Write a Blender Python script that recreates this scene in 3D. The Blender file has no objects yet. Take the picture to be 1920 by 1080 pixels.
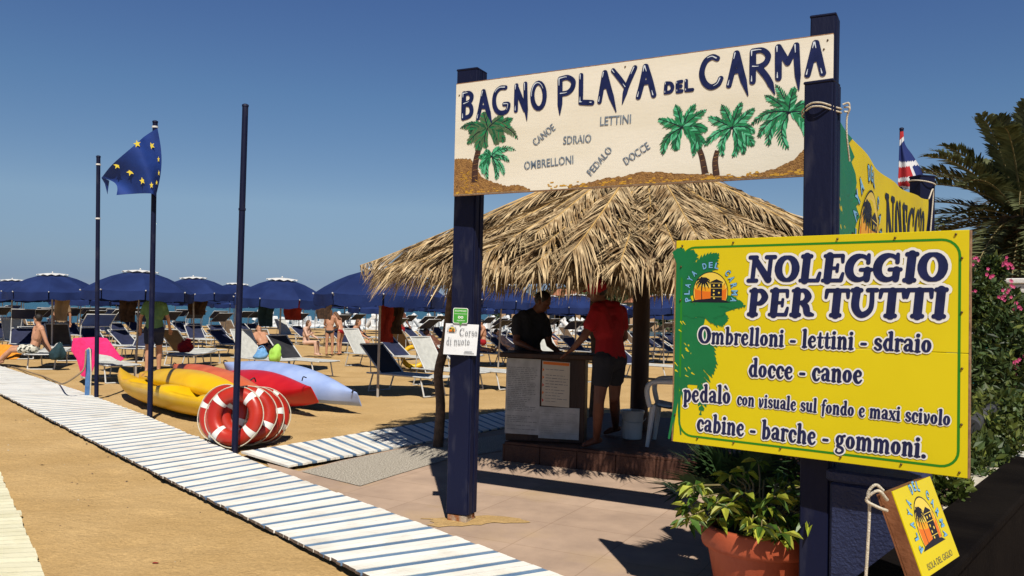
import bpy, bmesh, math, random
import numpy as np
from mathutils import Vector, Matrix, noise
from mathutils.geometry import tessellate_polygon
R = random.Random(7)
PI = math.pi
C = bpy.context.scene
# ------------------------------------------------------------------ camera
FPX, CAM_H, PITCH, ROLL = 1560.0, 1.55, math.radians(1.65), math.radians(1.35)
_f = np.array([0, math.cos(PITCH), math.sin(PITCH)])
_u0 = np.array([0, -math.sin(PITCH), math.cos(PITCH)])
_r0 = np.array([1.0, 0, 0])
_r = math.cos(ROLL) * _r0 + math.sin(ROLL) * _u0
_u = -math.sin(ROLL) * _r0 + math.cos(ROLL) * _u0
cd = bpy.data.cameras.new('camera')
cam = bpy.data.objects.new('camera', cd); C.collection.objects.link(cam)
cam.matrix_world = Matrix(((_r[0], _u[0], -_f[0], 0), (_r[1], _u[1], -_f[1], 0), (_r[2], _u[2], -_f[2], CAM_H), (0, 0, 0, 1)))
cd.sensor_width = 36.0
cd.lens = FPX / 1920 * 36.0
cd.clip_start, cd.clip_end = 0.1, 20000
C.camera = cam
# ------------------------------------------------------------------ sky, sun, exposure
SUN_TO = Vector((0.11, -0.745, 1.0)).normalized()
W = bpy.data.worlds.new('World'); C.world = W; W.use_nodes = True
nt = W.node_tree
sky = nt.nodes.new('ShaderNodeTexSky'); sky.sky_type = 'NISHITA'; sky.sun_disc = False
sky.sun_elevation = math.asin(SUN_TO.z); sky.sun_rotation = math.atan2(SUN_TO.x, SUN_TO.y)
sky.air_density = 0.8; sky.dust_density = 0.0; sky.ozone_density = 4.0; sky.altitude = 0
bg = nt.nodes['Background']; bg.inputs['Strength'].default_value = 0.08
# summer haze: the air low over the sea is duller and bluer than the clear-air model
tcw = nt.nodes.new('ShaderNodeTexCoord'); spx = nt.nodes.new('ShaderNodeSeparateXYZ'); nt.links.new(tcw.outputs['Generated'], spx.inputs[0])
hz = nt.nodes.new('ShaderNodeValToRGB'); nt.links.new(spx.outputs['Z'], hz.inputs['Fac'])
HZ = [(0.0, (.38, .43, .63)), (0.029, (.42, .47, .65)), (0.054, (.59, .61, .69)), (0.118, (.93, .91, .87)), (0.242, (.81, .94, 1.0)), (0.355, (.72, .85, 1.07)), (0.5, (.34, .42, .62)), (0.72, (.16, .2, .32))]  # top stops dim the unseen sky overhead to deepen shade under the hut
while len(hz.color_ramp.elements) < len(HZ): hz.color_ramp.elements.new(.5)
for e_, (p_, c_) in zip(hz.color_ramp.elements, HZ): e_.position = p_; e_.color = (*c_, 1)
mw = nt.nodes.new('ShaderNodeMix'); mw.data_type = 'RGBA'; mw.blend_type = 'MULTIPLY'; mw.inputs['Factor'].default_value = 1.0
nt.links.new(sky.outputs[0], mw.inputs[6]); nt.links.new(hz.outputs['Color'], mw.inputs[7]); nt.links.new(mw.outputs[2], bg.inputs['Color'])
sd = bpy.data.lights.new('sun', 'SUN'); sd.energy = 5.0; sd.angle = math.radians(0.5); sd.color = (1.0, 0.95, 0.86)
sun = bpy.data.objects.new('sun', sd); C.collection.objects.link(sun)
sun.rotation_euler = SUN_TO.to_track_quat('Z', 'Y').to_euler()
C.view_settings.view_transform = 'Standard'; C.view_settings.look = 'None'
C.view_settings.exposure = 0.0; C.view_settings.gamma = 1.0
C.cycles.max_bounces = 6; C.cycles.diffuse_bounces = 1
# ------------------------------------------------------------------ measuring: where a sight line meets the ground / a depth
def ray(px, py):
    return _f + (px - 960) / FPX * _r - (py - 540) / FPX * _u
def G(px, py, z=0.0):
    d = ray(px, py); t = (z - CAM_H) / d[2]
    return Vector((t * d[0], t * d[1], z))
def D(px, py, y):
    d = ray(px, py); t = y / d[1]
    return Vector((t * d[0], y, CAM_H + t * d[2]))
def hom(src, dst):
    A = []
    for (x, y), (X, Y) in zip(src, dst):
        A.append([x, y, 1, 0, 0, 0, -X * x, -X * y, -X]); A.append([0, 0, 0, x, y, 1, -Y * x, -Y * y, -Y])
    h = np.linalg.svd(np.array(A, float))[2][-1].reshape(3, 3)
    def fn(x, y):
        v = h @ np.array([x, y, 1.0]); return (v[0] / v[2], v[1] / v[2])
    return fn
# ------------------------------------------------------------------ materials
def lin(c):
    return tuple(((v / 255) / 12.92 if v <= 10 else (((v / 255) + 0.055) / 1.055) ** 2.4) for v in c)
def mat(name, c1, c2=None, scale=6.0, rough=0.6, bump=0.0, bscale=60.0, spec=0.4, island=0.0, trans=0.0, detail=4.0,
        stretch=(1, 1, 1), metal=0.0, contrast=(0.35, 0.65), subs=0.0, coat=0.0):
    m = bpy.data.materials.new(name); m.use_nodes = True
    N, L = m.node_tree.nodes, m.node_tree.links
    p = N['Principled BSDF']
    p.inputs['Roughness'].default_value = rough; p.inputs['Metallic'].default_value = metal
    p.inputs['Specular IOR Level'].default_value = spec; p.inputs['Coat Weight'].default_value = coat
    c1 = (*c1[:3], 1); c2 = (*(c2 or c1)[:3], 1)
    tc = N.new('ShaderNodeTexCoord'); mp = N.new('ShaderNodeMapping'); mp.inputs['Scale'].default_value = stretch
    L.new(tc.outputs['Object'], mp.inputs['Vector'])
    tex = N.new('ShaderNodeTexNoise'); tex.inputs['Scale'].default_value = scale; tex.inputs['Detail'].default_value = detail
    L.new(mp.outputs[0], tex.inputs['Vector'])
    rr = N.new('ShaderNodeValToRGB')
    rr.color_ramp.elements[0].position, rr.color_ramp.elements[1].position = contrast
    rr.color_ramp.elements[0].color, rr.color_ramp.elements[1].color = c1, c2
    L.new(tex.outputs['Fac'], rr.inputs['Fac'])
    out = rr.outputs['Color']
    if island:
        g = N.new('ShaderNodeNewGeometry')
        mr = N.new('ShaderNodeMapRange'); mr.inputs['To Min'].default_value = 1 - island; mr.inputs['To Max'].default_value = 1 + island
        L.new(g.outputs['Random Per Island'], mr.inputs['Value'])
        mx = N.new('ShaderNodeVectorMath'); mx.operation = 'SCALE'
        L.new(out, mx.inputs[0]); L.new(mr.outputs[0], mx.inputs['Scale']); out = mx.outputs[0]
    L.new(out, p.inputs['Base Color'])
    # slight roughness change with the same noise
    mr2 = N.new('ShaderNodeMapRange'); mr2.inputs['To Min'].default_value = max(rough - 0.08, 0.03); mr2.inputs['To Max'].default_value = min(rough + 0.08, 1)
    L.new(tex.outputs['Fac'], mr2.inputs['Value']); L.new(mr2.outputs[0], p.inputs['Roughness'])
    if bump:
        t2 = N.new('ShaderNodeTexNoise'); t2.inputs['Scale'].default_value = bscale; t2.inputs['Detail'].default_value = 5
        L.new(mp.outputs[0], t2.inputs['Vector'])
        b = N.new('ShaderNodeBump'); b.inputs['Strength'].default_value = bump; b.inputs['Distance'].default_value = 0.02
        L.new(t2.outputs['Fac'], b.inputs['Height']); L.new(b.outputs[0], p.inputs['Normal'])
    if trans:
        tr = N.new('ShaderNodeBsdfTranslucent'); L.new(out, tr.inputs['Color'])
        ms = N.new('ShaderNodeMixShader'); ms.inputs[0].default_value = trans
        L.new(p.outputs[0], ms.inputs[1]); L.new(tr.outputs[0], ms.inputs[2]); L.new(ms.outputs[0], N['Material Output'].inputs['Surface'])
    return m
# ------------------------------------------------------------------ mesh builder
class MB:
    def __init__(s): s.v = []; s.f = []; s.m = []; s.sm = []
    def add(s, verts, faces, m=0, smooth=False):
        o = len(s.v); s.v += [tuple(v) for v in verts]
        for f in faces: s.f.append([i + o for i in f]); s.m.append(m); s.sm.append(smooth)
    def box(s, c, size, rot=None, m=0, bev=0.0):
        x, y, z = [d / 2 for d in size]; M = rot.to_3x3() if rot else Matrix.Identity(3); c = Vector(c)
        if bev <= 0:
            vs = [(-x, -y, -z), (x, -y, -z), (x, y, -z), (-x, y, -z), (-x, -y, z), (x, -y, z), (x, y, z), (-x, y, z)]
            fs = [(0, 3, 2, 1), (4, 5, 6, 7), (0, 1, 5, 4), (1, 2, 6, 5), (2, 3, 7, 6), (3, 0, 4, 7)]
        else:
            b = min(bev, x * .9, y * .9, z * .9); vs = []
            for sx in (-1, 1):
                for sy in (-1, 1):
                    for sz in (-1, 1):
                        vs += [(sx * x, sy * (y - b), sz * (z - b)), (sx * (x - b), sy * y, sz * (z - b)), (sx * (x - b), sy * (y - b), sz * z)]
            def I(sx, sy, sz, k): return (((sx > 0) * 2 + (sy > 0)) * 2 + (sz > 0)) * 3 + k
            fs = []
            for q in (1, -1):
                fs.append([I(q, a, b2, 0) for a, b2 in ((-1, -1), (1, -1), (1, 1), (-1, 1))][::q])
                fs.append([I(a, q, b2, 1) for a, b2 in ((-1, -1), (1, -1), (1, 1), (-1, 1))][::-q])
                fs.append([I(a, b2, q, 2) for a, b2 in ((-1, -1), (1, -1), (1, 1), (-1, 1))][::q])
            for a in (-1, 1):
                for b2 in (-1, 1):
                    w = a * b2
                    fs.append([I(a, b2, -1, 0), I(a, b2, -1, 1), I(a, b2, 1, 1), I(a, b2, 1, 0)][::w])
                    fs.append([I(a, -1, b2, 0), I(a, 1, b2, 0), I(a, 1, b2, 2), I(a, -1, b2, 2)][::w])
                    fs.append([I(-1, a, b2, 1), I(-1, a, b2, 2), I(1, a, b2, 2), I(1, a, b2, 1)][::w])
            for a in (-1, 1):
                for b2 in (-1, 1):
                    for c2 in (-1, 1):
                        fs.append([I(a, b2, c2, 0), I(a, b2, c2, 1), I(a, b2, c2, 2)][::a * b2 * c2])
        s.add([M @ Vector(v) + c for v in vs], fs, m)
    def tube(s, path, rad, n=8, m=0, caps=True, closed=False, smooth=True):
        path = [Vector(p) for p in path]; k = len(path)
        if not hasattr(rad, '__len__'): rad = [rad] * k
        vs = []; pn = None
        for i in range(k):
            a = path[i - 1] if (i or closed) else path[0]; b = path[(i + 1) % k] if (i < k - 1 or closed) else path[-1]
            t = (b - a).normalized() if (b - a).length > 1e-9 else Vector((0, 0, 1))
            if pn is None: pn = t.orthogonal().normalized()
            pn = (pn - t * pn.dot(t));
            pn = pn.normalized() if pn.length > 1e-6 else t.orthogonal().normalized()
            q = t.cross(pn)
            for j in range(n):
                an = 2 * PI * j / n; vs.append(path[i] + (pn * math.cos(an) + q * math.sin(an)) * rad[i])
        fs = []
        for i in range(k if closed else k - 1):
            for j in range(n):
                a = i * n + j; b = i * n + (j + 1) % n; i2 = (i + 1) % k
                fs.append((a, b, i2 * n + (j + 1) % n, i2 * n + j))
        s.add(vs, fs, m, smooth)
        if caps and not closed:
            s.add(vs[:n], [list(range(n))[::-1]], m); s.add(vs[-n:], [list(range(n))], m)
    def lathe(s, prof, n=24, m=0, c=(0, 0, 0), smooth=True):
        vs = []; c = Vector(c)
        for r, z in prof:
            for j in range(n): a = 2 * PI * j / n; vs.append(c + Vector((r * math.cos(a), r * math.sin(a), z)))
        fs = [(i * n + j, i * n + (j + 1) % n, (i + 1) * n + (j + 1) % n, (i + 1) * n + j) for i in range(len(prof) - 1) for j in range(n)]
        s.add(vs, fs, m, smooth)
    def ell(s, c, r, n=12, m=0, rot=None):
        if not hasattr(r, '__len__'): r = (r, r, r)
        c = Vector(c); M = rot.to_3x3() if rot else Matrix.Identity(3); vs = []; h = n // 2
        for i in range(h + 1):
            t = PI * i / h
            for j in range(n):
                a = 2 * PI * j / n
                vs.append(M @ Vector((r[0] * math.sin(t) * math.cos(a), r[1] * math.sin(t) * math.sin(a), r[2] * math.cos(t))) + c)
        fs = [(i * n + j, (i + 1) * n + j, (i + 1) * n + (j + 1) % n, i * n + (j + 1) % n) for i in range(h) for j in range(n)]
        s.add(vs, fs, m, True)
    def grid(s, P, m=0, smooth=True, mf=None):
        nu, nv = len(P), len(P[0]); o = len(s.v)
        s.v += [tuple(p) for row in P for p in row]
        for i in range(nu - 1):
            for j in range(nv - 1):
                s.f.append([o + i * nv + j, o + (i + 1) * nv + j, o + (i + 1) * nv + j + 1, o + i * nv + j + 1])
                s.m.append(mf(i, j) if mf else m); s.sm.append(smooth)
    def poly(s, pts, m=0):
        pts = [Vector(p) for p in pts]; tr = tessellate_polygon([pts]); s.add(pts, [list(t) for t in tr], m)
    def build(s, name, mats, parent=None, local=False):
        me = bpy.data.meshes.new(name)
        off = Vector((0, 0, 0)) if (parent is None or local) else parent['_o']
        ox, oy, oz = off
        me.from_pydata([(v[0] - ox, v[1] - oy, v[2] - oz) for v in s.v], [], s.f)
        if not isinstance(mats, (list, tuple)): mats = [mats]
        for m in mats: me.materials.append(m)
        me.polygons.foreach_set('material_index', s.m); me.polygons.foreach_set('use_smooth', s.sm)
        me.update()
        o = bpy.data.objects.new(name, me); C.collection.objects.link(o)
        if parent is not None: o.parent = parent
        return o
OFF = {}
class _P(dict): pass
def thing(name, label, cat, loc=(0, 0, 0), group=None, rz=0.0):
    """An Empty at the thing's base; MB.build() then takes parts given in world space (rz must stay 0) or, with local=True, in its own space."""
    o = bpy.data.objects.new(name, None); o.empty_display_size = 0.1; C.collection.objects.link(o)
    o.location = loc; o.rotation_euler = (0, 0, rz); o['_o'] = Vector(loc)
    return tag(o, label, cat, group)
def tag(o, label, cat, group=None):
    o['label'] = label; o['category'] = cat
    if group: o['group'] = group
    return o
def struct(o, kind='structure'):
    o['kind'] = kind; return o
def dup(root, loc, rz=0.0, label=None, scale=1.0, group=None):
    r = root.copy(); C.collection.objects.link(r); r.location = loc; r.rotation_euler = (0, 0, rz); r.scale = (scale,) * 3
    if label: r['label'] = label
    if group: r['group'] = group
    for ch in list(root.children):
        c = ch.copy(); C.collection.objects.link(c); c.parent = r
        for g in list(ch.children):
            d = g.copy(); C.collection.objects.link(d); d.parent = c
    return r
def fuse(mb, voxel, name, mats, parent, smooth=3, local=False):
    """One continuous skin over overlapping volumes."""
    t = mb.build('tmp_volume', [], None)
    md = t.modifiers.new('r', 'REMESH'); md.mode = 'VOXEL'; md.voxel_size = voxel; md.use_smooth_shade = True
    if smooth:
        ms = t.modifiers.new('s', 'SMOOTH'); ms.iterations = smooth; ms.factor = 0.5
    dg = bpy.context.evaluated_depsgraph_get()
    me = bpy.data.meshes.new_from_object(t.evaluated_get(dg)); me.name = name
    bpy.data.objects.remove(t)
    if parent is not None and not local: me.transform(Matrix.Translation(-Vector(parent['_o'])))
    me.materials.clear()
    for m in (mats if isinstance(mats, (list, tuple)) else [mats]): me.materials.append(m)
    me.polygons.foreach_set('use_smooth', [True] * len(me.polygons))
    o = bpy.data.objects.new(name, me); C.collection.objects.link(o)
    if parent is not None: o.parent = parent
    return o
def curve(pts, n=8):
    """Smooth (Catmull-Rom) line through points."""
    P = [np.array(p, float) for p in pts]
    if len(P) == 2: return [tuple(P[0] + (P[1] - P[0]) * i / n) for i in range(n + 1)]
    Q = [2 * P[0] - P[1]] + P + [2 * P[-1] - P[-2]]; out = []
    for i in range(1, len(Q) - 2):
        for k in range(n):
            t = k / n; a, b, c, d = Q[i - 1], Q[i], Q[i + 1], Q[i + 2]
            out.append(tuple(0.5 * ((2 * b) + (c - a) * t + (2 * a - 5 * b + 4 * c - d) * t * t + (3 * b - a - 3 * c + d) * t ** 3)))
    out.append(tuple(P[-1])); return out
# ------------------------------------------------------------------ the materials of the place
navy = mat('navy_paint', (0.005, 0.0075, 0.031), (0.035, 0.036, 0.06), 11, 0.55, 0.15, 40, 0.2, stretch=(1, 1, .3), contrast=(.56, .8), detail=9)
navy_rough = mat('navy_masonry_paint', (0.012, 0.017, 0.055), (0.02, 0.028, 0.08), 7, 0.6, 0.5, 70, 0.4)
board_cream = mat('cream_sign_paint', (0.72, 0.66, 0.52), (0.80, 0.75, 0.63), 1.6, 0.55, 0.05, 30, 0.35, stretch=(.4, 1, 2.2), contrast=(.3, .62))
wood_edge = mat('raw_board_edge', (0.20, 0.11, 0.06), (0.34, 0.2, 0.11), 30, 0.8, 0.2, 50)
ink = mat('navy_lettering', (0.006, 0.010, 0.055), (0.010, 0.016, 0.085), 20, 0.4)
ink2 = mat('dark_outline', (0.004, 0.005, 0.015), None, 20, 0.5)
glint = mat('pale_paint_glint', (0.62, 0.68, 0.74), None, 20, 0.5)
sten = mat('stencil_blue_grey', (0.09, 0.13, 0.19), (0.2, 0.25, 0.3), 40, 0.6)
g1 = mat('painted_palm_green', (0.008, 0.16, 0.05), (0.012, 0.24, 0.09), 40, 0.6)
g2 = mat('painted_palm_dark_green', (0.004, 0.075, 0.03), (0.008, 0.11, 0.045), 40, 0.6)
g3 = mat('painted_palm_light_green', (0.06, 0.42, 0.2), (0.12, 0.5, 0.28), 40, 0.6)
g4 = mat('painted_palm_dull_green', (0.055, 0.12, 0.05), (0.09, 0.15, 0.07), 60, 0.6)
bark_paint = mat('painted_trunk', (0.035, 0.014, 0.01), (0.07, 0.03, 0.018), 40, 0.6)
sand_paint = mat('painted_sand_brown', (0.22, 0.105, 0.035), (0.38, 0.2, 0.06), 45, 0.9, 0.6, 120, detail=8)
ochre = mat('painted_ochre', (0.5, 0.24, 0.02), (0.62, 0.36, 0.04), 40, 0.6)
yellow = mat('yellow_sign_sheet', (0.68, 0.545, 0.0015), (0.74, 0.60, 0.003), 1.2, 0.35, 0.02, 14, 0.45)
yellow_c = mat('yellow_banner_cloth', (0.72, 0.55, 0.004), (0.78, 0.62, 0.008), 3, 0.55, 0.05, 40, trans=0.12)
sgreen = mat('green_print', (0.004, 0.15, 0.045), (0.005, 0.18, 0.055), 5, 0.4)
lgreen = mat('green_border_line', (0.02, 0.22, 0.01), None, 5, 0.4)
white_p = mat('white_print', (0.80, 0.79, 0.74), (0.84, 0.83, 0.8), 5, 0.5)
sky_p = mat('light_blue_print', (0.16, 0.42, 0.68), (0.2, 0.48, 0.75), 5, 0.45)
or1 = mat('orange_print', (0.75, 0.17, 0.01), None, 5, 0.45)
or2 = mat('amber_print', (0.8, 0.36, 0.01), None, 5, 0.45)
or3 = mat('pale_amber_print', (0.82, 0.6, 0.08), None, 5, 0.45)
red_p = mat('red_print', (0.6, 0.03, 0.02), None, 5, 0.45)
paper = mat('white_paper', (0.74, 0.75, 0.76), (0.8, 0.81, 0.82), 6, 0.6, 0.1, 12)
sticker_g = mat('green_sticker', (0.05, 0.3, 0.03), (0.07, 0.36, 0.04), 9, 0.3)
grey_ink = mat('grey_ink', (0.13, 0.14, 0.16), None, 9, 0.6)
nailm = mat('nail_head', (0.12, 0.07, 0.03), None, 9, 0.4, metal=0.6)
rope_m = mat('pale_rope', (0.55, 0.48, 0.36), (0.7, 0.63, 0.5), 90, 0.85, 0.5, 200)
rope_d = mat('brown_rope', (0.2, 0.14, 0.08), (0.32, 0.23, 0.14), 90, 0.85)
concrete = mat('bare_concrete', (0.34, 0.29, 0.22), (0.46, 0.4, 0.31), 12, 0.85, 0.5, 60)
rust = mat('rusty_concrete', (0.3, 0.1, 0.03), (0.45, 0.36, 0.26), 14, 0.85, 0.4, 50, contrast=(.42, .6))
plank_w = mat('white_painted_plank', (0.72, 0.66, 0.55), (0.90, 0.87, 0.79), 3.0, 0.6, 0.25, 35, island=0.07, stretch=(1, 1, 1), detail=7, contrast=(.25, .5))
plank_c = mat('cream_painted_plank', (0.72, 0.66, 0.42), (0.84, 0.79, 0.56), 3.0, 0.6, 0.25, 35, island=0.06, detail=7, contrast=(.25, .5))
plank_b = mat('blue_painted_plank', (0.11, 0.19, 0.31), (0.17, 0.27, 0.4), 4.0, 0.6, 0.25, 35, island=0.12, detail=7)
plank_e = mat('worn_plank_end', (0.10, 0.075, 0.06), (0.22, 0.16, 0.12), 20, 0.9, 0.3)
gravel_c = mat('exposed_pebble_concrete', (0.24, 0.2, 0.15), (0.62, 0.56, 0.46), 75, 0.9, 0.9, 70, detail=2, contrast=(.38, .6))
straw = mat('dry_palm_straw', (0.25, 0.155, 0.07), (0.62, 0.47, 0.27), 7, 0.65, 0.0, island=0.42, trans=0.12, spec=0.35)
straw_r = mat('dry_palm_rib', (0.5, 0.3, 0.09), (0.66, 0.44, 0.17), 9, 0.55)
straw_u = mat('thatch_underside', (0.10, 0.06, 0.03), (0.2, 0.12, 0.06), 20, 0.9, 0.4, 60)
darkwood = mat('dark_hut_wood', (0.028, 0.013, 0.008), (0.065, 0.03, 0.018), 8, 0.6, 0.35, 40, stretch=(1, 1, .2))
platwood = mat('red_brown_platform_wood', (0.05, 0.018, 0.011), (0.09, 0.036, 0.02), 6, 0.65, 0.35, 30)
branch_m = mat('rough_branch_bark', (0.07, 0.045, 0.03), (0.16, 0.10, 0.065), 14, 0.9, 0.7, 45)
terracotta = mat('terracotta', (0.34, 0.06, 0.022), (0.43, 0.09, 0.035), 4, 0.55, 0.15, 30, 0.35)
soil = mat('dark_soil', (0.03, 0.02, 0.012), (0.07, 0.045, 0.03), 30, 0.95, 0.8, 60)
leaf_d = mat('dark_fan_leaf', (0.022, 0.05, 0.018), (0.05, 0.095, 0.03), 6, 0.45, island=0.35, trans=0.15)
leaf_y = mat('lime_leaf', (0.26, 0.33, 0.03), (0.5, 0.5, 0.07), 14, 0.4, island=0.3, trans=0.3)
leaf_g = mat('pot_leaf_green', (0.05, 0.12, 0.015), (0.12, 0.2, 0.03), 14, 0.4, island=0.35, trans=0.25)
leaf_o = mat('oleander_leaf', (0.024, 0.05, 0.016), (0.075, 0.115, 0.034), 3, 0.5, island=0.4, trans=0.25)
leaf_o2 = mat('hedge_leaf', (0.04, 0.07, 0.012), (0.15, 0.17, 0.03), 4, 0.5, island=0.4, trans=0.25)
pink_fl = mat('pink_blossom', (0.62, 0.04, 0.17), (0.78, 0.12, 0.3), 20, 0.6, island=0.2, trans=0.3)
palm_l = mat('date_palm_leaf', (0.055, 0.07, 0.028), (0.13, 0.14, 0.06), 3, 0.5, island=0.4, trans=0.15)
palm_rib = mat('date_palm_rib', (0.18, 0.15, 0.06), (0.26, 0.2, 0.09), 8, 0.6)
bark_p = mat('date_palm_bark', (0.06, 0.04, 0.025), (0.16, 0.11, 0.07), 8, 0.95, 0.9, 25)
canvas = mat('navy_canvas', (0.010, 0.022, 0.092), (0.016, 0.034, 0.13), 2.2, 0.8, 0.25, 26, 0.2, trans=0.10)
white_f = mat('white_fabric', (0.78, 0.77, 0.74), (0.84, 0.83, 0.8), 4, 0.8, trans=0.2)
alu = mat('white_aluminium', (0.50, 0.50, 0.48), (0.62, 0.62, 0.60), 8, 0.4, 0.0, spec=0.5)
polem = mat('umbrella_pole', (0.34, 0.31, 0.28), (0.44, 0.41, 0.37), 8, 0.5)
mesh_w = mat('pale_lounger_mesh', (0.52, 0.52, 0.48), (0.62, 0.62, 0.57), 12, 0.75, 0.2, 200, trans=0.1)
mesh_n = mat('navy_lounger_mesh', (0.014, 0.018, 0.045), (0.022, 0.028, 0.075), 5, 0.7, 0.2, 200)
mesh_k = mat('charcoal_lounger_mesh', (0.016, 0.016, 0.02), (0.03, 0.03, 0.035), 5, 0.7, 0.2, 200)
mesh_b = mat('brown_lounger_mesh', (0.09, 0.055, 0.03), (0.14, 0.09, 0.05), 5, 0.7, 0.2, 200)
shade_b = mat('blue_shade_panel', (0.012, 0.035, 0.16), (0.02, 0.06, 0.24), 3, 0.7)
plast_w = mat('white_plastic', (0.66, 0.65, 0.62), (0.74, 0.73, 0.70), 5, 0.35)
boat_w = mat('white_boat_plastic', (0.72, 0.72, 0.70), (0.8, 0.8, 0.78), 3, 0.4)
kay_y = mat('yellow_kayak_plastic', (0.72, 0.40, 0.003), (0.80, 0.49, 0.006), 2.5, 0.34, 0.08, 25, 0.45)
kay_o = mat('faded_orange_kayak_plastic', (0.56, 0.10, 0.035), (0.68, 0.16, 0.06), 2.5, 0.45, 0.08, 25, 0.4)
kay_r = mat('red_kayak_plastic', (0.52, 0.008, 0.012), (0.62, 0.016, 0.018), 2.5, 0.36, 0.06, 25, 0.45)
kay_b = mat('light_blue_kayak_plastic', (0.27, 0.37, 0.66), (0.38, 0.49, 0.78), 2.5, 0.4, 0.06, 25, 0.4)
black_m = mat('black_plastic', (0.012, 0.012, 0.013), None, 5, 0.45)
buoy_r = mat('orange_red_buoy', (0.40, 0.018, 0.010), (0.50, 0.034, 0.016), 3, 0.33, 0.05, 40, 0.5)
stake_b = mat('blue_stake_paint', (0.05, 0.13, 0.30), (0.09, 0.2, 0.40), 9, 0.6, 0.2, 40)
eu_blue = mat('blue_flag_cloth', (0.008, 0.035, 0.20), (0.012, 0.05, 0.27), 4, 0.75, 0.1, 40, trans=0.15)
eu_yel = mat('yellow_star_cloth', (0.72, 0.56, 0.05), None, 4, 0.75)
fl_red = mat('red_flag_cloth', (0.45, 0.02, 0.025), None, 4, 0.75, trans=0.1)
fl_white = mat('white_flag_cloth', (0.72, 0.72, 0.74), None, 4, 0.75, trans=0.1)
fl_blue = mat('dark_blue_flag_cloth', (0.014, 0.03, 0.16), None, 4, 0.75, trans=0.1)
skin = mat('light_tanned_skin', (0.46, 0.225, 0.13), (0.54, 0.28, 0.17), 6, 0.5, spec=0.35)
skin_p = mat('pale_skin', (0.58, 0.36, 0.26), (0.65, 0.42, 0.31), 6, 0.5, spec=0.35)
skin_t = mat('deeply_tanned_skin', (0.12, 0.045, 0.026), (0.16, 0.062, 0.036), 6, 0.5, spec=0.35)
hair_d = mat('dark_hair', (0.010, 0.007, 0.006), (0.022, 0.015, 0.011), 60, 0.5, 0.4, 120)
hair_b = mat('brown_hair', (0.10, 0.045, 0.02), (0.17, 0.08, 0.035), 60, 0.5, 0.4, 120)
cl_red = mat('red_cotton', (0.26, 0.004, 0.008), (0.32, 0.006, 0.011), 7, 0.85, 0.3, 30)
cl_dark = mat('black_cotton', (0.012, 0.013, 0.018), (0.02, 0.021, 0.028), 7, 0.85, 0.3, 30)
cl_green = mat('sage_green_cotton', (0.10, 0.20, 0.075), (0.14, 0.26, 0.10), 7, 0.85, 0.3, 30)
cl_navy = mat('navy_cotton', (0.014, 0.018, 0.04), (0.022, 0.028, 0.055), 7, 0.85, 0.3, 30)
cl_print = mat('patterned_swim_cloth', (0.03, 0.035, 0.03), (0.62, 0.6, 0.5), 16, 0.85, contrast=(.44, .5))
cl_tan = mat('tan_cotton', (0.3, 0.2, 0.11), (0.36, 0.25, 0.15), 7, 0.85)
tw_pink = mat('pink_terry', (0.72, 0.02, 0.14), (0.8, 0.035, 0.19), 14, 0.95, 0.5, 160)
tw_orange = mat('orange_terry', (0.75, 0.24, 0.015), (0.82, 0.32, 0.03), 14, 0.95, 0.5, 160)
tw_red = mat('red_terry', (0.28, 0.02, 0.012), (0.36, 0.035, 0.02), 14, 0.95, 0.5, 160)
tw_brown = mat('brown_patterned_terry', (0.03, 0.016, 0.01), (0.085, 0.045, 0.024), 10, 0.95, 0.5, 160)
tw_teal = mat('dark_teal_terry', (0.012, 0.035, 0.045), (0.02, 0.055, 0.07), 10, 0.95, 0.5, 160)
lime_m = mat('lime_bag_cloth', (0.35, 0.65, 0.08), (0.42, 0.72, 0.12), 8, 0.7)
bag_blue = mat('sky_blue_bag_cloth', (0.12, 0.32, 0.6), (0.18, 0.4, 0.7), 8, 0.7)
wall_w = mat('whitewashed_wall', (0.62, 0.60, 0.55), (0.74, 0.72, 0.67), 2.5, 0.8, 0.3, 30)
wall_shade = mat('shadow_toned_wall', (0.005, 0.004, 0.004), (0.010, 0.008, 0.007), 3, 0.95, 0.3, 40, 0.03)  # shadow lying on the planter wall is put into this near-black colour
pale_cap = mat('pale_stone_cap', (0.48, 0.43, 0.35), (0.6, 0.55, 0.46), 6, 0.8, 0.4, 40)
turq = mat('turquoise_plastic', (0.01, 0.22, 0.18), (0.015, 0.28, 0.23), 4, 0.5)
house_m = mat('ochre_house_render', (0.42, 0.25, 0.13), (0.5, 0.31, 0.17), 2, 0.85)
roof_t = mat('clay_roof', (0.32, 0.12, 0.06), (0.42, 0.18, 0.09), 12, 0.85)
tree_f = mat('pine_foliage', (0.022, 0.042, 0.014), (0.055, 0.08, 0.026), 1.0, 0.7, island=0.4)
hill_m = mat('scrub_hillside', (0.07, 0.075, 0.03), (0.22, 0.17, 0.09), 0.35, 0.9, 0.6, 2, detail=8)
winm = mat('dark_window', (0.02, 0.022, 0.025), None, 5, 0.2)
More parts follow.
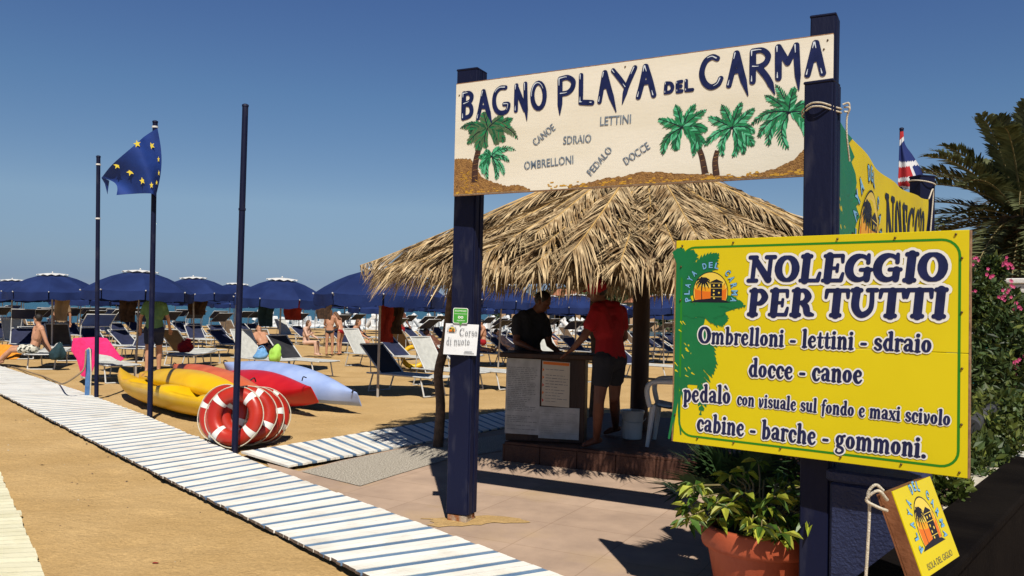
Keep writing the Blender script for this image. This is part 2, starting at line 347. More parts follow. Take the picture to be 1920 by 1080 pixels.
# ------------------------------------------------------------------ sand, sea, headland, paving, paths
def sand_material():
    m = bpy.data.materials.new('beach_sand'); m.use_nodes = True
    N, L = m.node_tree.nodes, m.node_tree.links; p = N['Principled BSDF']
    p.inputs['Roughness'].default_value = 0.95; p.inputs['Specular IOR Level'].default_value = 0.15
    tc = N.new('ShaderNodeTexCoord')
    def nz(sc, det, ro=0.55):
        t = N.new('ShaderNodeTexNoise'); t.inputs['Scale'].default_value = sc; t.inputs['Detail'].default_value = det; t.inputs['Roughness'].default_value = ro
        L.new(tc.outputs['Object'], t.inputs['Vector']); return t
    a = nz(0.9, 6); b = nz(45, 4, .7); c = nz(9, 5, .7)
    r1 = N.new('ShaderNodeValToRGB'); e = r1.color_ramp.elements
    e[0].position, e[1].position = 0.3, 0.7
    e[0].color = (0.49, 0.318, 0.132, 1); e[1].color = (0.62, 0.425, 0.2, 1)
    L.new(a.outputs['Fac'], r1.inputs['Fac'])
    r2 = N.new('ShaderNodeValToRGB'); e = r2.color_ramp.elements
    e[0].position, e[1].position = 0.3, 0.7
    e[0].color = (0.72, 0.69, 0.66, 1); e[1].color = (1.16, 1.14, 1.1, 1)
    L.new(b.outputs['Fac'], r2.inputs['Fac'])
    mx = N.new('ShaderNodeMix'); mx.data_type = 'RGBA'; mx.blend_type = 'MULTIPLY'; mx.inputs['Factor'].default_value = 0.75
    L.new(r1.outputs['Color'], mx.inputs[6]); L.new(r2.outputs['Color'], mx.inputs[7])
    L.new(mx.outputs[2], p.inputs['Base Color'])
    b1 = N.new('ShaderNodeBump'); b1.inputs['Strength'].default_value = 0.55; b1.inputs['Distance'].default_value = 0.012
    L.new(b.outputs['Fac'], b1.inputs['Height'])
    b2 = N.new('ShaderNodeBump'); b2.inputs['Strength'].default_value = 0.55; b2.inputs['Distance'].default_value = 0.05
    L.new(c.outputs['Fac'], b2.inputs['Height']); L.new(b2.outputs[0], b1.inputs['Normal'])
    L.new(b1.outputs[0], p.inputs['Normal'])
    return m
def axis(parts):
    out = []
    for a, b, st in parts:
        n = max(1, round((b - a) / st)); out += [a + (b - a) * i / n for i in range(n)]
    return out + [parts[-1][1]]
FEET = {}
_q = random.Random(44)
for _ in range(900):     # trodden hollows
    fx, fy = _q.uniform(-12, 1), _q.uniform(3, 13.3); FEET.setdefault((int(fx * 2 // 1), int(fy * 2 // 1)), []).append((fx, fy, _q.uniform(.06, .14), _q.uniform(.006, .022)))
def dents(x, y):
    d = 0.0
    for i in (-1, 0, 1):
        for j in (-1, 0, 1):
            for fx, fy, r, a in FEET.get((int(x * 2 // 1) + i, int(y * 2 // 1) + j), ()):
                q = ((x - fx) ** 2 + (y - fy) ** 2) / (r * r)
                if q < 4: d += a * (.35 * math.exp(-(q - 1.4) ** 2 * 2) - math.exp(-q * 1.2))
    return d
def sand_z(x, y):
    v = Vector((x, y, 0))
    h = noise.noise(v * 1.1) * 0.016 + noise.noise(v * 3.1) * 0.012 + noise.noise(v * 7.3) * 0.009 + dents(x, y)
    if y > 12: h += (noise.noise(v * 0.9) * 0.03) * min(1, (y - 12) / 6)
    z = -0.022 + h
    if y > 62: z -= (y - 62) * 0.055
    return z
gx = axis([(-4000, -300, 900), (-300, -60, 24), (-60, -16, 1.4), (-16, -9.5, .3), (-9.5, 3.5, .085), (3.5, 12, .5), (12, 60, 3), (60, 300, 24), (300, 4000, 900)])
gy = axis([(-60, -2, 8), (-2, 2.2, .6), (2.2, 13.5, .085), (13.5, 24, .22), (24, 76, 1.0), (76, 300, 30), (300, 9000, 1400)])
mb = MB()
mb.grid([[(x, y, sand_z(x, y) if y < 80 else -3.0) for y in gy] for x in gx])
struct(mb.build('sand', sand_material()))
def sea_material():
    m = bpy.data.materials.new('sea_water'); m.use_nodes = True
    N, L = m.node_tree.nodes, m.node_tree.links; p = N['Principled BSDF']
    p.inputs['Base Color'].default_value = (0.006, 0.085, 0.13, 1); p.inputs['Roughness'].default_value = 0.28
    p.inputs['Specular IOR Level'].default_value = 0.35
    tc = N.new('ShaderNodeTexCoord'); mp = N.new('ShaderNodeMapping'); mp.inputs['Scale'].default_value = (0.5, 1.2, 1)
    L.new(tc.outputs['Object'], mp.inputs['Vector'])
    t = N.new('ShaderNodeTexNoise'); t.inputs['Scale'].default_value = 0.9; t.inputs['Detail'].default_value = 6
    L.new(mp.outputs[0], t.inputs['Vector'])
    b = N.new('ShaderNodeBump'); b.inputs['Strength'].default_value = 1.0; b.inputs['Distance'].default_value = 0.6
    L.new(t.outputs['Fac'], b.inputs['Height']); L.new(b.outputs[0], p.inputs['Normal'])
    return m
mb = MB(); mb.add([(-9000, 62, -.35), (9000, 62, -.35), (9000, 15000, -.35), (-9000, 15000, -.35)], [(0, 1, 2, 3)])
struct(mb.build('sea', sea_material()))
# headland behind the umbrellas
mb = MB(); P = []
for i in range(70):
    a = i / 69; x = 2 + a * 150; row = []
    for j in range(14):
        b = j / 13; y = 112 + b * 120 - a * 45
        env = min(1, a * 9) * (max(0.0, math.sin(PI * min(1, max(0, b * 1.3 + .06)))) ** .7)
        z = -1.0 + env * (6.6 + 2.2 * noise.noise(Vector((x * .05, y * .05, 1))) + a * 5) + noise.noise(Vector((x * .3, y * .3, 4))) * .6
        row.append((x, y, z))
    P.append(row)
mb.grid(P); struct(mb.build('hill', hill_m))
def hill_z(x, y):
    a = (x - 2) / 150; b = (y - 112 + a * 45) / 120
    env = min(1, max(0, a * 9)) * (max(0.0, math.sin(PI * min(1, max(0, b * 1.3 + .06)))) ** .7)
    return -1.0 + env * (6.6 + 2.2 * noise.noise(Vector((x * .05, y * .05, 1))) + a * 5)
# paving
def paving_material():
    m = bpy.data.materials.new('pink_paving'); m.use_nodes = True
    N, L = m.node_tree.nodes, m.node_tree.links; p = N['Principled BSDF']
    p.inputs['Roughness'].default_value = 0.85; p.inputs['Specular IOR Level'].default_value = 0.25
    tc = N.new('ShaderNodeTexCoord'); mp = N.new('ShaderNodeMapping'); mp.inputs['Rotation'].default_value = (0, 0, math.radians(27))
    L.new(tc.outputs['Object'], mp.inputs['Vector'])
    br = N.new('ShaderNodeTexBrick'); br.offset = 0.0; br.inputs['Scale'].default_value = 1.0
    br.inputs['Brick Width'].default_value = 0.62; br.inputs['Row Height'].default_value = 0.62; br.inputs['Mortar Size'].default_value = 0.004
    br.inputs['Color1'].default_value = (0.52, 0.385, 0.295, 1); br.inputs['Color2'].default_value = (0.46, 0.335, 0.255, 1); br.inputs['Mortar'].default_value = (0.36, 0.25, 0.18, 1)
    br.inputs['Mortar Smooth'].default_value = 0.3
    L.new(mp.outputs[0], br.inputs['Vector'])
    t = N.new('ShaderNodeTexNoise'); t.inputs['Scale'].default_value = 1.7; t.inputs['Detail'].default_value = 9; t.inputs['Roughness'].default_value = .62
    L.new(tc.outputs['Object'], t.inputs['Vector'])
    r = N.new('ShaderNodeValToRGB'); e = r.color_ramp.elements; e[0].position, e[1].position = .3, .68
    e[0].color = (0.66, 0.63, 0.60, 1); e[1].color = (1.14, 1.1, 1.02, 1); L.new(t.outputs['Fac'], r.inputs['Fac'])
    mx = N.new('ShaderNodeMix'); mx.data_type = 'RGBA'; mx.blend_type = 'MULTIPLY'; mx.inputs['Factor'].default_value = 0.8
    L.new(br.outputs['Color'], mx.inputs[6]); L.new(r.outputs['Color'], mx.inputs[7])
    # sand blown over the slabs
    t3 = N.new('ShaderNodeTexNoise'); t3.inputs['Scale'].default_value = 1.1; t3.inputs['Detail'].default_value = 7
    L.new(tc.outputs['Object'], t3.inputs['Vector'])
    r3 = N.new('ShaderNodeValToRGB'); e = r3.color_ramp.elements; e[0].position, e[1].position = .56, .72
    e[0].color = (0, 0, 0, 1); e[1].color = (.55, .55, .55, 1); L.new(t3.outputs['Fac'], r3.inputs['Fac'])
    mx2 = N.new('ShaderNodeMix'); mx2.data_type = 'RGBA'; L.new(r3.outputs['Color'], mx2.inputs['Factor'])
    L.new(mx.outputs[2], mx2.inputs[6]); mx2.inputs[7].default_value = (0.52, 0.36, 0.19, 1)
    L.new(mx2.outputs[2], p.inputs['Base Color'])
    t2 = N.new('ShaderNodeTexNoise'); t2.inputs['Scale'].default_value = 60; t2.inputs['Detail'].default_value = 5
    L.new(tc.outputs['Object'], t2.inputs['Vector'])
    b = N.new('ShaderNodeBump'); b.inputs['Strength'].default_value = .3; b.inputs['Distance'].default_value = .01
    L.new(t2.outputs['Fac'], b.inputs['Height']); L.new(b.outputs[0], p.inputs['Normal'])
    return m
def at(px, py, z): p = G(px, py, z); return (p.x, p.y, z)
mb = MB()
mb.poly([at(500, 868, .02), at(560, 883, .02), at(640, 863, .02), at(760, 838, .02), at(990, 796, .02), (6, 13, .02), (6, 1, .02), (1.2, 1, .02), (-.3, 4.3, .02), at(640, 985, .02), at(540, 920, .02)])
struct(mb.build('paving', paving_material()))
mb = MB()
mb.poly([at(566, 884, .026), at(675, 911, .026), at(745, 889, .026), at(842, 860, .026), at(960, 842, .026), at(960, 812, .026), at(750, 842, .026), at(640, 864, .026)])
struct(mb.build('pavement_patch', gravel_c))
# plank paths: pairs of opposite edge points (pixel sight lines on the ground)
def plank_path(name, pairs, mod, mats, z=.034, ends=True):
    Ls = [Vector(a) if len(a) == 3 else G(*a) for a, b in pairs]; Rs = [Vector(b) if len(b) == 3 else G(*b) for a, b in pairs]
    mid = [(a + b) / 2 for a, b in zip(Ls, Rs)]
    cum = [0]
    for i in range(1, len(mid)): cum.append(cum[-1] + (mid[i] - mid[i - 1]).length)
    def ev(arr, s):
        for i in range(1, len(cum)):
            if s <= cum[i] or i == len(cum) - 1:
                t = (s - cum[i - 1]) / (cum[i] - cum[i - 1]); return arr[i - 1].lerp(arr[i], t)
    mb = MB(); s = 0; tot = sum(w for w, k in mod); rr = random.Random(3)
    while s < cum[-1] - tot:
        for w, k in mod:
            g = 0.0022
            a0, a1 = ev(Ls, s + g), ev(Ls, s + w - g); b0, b1 = ev(Rs, s + g), ev(Rs, s + w - g)
            d = (b0 - a0).normalized(); e1, e2 = rr.uniform(-.006, .006), rr.uniform(-.008, .008)
            if rr.random() < .06: e2 += rr.uniform(-.02, .03)
            a0, a1, b0, b1 = a0 + d * e1, a1 + d * e1, b0 + d * e2, b1 + d * e2
            zz = z + rr.uniform(-.0007, .0007) - (.003 if k == 1 else 0); tilt = rr.uniform(-.0005, .0005); zb = z - .02
            za, zb2 = zz + tilt, zz - tilt
            if k != 2:
                t = [(a0.x, a0.y, za), (b0.x, b0.y, zb2), (b1.x, b1.y, zb2), (a1.x, a1.y, za)]; q = [(v[0], v[1], zb) for v in t]
                mb.add(t + q, [(0, 1, 2, 3), (4, 7, 6, 5), (0, 4, 5, 1), (2, 6, 7, 3)], k)
                mb.add([t[1], t[2], q[2], q[1]], [(0, 3, 2, 1)], k); mb.add([t[0], t[3], q[3], q[0]], [(0, 1, 2, 3)], 2)
            s += w
    return struct(mb.build(name, mats))
last_l, last_r = G(640, 1066), G(895, 1030); pl, pr = G(326, 911), G(497, 882)
dl, dr = (last_l - pl).normalized(), (last_r - pr).normalized()
MAIN = [((-560, 640 - 60 + 20), (-420, 596 + 20)), ((-92, 693), (0, 688.5)), ((0, 741), (148, 736)), ((105, 796), (268, 781)), ((326, 911), (497, 880)),
        ((640, 1066), (895, 1030)), (tuple(last_l + dl * 2.2), tuple(last_r + dr * 2.2))]
MAIN[0] = (tuple(G(-92, 693) + (G(-92, 693) - G(105, 796)).normalized() * 14), tuple(G(0, 688.5) + (G(0, 688.5) - G(268, 781)).normalized() * 14))
plank_path('path', MAIN, [(.082, 0), (.082, 0), (.064, 1)], [plank_w, plank_b, plank_e])
plank_path('path', [((452, 853), (540, 880)), ((603, 829), (671, 857)), ((760, 803), (820, 830)), ((940, 776), (990, 796)), ((1060, 757), (1110, 776))], [(.07, 0), (.07, 0), (.06, 1)], [plank_w, plank_b, plank_e], z=.036)
plank_path('path', [((-420, 912), (-6, 880)), ((-420, 1010), (38, 980)), ((-420, 1100), (80, 1080)), ((-420, 1240), (120, 1200))], [(.088, 0), (.014, 2)], [plank_c, plank_c, plank_e])
# ------------------------------------------------------------------ painted lettering: brush strokes with round ends laid on a surface
class Ink:
    """Collects strokes on a surface. put(u, v, h) -> xyz on the surface, h metres proud of it."""
    def __init__(s, put, base=0.0012): s.put = put; s.mb = MB(); s.k = 0; s.base = base
    def lift(s): s.k += 1; return s.base + (s.k % 150) * 0.000008
    def stroke(s, pts, w, m=0, cap0=True, cap1=True, h=None):
        pts = [np.array(p, float) for p in pts]; n = len(pts)
        if not hasattr(w, '__len__'): w = [w] * n
        elif len(w) != n: w = list(np.interp(np.linspace(0, 1, n), np.linspace(0, 1, len(w)), w))
        h = s.lift() if h is None else h
        A, B = [], []
        for i in range(n):
            t = pts[min(i + 1, n - 1)] - pts[max(i - 1, 0)]; L = np.linalg.norm(t); t = t / L if L > 1e-12 else np.array([1, 0])
            q = np.array([-t[1], t[0]]) * w[i] / 2; hh = h + i * 2e-6
            A.append(s.put(*(pts[i] + q), hh)); B.append(s.put(*(pts[i] - q), hh))
        s.mb.add(A + B, [(i, n + i, n + i + 1, i + 1) for i in range(n - 1)], m)
        for e, on in ((0, cap0), (n - 1, cap1)):
            if not on or w[e] < 1e-4: continue
            t = pts[1] - pts[0] if e == 0 else pts[-1] - pts[-2]
            a0 = math.atan2(t[1], t[0]) + (PI / 2 if e == 0 else -PI / 2); hh = h + e * 2e-6
            vs = [s.put(*(pts[e] + np.array([math.cos(a0 + PI * j / 7), math.sin(a0 + PI * j / 7)]) * w[e] / 2), hh) for j in range(8)]
            s.mb.add(vs, [list(range(8))], m)
    def poly(s, pts, m=0):
        h = s.lift(); s.mb.poly([s.put(u, v, h) for u, v in pts], m)
    def disc(s, c, r, m=0, n=16, ry=None):
        ry = ry or r; h = s.lift()
        s.mb.add([s.put(c[0] + r * math.cos(2 * PI * j / n), c[1] + ry * math.sin(2 * PI * j / n), h) for j in range(n)], [list(range(n))], m)
def ring(cx, cy, rx, ry, a0=90, a1=450, n=22, tilt=0):
    return [(cx + rx * math.cos(math.radians(a0 + (a1 - a0) * i / n)) + tilt * math.sin(math.radians(a0 + (a1 - a0) * i / n)), cy + ry * math.sin(math.radians(a0 + (a1 - a0) * i / n))) for i in range(n + 1)]
T, t_ = .24, .125
def foot(x, y, l=.15, r=.15, w=.14): return ([(x - l, y), (x + r, y)], [w])
def stem(x, y0=.06, y1=.94, w=T): return ([(x, y0), (x, y1)], [w * 1.02, w * .92, w * .92, w * 1.02])
def caps_O(rx=.33): return (ring(.46, .5, rx, .425, tilt=-.03), [t_, T * .9, T * 1.08, T * .9, t_, T * .9, T * 1.08, T * .9, t_])
GL = {
 'N': (1.08, [([(.2, .06), (.2, .92)], [.15]), foot(.2, .055, .16, .16), foot(.12, .945, .1, .16), ([(.2, .9), (.82, .1)], [.2, .26, .24]), ([(.84, .08), (.84, .94)], [.14]), foot(.84, .945, .17, .16)]),
 'O': (.94, [caps_O()]),
 'L': (.86, [stem(.26), foot(.26, .945), ([(.1, .055), (.74, .055)], [.12]), ([(.74, .07), (.79, .32)], [.15, .11])]),
 'E': (.88, [stem(.26), ([(.1, .945), (.72, .945)], [.12]), ([(.72, .93), (.745, .72)], [.13, .1]), ([(.26, .5), (.56, .5)], [.11]), ([(.575, .62), (.575, .38)], [.1]), ([(.1, .055), (.74, .055)], [.12]), ([(.74, .07), (.79, .3)], [.14, .1])]),
 'G': (1.0, [(ring(.5, .5, .36, .42, 48, 318), [.12, .13, .22, .26, .25, .2, .14, .12]), ([(.77, .95), (.78, .68)], [.11, .13]), ([(.78, .42), (.78, .1)], [.21, .2]), foot(.75, .43, .2, .16, .12)]),
 'C': (.95, [(ring(.5, .5, .36, .42, 48, 318), [.12, .13, .22, .26, .25, .2, .14, .12]), ([(.77, .95), (.78, .68)], [.11, .13])]),
 'I': (.52, [stem(.26), foot(.26, .055), foot(.26, .945)]),
 'P': (.88, [stem(.26), foot(.26, .055), ([(.1, .945), (.45, .945)], [.11]), (curve([(.3, .945), (.55, .93), (.7, .71), (.55, .49), (.3, .47)], 6), [.1, .17, .24, .17, .1])]),
 'R': (1.02, [stem(.26), foot(.26, .055), ([(.1, .945), (.45, .945)], [.11]), (curve([(.3, .945), (.55, .93), (.69, .72), (.55, .52), (.3, .5)], 6), [.1, .16, .23, .16, .1]), (curve([(.48, .5), (.64, .35), (.72, .12), (.92, .06)], 6), [.16, .22, .22, .11])]),
 'T': (.92, [stem(.46, .06, .9), foot(.46, .055), ([(.08, .94), (.84, .94)], [.13]), ([(.085, .93), (.06, .69)], [.14, .1]), ([(.835, .93), (.86, .69)], [.14, .1])]),
 'U': (1.06, [(curve([(.26, .94), (.26, .36), (.5, .08), (.8, .3), (.8, .94)], 8), [.24, .24, .2, .15, .13]), foot(.26, .945), foot(.8, .945, .15, .15)]),
 'a': (.60, [(curve([(.1, .5), (.2, .62), (.36, .6), (.42, .46), (.42, .12), (.56, .06)], 5), [.14, .1, .13, .19, .19, .09]), (curve([(.4, .38), (.2, .33), (.13, .2), (.2, .08), (.4, .12)], 5), [.1, .13, .18, .13, .1])]),
 'b': (.62, [([(.18, .06), (.18, .94)], [.18]), ([(.06, .945), (.18, .945)], [.1]), (curve([(.2, .5), (.38, .6), (.5, .33), (.38, .07), (.2, .1)], 6), [.1, .14, .19, .14, .1])]),
 'c': (.52, [(curve([(.45, .46), (.36, .6), (.2, .56), (.13, .33), (.22, .09), (.36, .06), (.46, .16)], 5), [.17, .12, .16, .2, .16, .11, .09])]),
 'd': (.64, [([(.46, .94), (.46, .1)], [.18]), ([(.34, .945), (.46, .945)], [.1]), ([(.46, .08), (.58, .07)], [.12]), (curve([(.44, .5), (.26, .6), (.13, .33), (.26, .07), (.44, .12)], 6), [.1, .14, .19, .14, .1])]),
 'e': (.56, [(curve([(.15, .34), (.42, .38), (.42, .52), (.28, .62), (.14, .45), (.14, .25), (.24, .08), (.38, .06), (.49, .17)], 4), [.08, .09, .15, .11, .18, .2, .16, .11, .09])]),
 'f': (.42, [(curve([(.42, .88), (.34, .93), (.24, .82), (.22, .5), (.2, -.12)], 6), [.14, .1, .15, .18, .15]), ([(.08, .58), (.36, .58)], [.1])]),
 'g': (.60, [(ring(.27, .4, .14, .2, 90, 450, 18), [.1, .17, .1, .17, .1]), ([(.4, .58), (.54, .62)], [.1, .14]), (curve([(.22, .2), (.16, .1), (.42, .02), (.48, -.13), (.28, -.24), (.1, -.17), (.14, -.04)], 4), [.1, .13, .15, .12, .1, .1, .09])]),
 'h': (.64, [([(.17, .06), (.17, .94)], [.18]), ([(.06, .945), (.17, .945)], [.1]), foot(.17, .05, .1, .1, .09), (curve([(.2, .46), (.36, .62), (.47, .48), (.47, .06)], 6), [.09, .13, .19, .19]), foot(.49, .05, .08, .1, .09)]),
 'i': (.36, [([(.18, .06), (.18, .6)], [.19]), foot(.19, .05, .12, .12, .1), ([(.06, .605), (.18, .605)], [.1]), ([(.18, .83), (.185, .84)], [.2])]),
 'l': (.36, [([(.18, .06), (.18, .94)], [.19]), foot(.19, .05, .12, .12, .1), ([(.06, .945), (.18, .945)], [.1])]),
 'm': (.96, [([(.17, .06), (.17, .6)], [.18]), ([(.06, .605), (.17, .605)], [.1]), foot(.17, .05, .1, .1, .09), (curve([(.2, .46), (.35, .62), (.47, .48), (.47, .06)], 5), [.09, .13, .18, .18]), foot(.47, .05, .08, .08, .09), (curve([(.5, .46), (.65, .62), (.77, .48), (.77, .06)], 5), [.09, .13, .18, .18]), foot(.79, .05, .08, .1, .09)]),
 'n': (.65, [([(.17, .06), (.17, .6)], [.18]), ([(.06, .605), (.17, .605)], [.1]), foot(.17, .05, .1, .1, .09), (curve([(.2, .46), (.36, .62), (.47, .48), (.47, .06)], 6), [.09, .13, .19, .19]), foot(.49, .05, .08, .1, .09)]),
 'o': (.58, [(ring(.28, .33, .16, .26, 90, 450, 18), [.1, .16, .2, .16, .1, .16, .2, .16, .1])]),
 'p': (.62, [([(.18, -.22), (.18, .6)], [.18]), ([(.06, .605), (.18, .605)], [.1]), foot(.18, -.22, .1, .12, .09), (curve([(.2, .5), (.38, .6), (.5, .33), (.38, .07), (.2, .1)], 6), [.1, .14, .19, .14, .1])]),
 'r': (.48, [([(.17, .06), (.17, .6)], [.18]), ([(.06, .605), (.17, .605)], [.1]), foot(.17, .05, .1, .12, .09), (curve([(.2, .46), (.3, .6), (.42, .56)], 5), [.09, .12, .18])]),
 's': (.50, [(curve([(.4, .5), (.3, .61), (.15, .55), (.16, .4), (.38, .26), (.4, .12), (.25, .05), (.1, .15)], 4), [.14, .1, .14, .18, .18, .14, .1, .13])]),
 't': (.42, [(curve([(.2, .8), (.19, .4), (.2, .12), (.3, .05), (.4, .12)], 5), [.12, .18, .18, .12, .08]), ([(.06, .58), (.36, .58)], [.1])]),
 'u': (.65, [(curve([(.17, .6), (.17, .2), (.28, .06), (.44, .2)], 6), [.18, .18, .13, .09]), ([(.47, .6), (.47, .08)], [.18]), ([(.06, .605), (.17, .605)], [.1]), ([(.47, .06), (.6, .06)], [.1])]),
 'v': (.56, [(curve([(.12, .6), (.2, .45), (.22, .1), (.32, .08), (.46, .4), (.42, .6)], 5), [.12, .18, .18, .13, .13, .13])]),
 'x': (.58, [([(.12, .57), (.46, .09)], [.18]), ([(.46, .57), (.12, .09)], [.1]), foot(.12, .05, .06, .08, .09), foot(.46, .05, .08, .08, .09), foot(.12, .605, .06, .08, .09), foot(.46, .605, .06, .06, .09)]),
 '-': (.42, [([(.1, .32), (.32, .32)], [.15])]),
 '.': (.34, [([(.16, .09), (.165, .09)], [.21])]),
 ' ': (.34, []),
}
GL['ò'] = (.58, GL['o'][1] + [([(.18, .92), (.32, .78)], [.15, .09])])
def text_run(s, track=0.0): return sum(GL[c][0] + track for c in s) - track
def write(inks, s, p0, p1, h, m, halo=None, halo_w=0.1, weight=1.0, slant=0.0, track=0.0):
    """Word s along p0->p1 (surface coordinates), cap height h; halo = material of a wider outline below."""
    p0, p1 = np.array(p0, float), np.array(p1, float); d = p1 - p0; ln = np.linalg.norm(d); d = d / ln; q = np.array([-d[1], d[0]])
    sx = ln / text_run(s, track)
    for ps in ((0, 1) if halo is not None else (1,)):
        x = 0.0
        for c in s:
            adv, sts = GL[c]
            for pts, w in sts:
                P = [p0 + d * ((x + a + slant * (b - .3)) * sx) + q * (b * h) for a, b in pts]
                k = (sx + h) / 2 * .5 + min(sx, h) * .5
                inks[ps].stroke(P, [(v * weight + (halo_w * 2 if ps == 0 else 0)) * k for v in w], halo if ps == 0 else m)
            x += adv + track
def bfont(ink, s, p0, p1, h, m, bold=0.0):
    """Plain sans capitals/lower case with the built-in face, fitted on p0->p1 with capital height h."""
    cu = bpy.data.curves.new('tmp_text', 'FONT'); cu.body = s; cu.size = 1.0; cu.offset = bold; cu.resolution_u = 3
    o = bpy.data.objects.new('tmp_text', cu); C.collection.objects.link(o)
    dg = bpy.context.evaluated_depsgraph_get(); me = bpy.data.meshes.new_from_object(o.evaluated_get(dg))
    vs = np.array([v.co[:2] for v in me.vertices]); fs = [list(p.vertices) for p in me.polygons]
    bpy.data.objects.remove(o); bpy.data.meshes.remove(me)
    x0, x1 = vs[:, 0].min(), vs[:, 0].max()
    p0, p1 = np.array(p0, float), np.array(p1, float); d = p1 - p0; ln = np.linalg.norm(d); d = d / ln; q = np.array([-d[1], d[0]])
    hh = ink.lift(); up = h / .73
    ink.mb.add([ink.put(*(p0 + d * ((a - x0) / (x1 - x0) * ln) + q * (b * up)), hh) for a, b in vs], fs, m)
def frond2d(ink, base, tip, bow, w, mats, n=13, rib=None, rr=random.Random(5), lw=0.016):
    """A painted palm frond: a bowed rib with strokes on both sides."""
    b, t = np.array(base, float), np.array(tip, float); d = t - b; L = np.linalg.norm(d); q = np.array([-d[1], d[0]]) / L
    if q[1] < 0: q = -q
    c = [b + d * s + q * bow * L * 4 * s * (1 - s) for s in np.linspace(0, 1, n)]
    for i in range(1, n):
        s = i / (n - 1); tg = c[i] - c[i - 1]; tg /= np.linalg.norm(tg); nn = np.array([-tg[1], tg[0]])
        ll = w * (math.sin(PI * min(1, .16 + s * .86)) ** .6) * rr.uniform(.8, 1.15)
        for sd in (1, -1):
            e = c[i] + (nn * sd * .75 + tg * .8) * ll + np.array([0, -.25 * ll])
            ink.stroke([c[i] - tg * .2 * ll, (c[i] + e) / 2 + nn * sd * .08 * ll, e], [lw * .7, lw, lw * .1], rr.choice(mats), cap1=False)
    if rib is not None: ink.stroke(c, [lw * .7, lw * .3], rib)
# ------------------------------------------------------------------ gateway posts and the painted board
def post(name, label, base, top, w, d, ang, mats=None, group=None, foot_h=0.0, cap=True):
    b = Vector(base); t = Vector(top)
    o = thing(name, label, 'post', b, group)
    z0 = foot_h
    M = Matrix.Rotation(ang, 4, 'Z')
    lean = (t - b); 
    mb = MB(); hh = lean.z - z0; c0 = b + lean * (z0 / lean.z)
    axis_ = lean.normalized(); up = Vector((0, 0, 1)); rot = up.rotation_difference(axis_).to_matrix().to_4x4() @ M
    mb.box(c0 + lean * ((1 - z0 / lean.z) / 2), (w, d, hh / axis_.z), rot, 0, .006)
    ux = rot.to_3x3() @ Vector((1, 0, 0)); uy = rot.to_3x3() @ Vector((0, 1, 0))
    mb.build('shaft', mats or navy, o)
    # face battens of the built-up timber
    mb = MB()
    for s in (-.24, .24):
        mb.box(c0 + lean * ((1 - z0 / lean.z) / 2) + ux * (w / 2 + .004) + uy * d * s, (.012, d * .36, hh / axis_.z - .012), rot, 0, .003)
    mb.build('batten', mats or navy, o)
    if cap:
        mb = MB(); mb.box(t + axis_ * .004, (w + .008, d + .008, .016), rot, 0, .005); mb.build('end_cap', mats or navy, o)
    return o
SA = D(855.4, 159.4, 5.962); SB = D(852, 366, 5.962); S2 = D(1562.6, 63, 4.71)
SA.z = (SA.z + D(1562.6, 63, 4.71).z) / 2
S_dir = Vector((S2.x - SA.x, S2.y - SA.y, 0)); S_len = S_dir.length; S_dir.normalize(); S_nrm = Vector((S_dir.y, -S_dir.x, 0)); S_ang = math.atan2(S_dir.y, S_dir.x)
S_top, S_bot = SA.z, SB.z
pb = G(864, 981)
o = post('gate_post', 'navy timber post carrying two small notices, under the cream board', pb, D(885, 136, pb.y + .02), .17, .15, S_ang + .06, foot_h=.075)
mb = MB(); mb.box(pb + Vector((0, 0, .037)), (.158, .14, .078), Matrix.Rotation(S_ang + .06, 4, 'Z'), 0, .008); mb.build('footing', rust, o)
p2 = D(1546, 36, 4.86); b2 = Vector((p2.x - .02, p2.y, 0))
post('gate_post', 'tallest navy timber post, behind the outer end of the cream board', b2, p2, .14, .12, S_ang + .02)
p3 = D(1541, 160, 4.02); b3 = Vector((p3.x + .005, p3.y, 0))
FP = post('gate_post', 'navy timber post with a pale rope tied round its head, behind the yellow board', b3, p3, .135, .12, S_ang - .1, foot_h=0)
# painted board
sign = thing('painted_sign', 'long cream board reading Bagno Playa del Carma with painted palms', 'sign', (SA.x, SA.y, S_bot))
def sput(u, v, h): return Vector((SA.x, SA.y, 0)) + S_dir * u + Vector((0, 0, v)) + S_nrm * h
mb = MB(); cx = sput(S_len / 2, (S_top + S_bot) / 2, -.011)
mb.box(cx, (S_len, .022, S_top - S_bot), Matrix.Rotation(S_ang, 4, 'Z'), 0, .0015)
mb.build('board', board_cream, sign)
mb = MB()
for v in (S_top + .0035, S_bot - .0035): mb.box(sput(S_len / 2, v, -.0115), (S_len, .02, .006), Matrix.Rotation(S_ang, 4, 'Z'))
mb.build('edge_trim', wood_edge, sign)
mb = MB()
for u, v in ((.03, .06), (.03, .72), (1.3, .77), (S_len - .05, .06), (S_len - .05, .72), (S_len - .03, .77)): mb = MB(); mb.ell(sput(u, S_bot + v, .001), .006, 8); mb.build('bolt', nailm, sign)
HS = hom([(855.4, 159.4), (1562.6, 63), (1558, 324), (852, 366)], [(0, S_top), (S_len, S_top), (S_len, S_bot), (0, S_bot)])
def z2(p): return HS(840 + p[0] / 4.5, 140 + p[1] / 4.5)
def z3(p): return HS(1030 + p[0] / 4.155, 90 + p[1] / 4.155)
def z4(p): return HS(1290 + p[0] / 3.724, 60 + p[1] / 3.724)
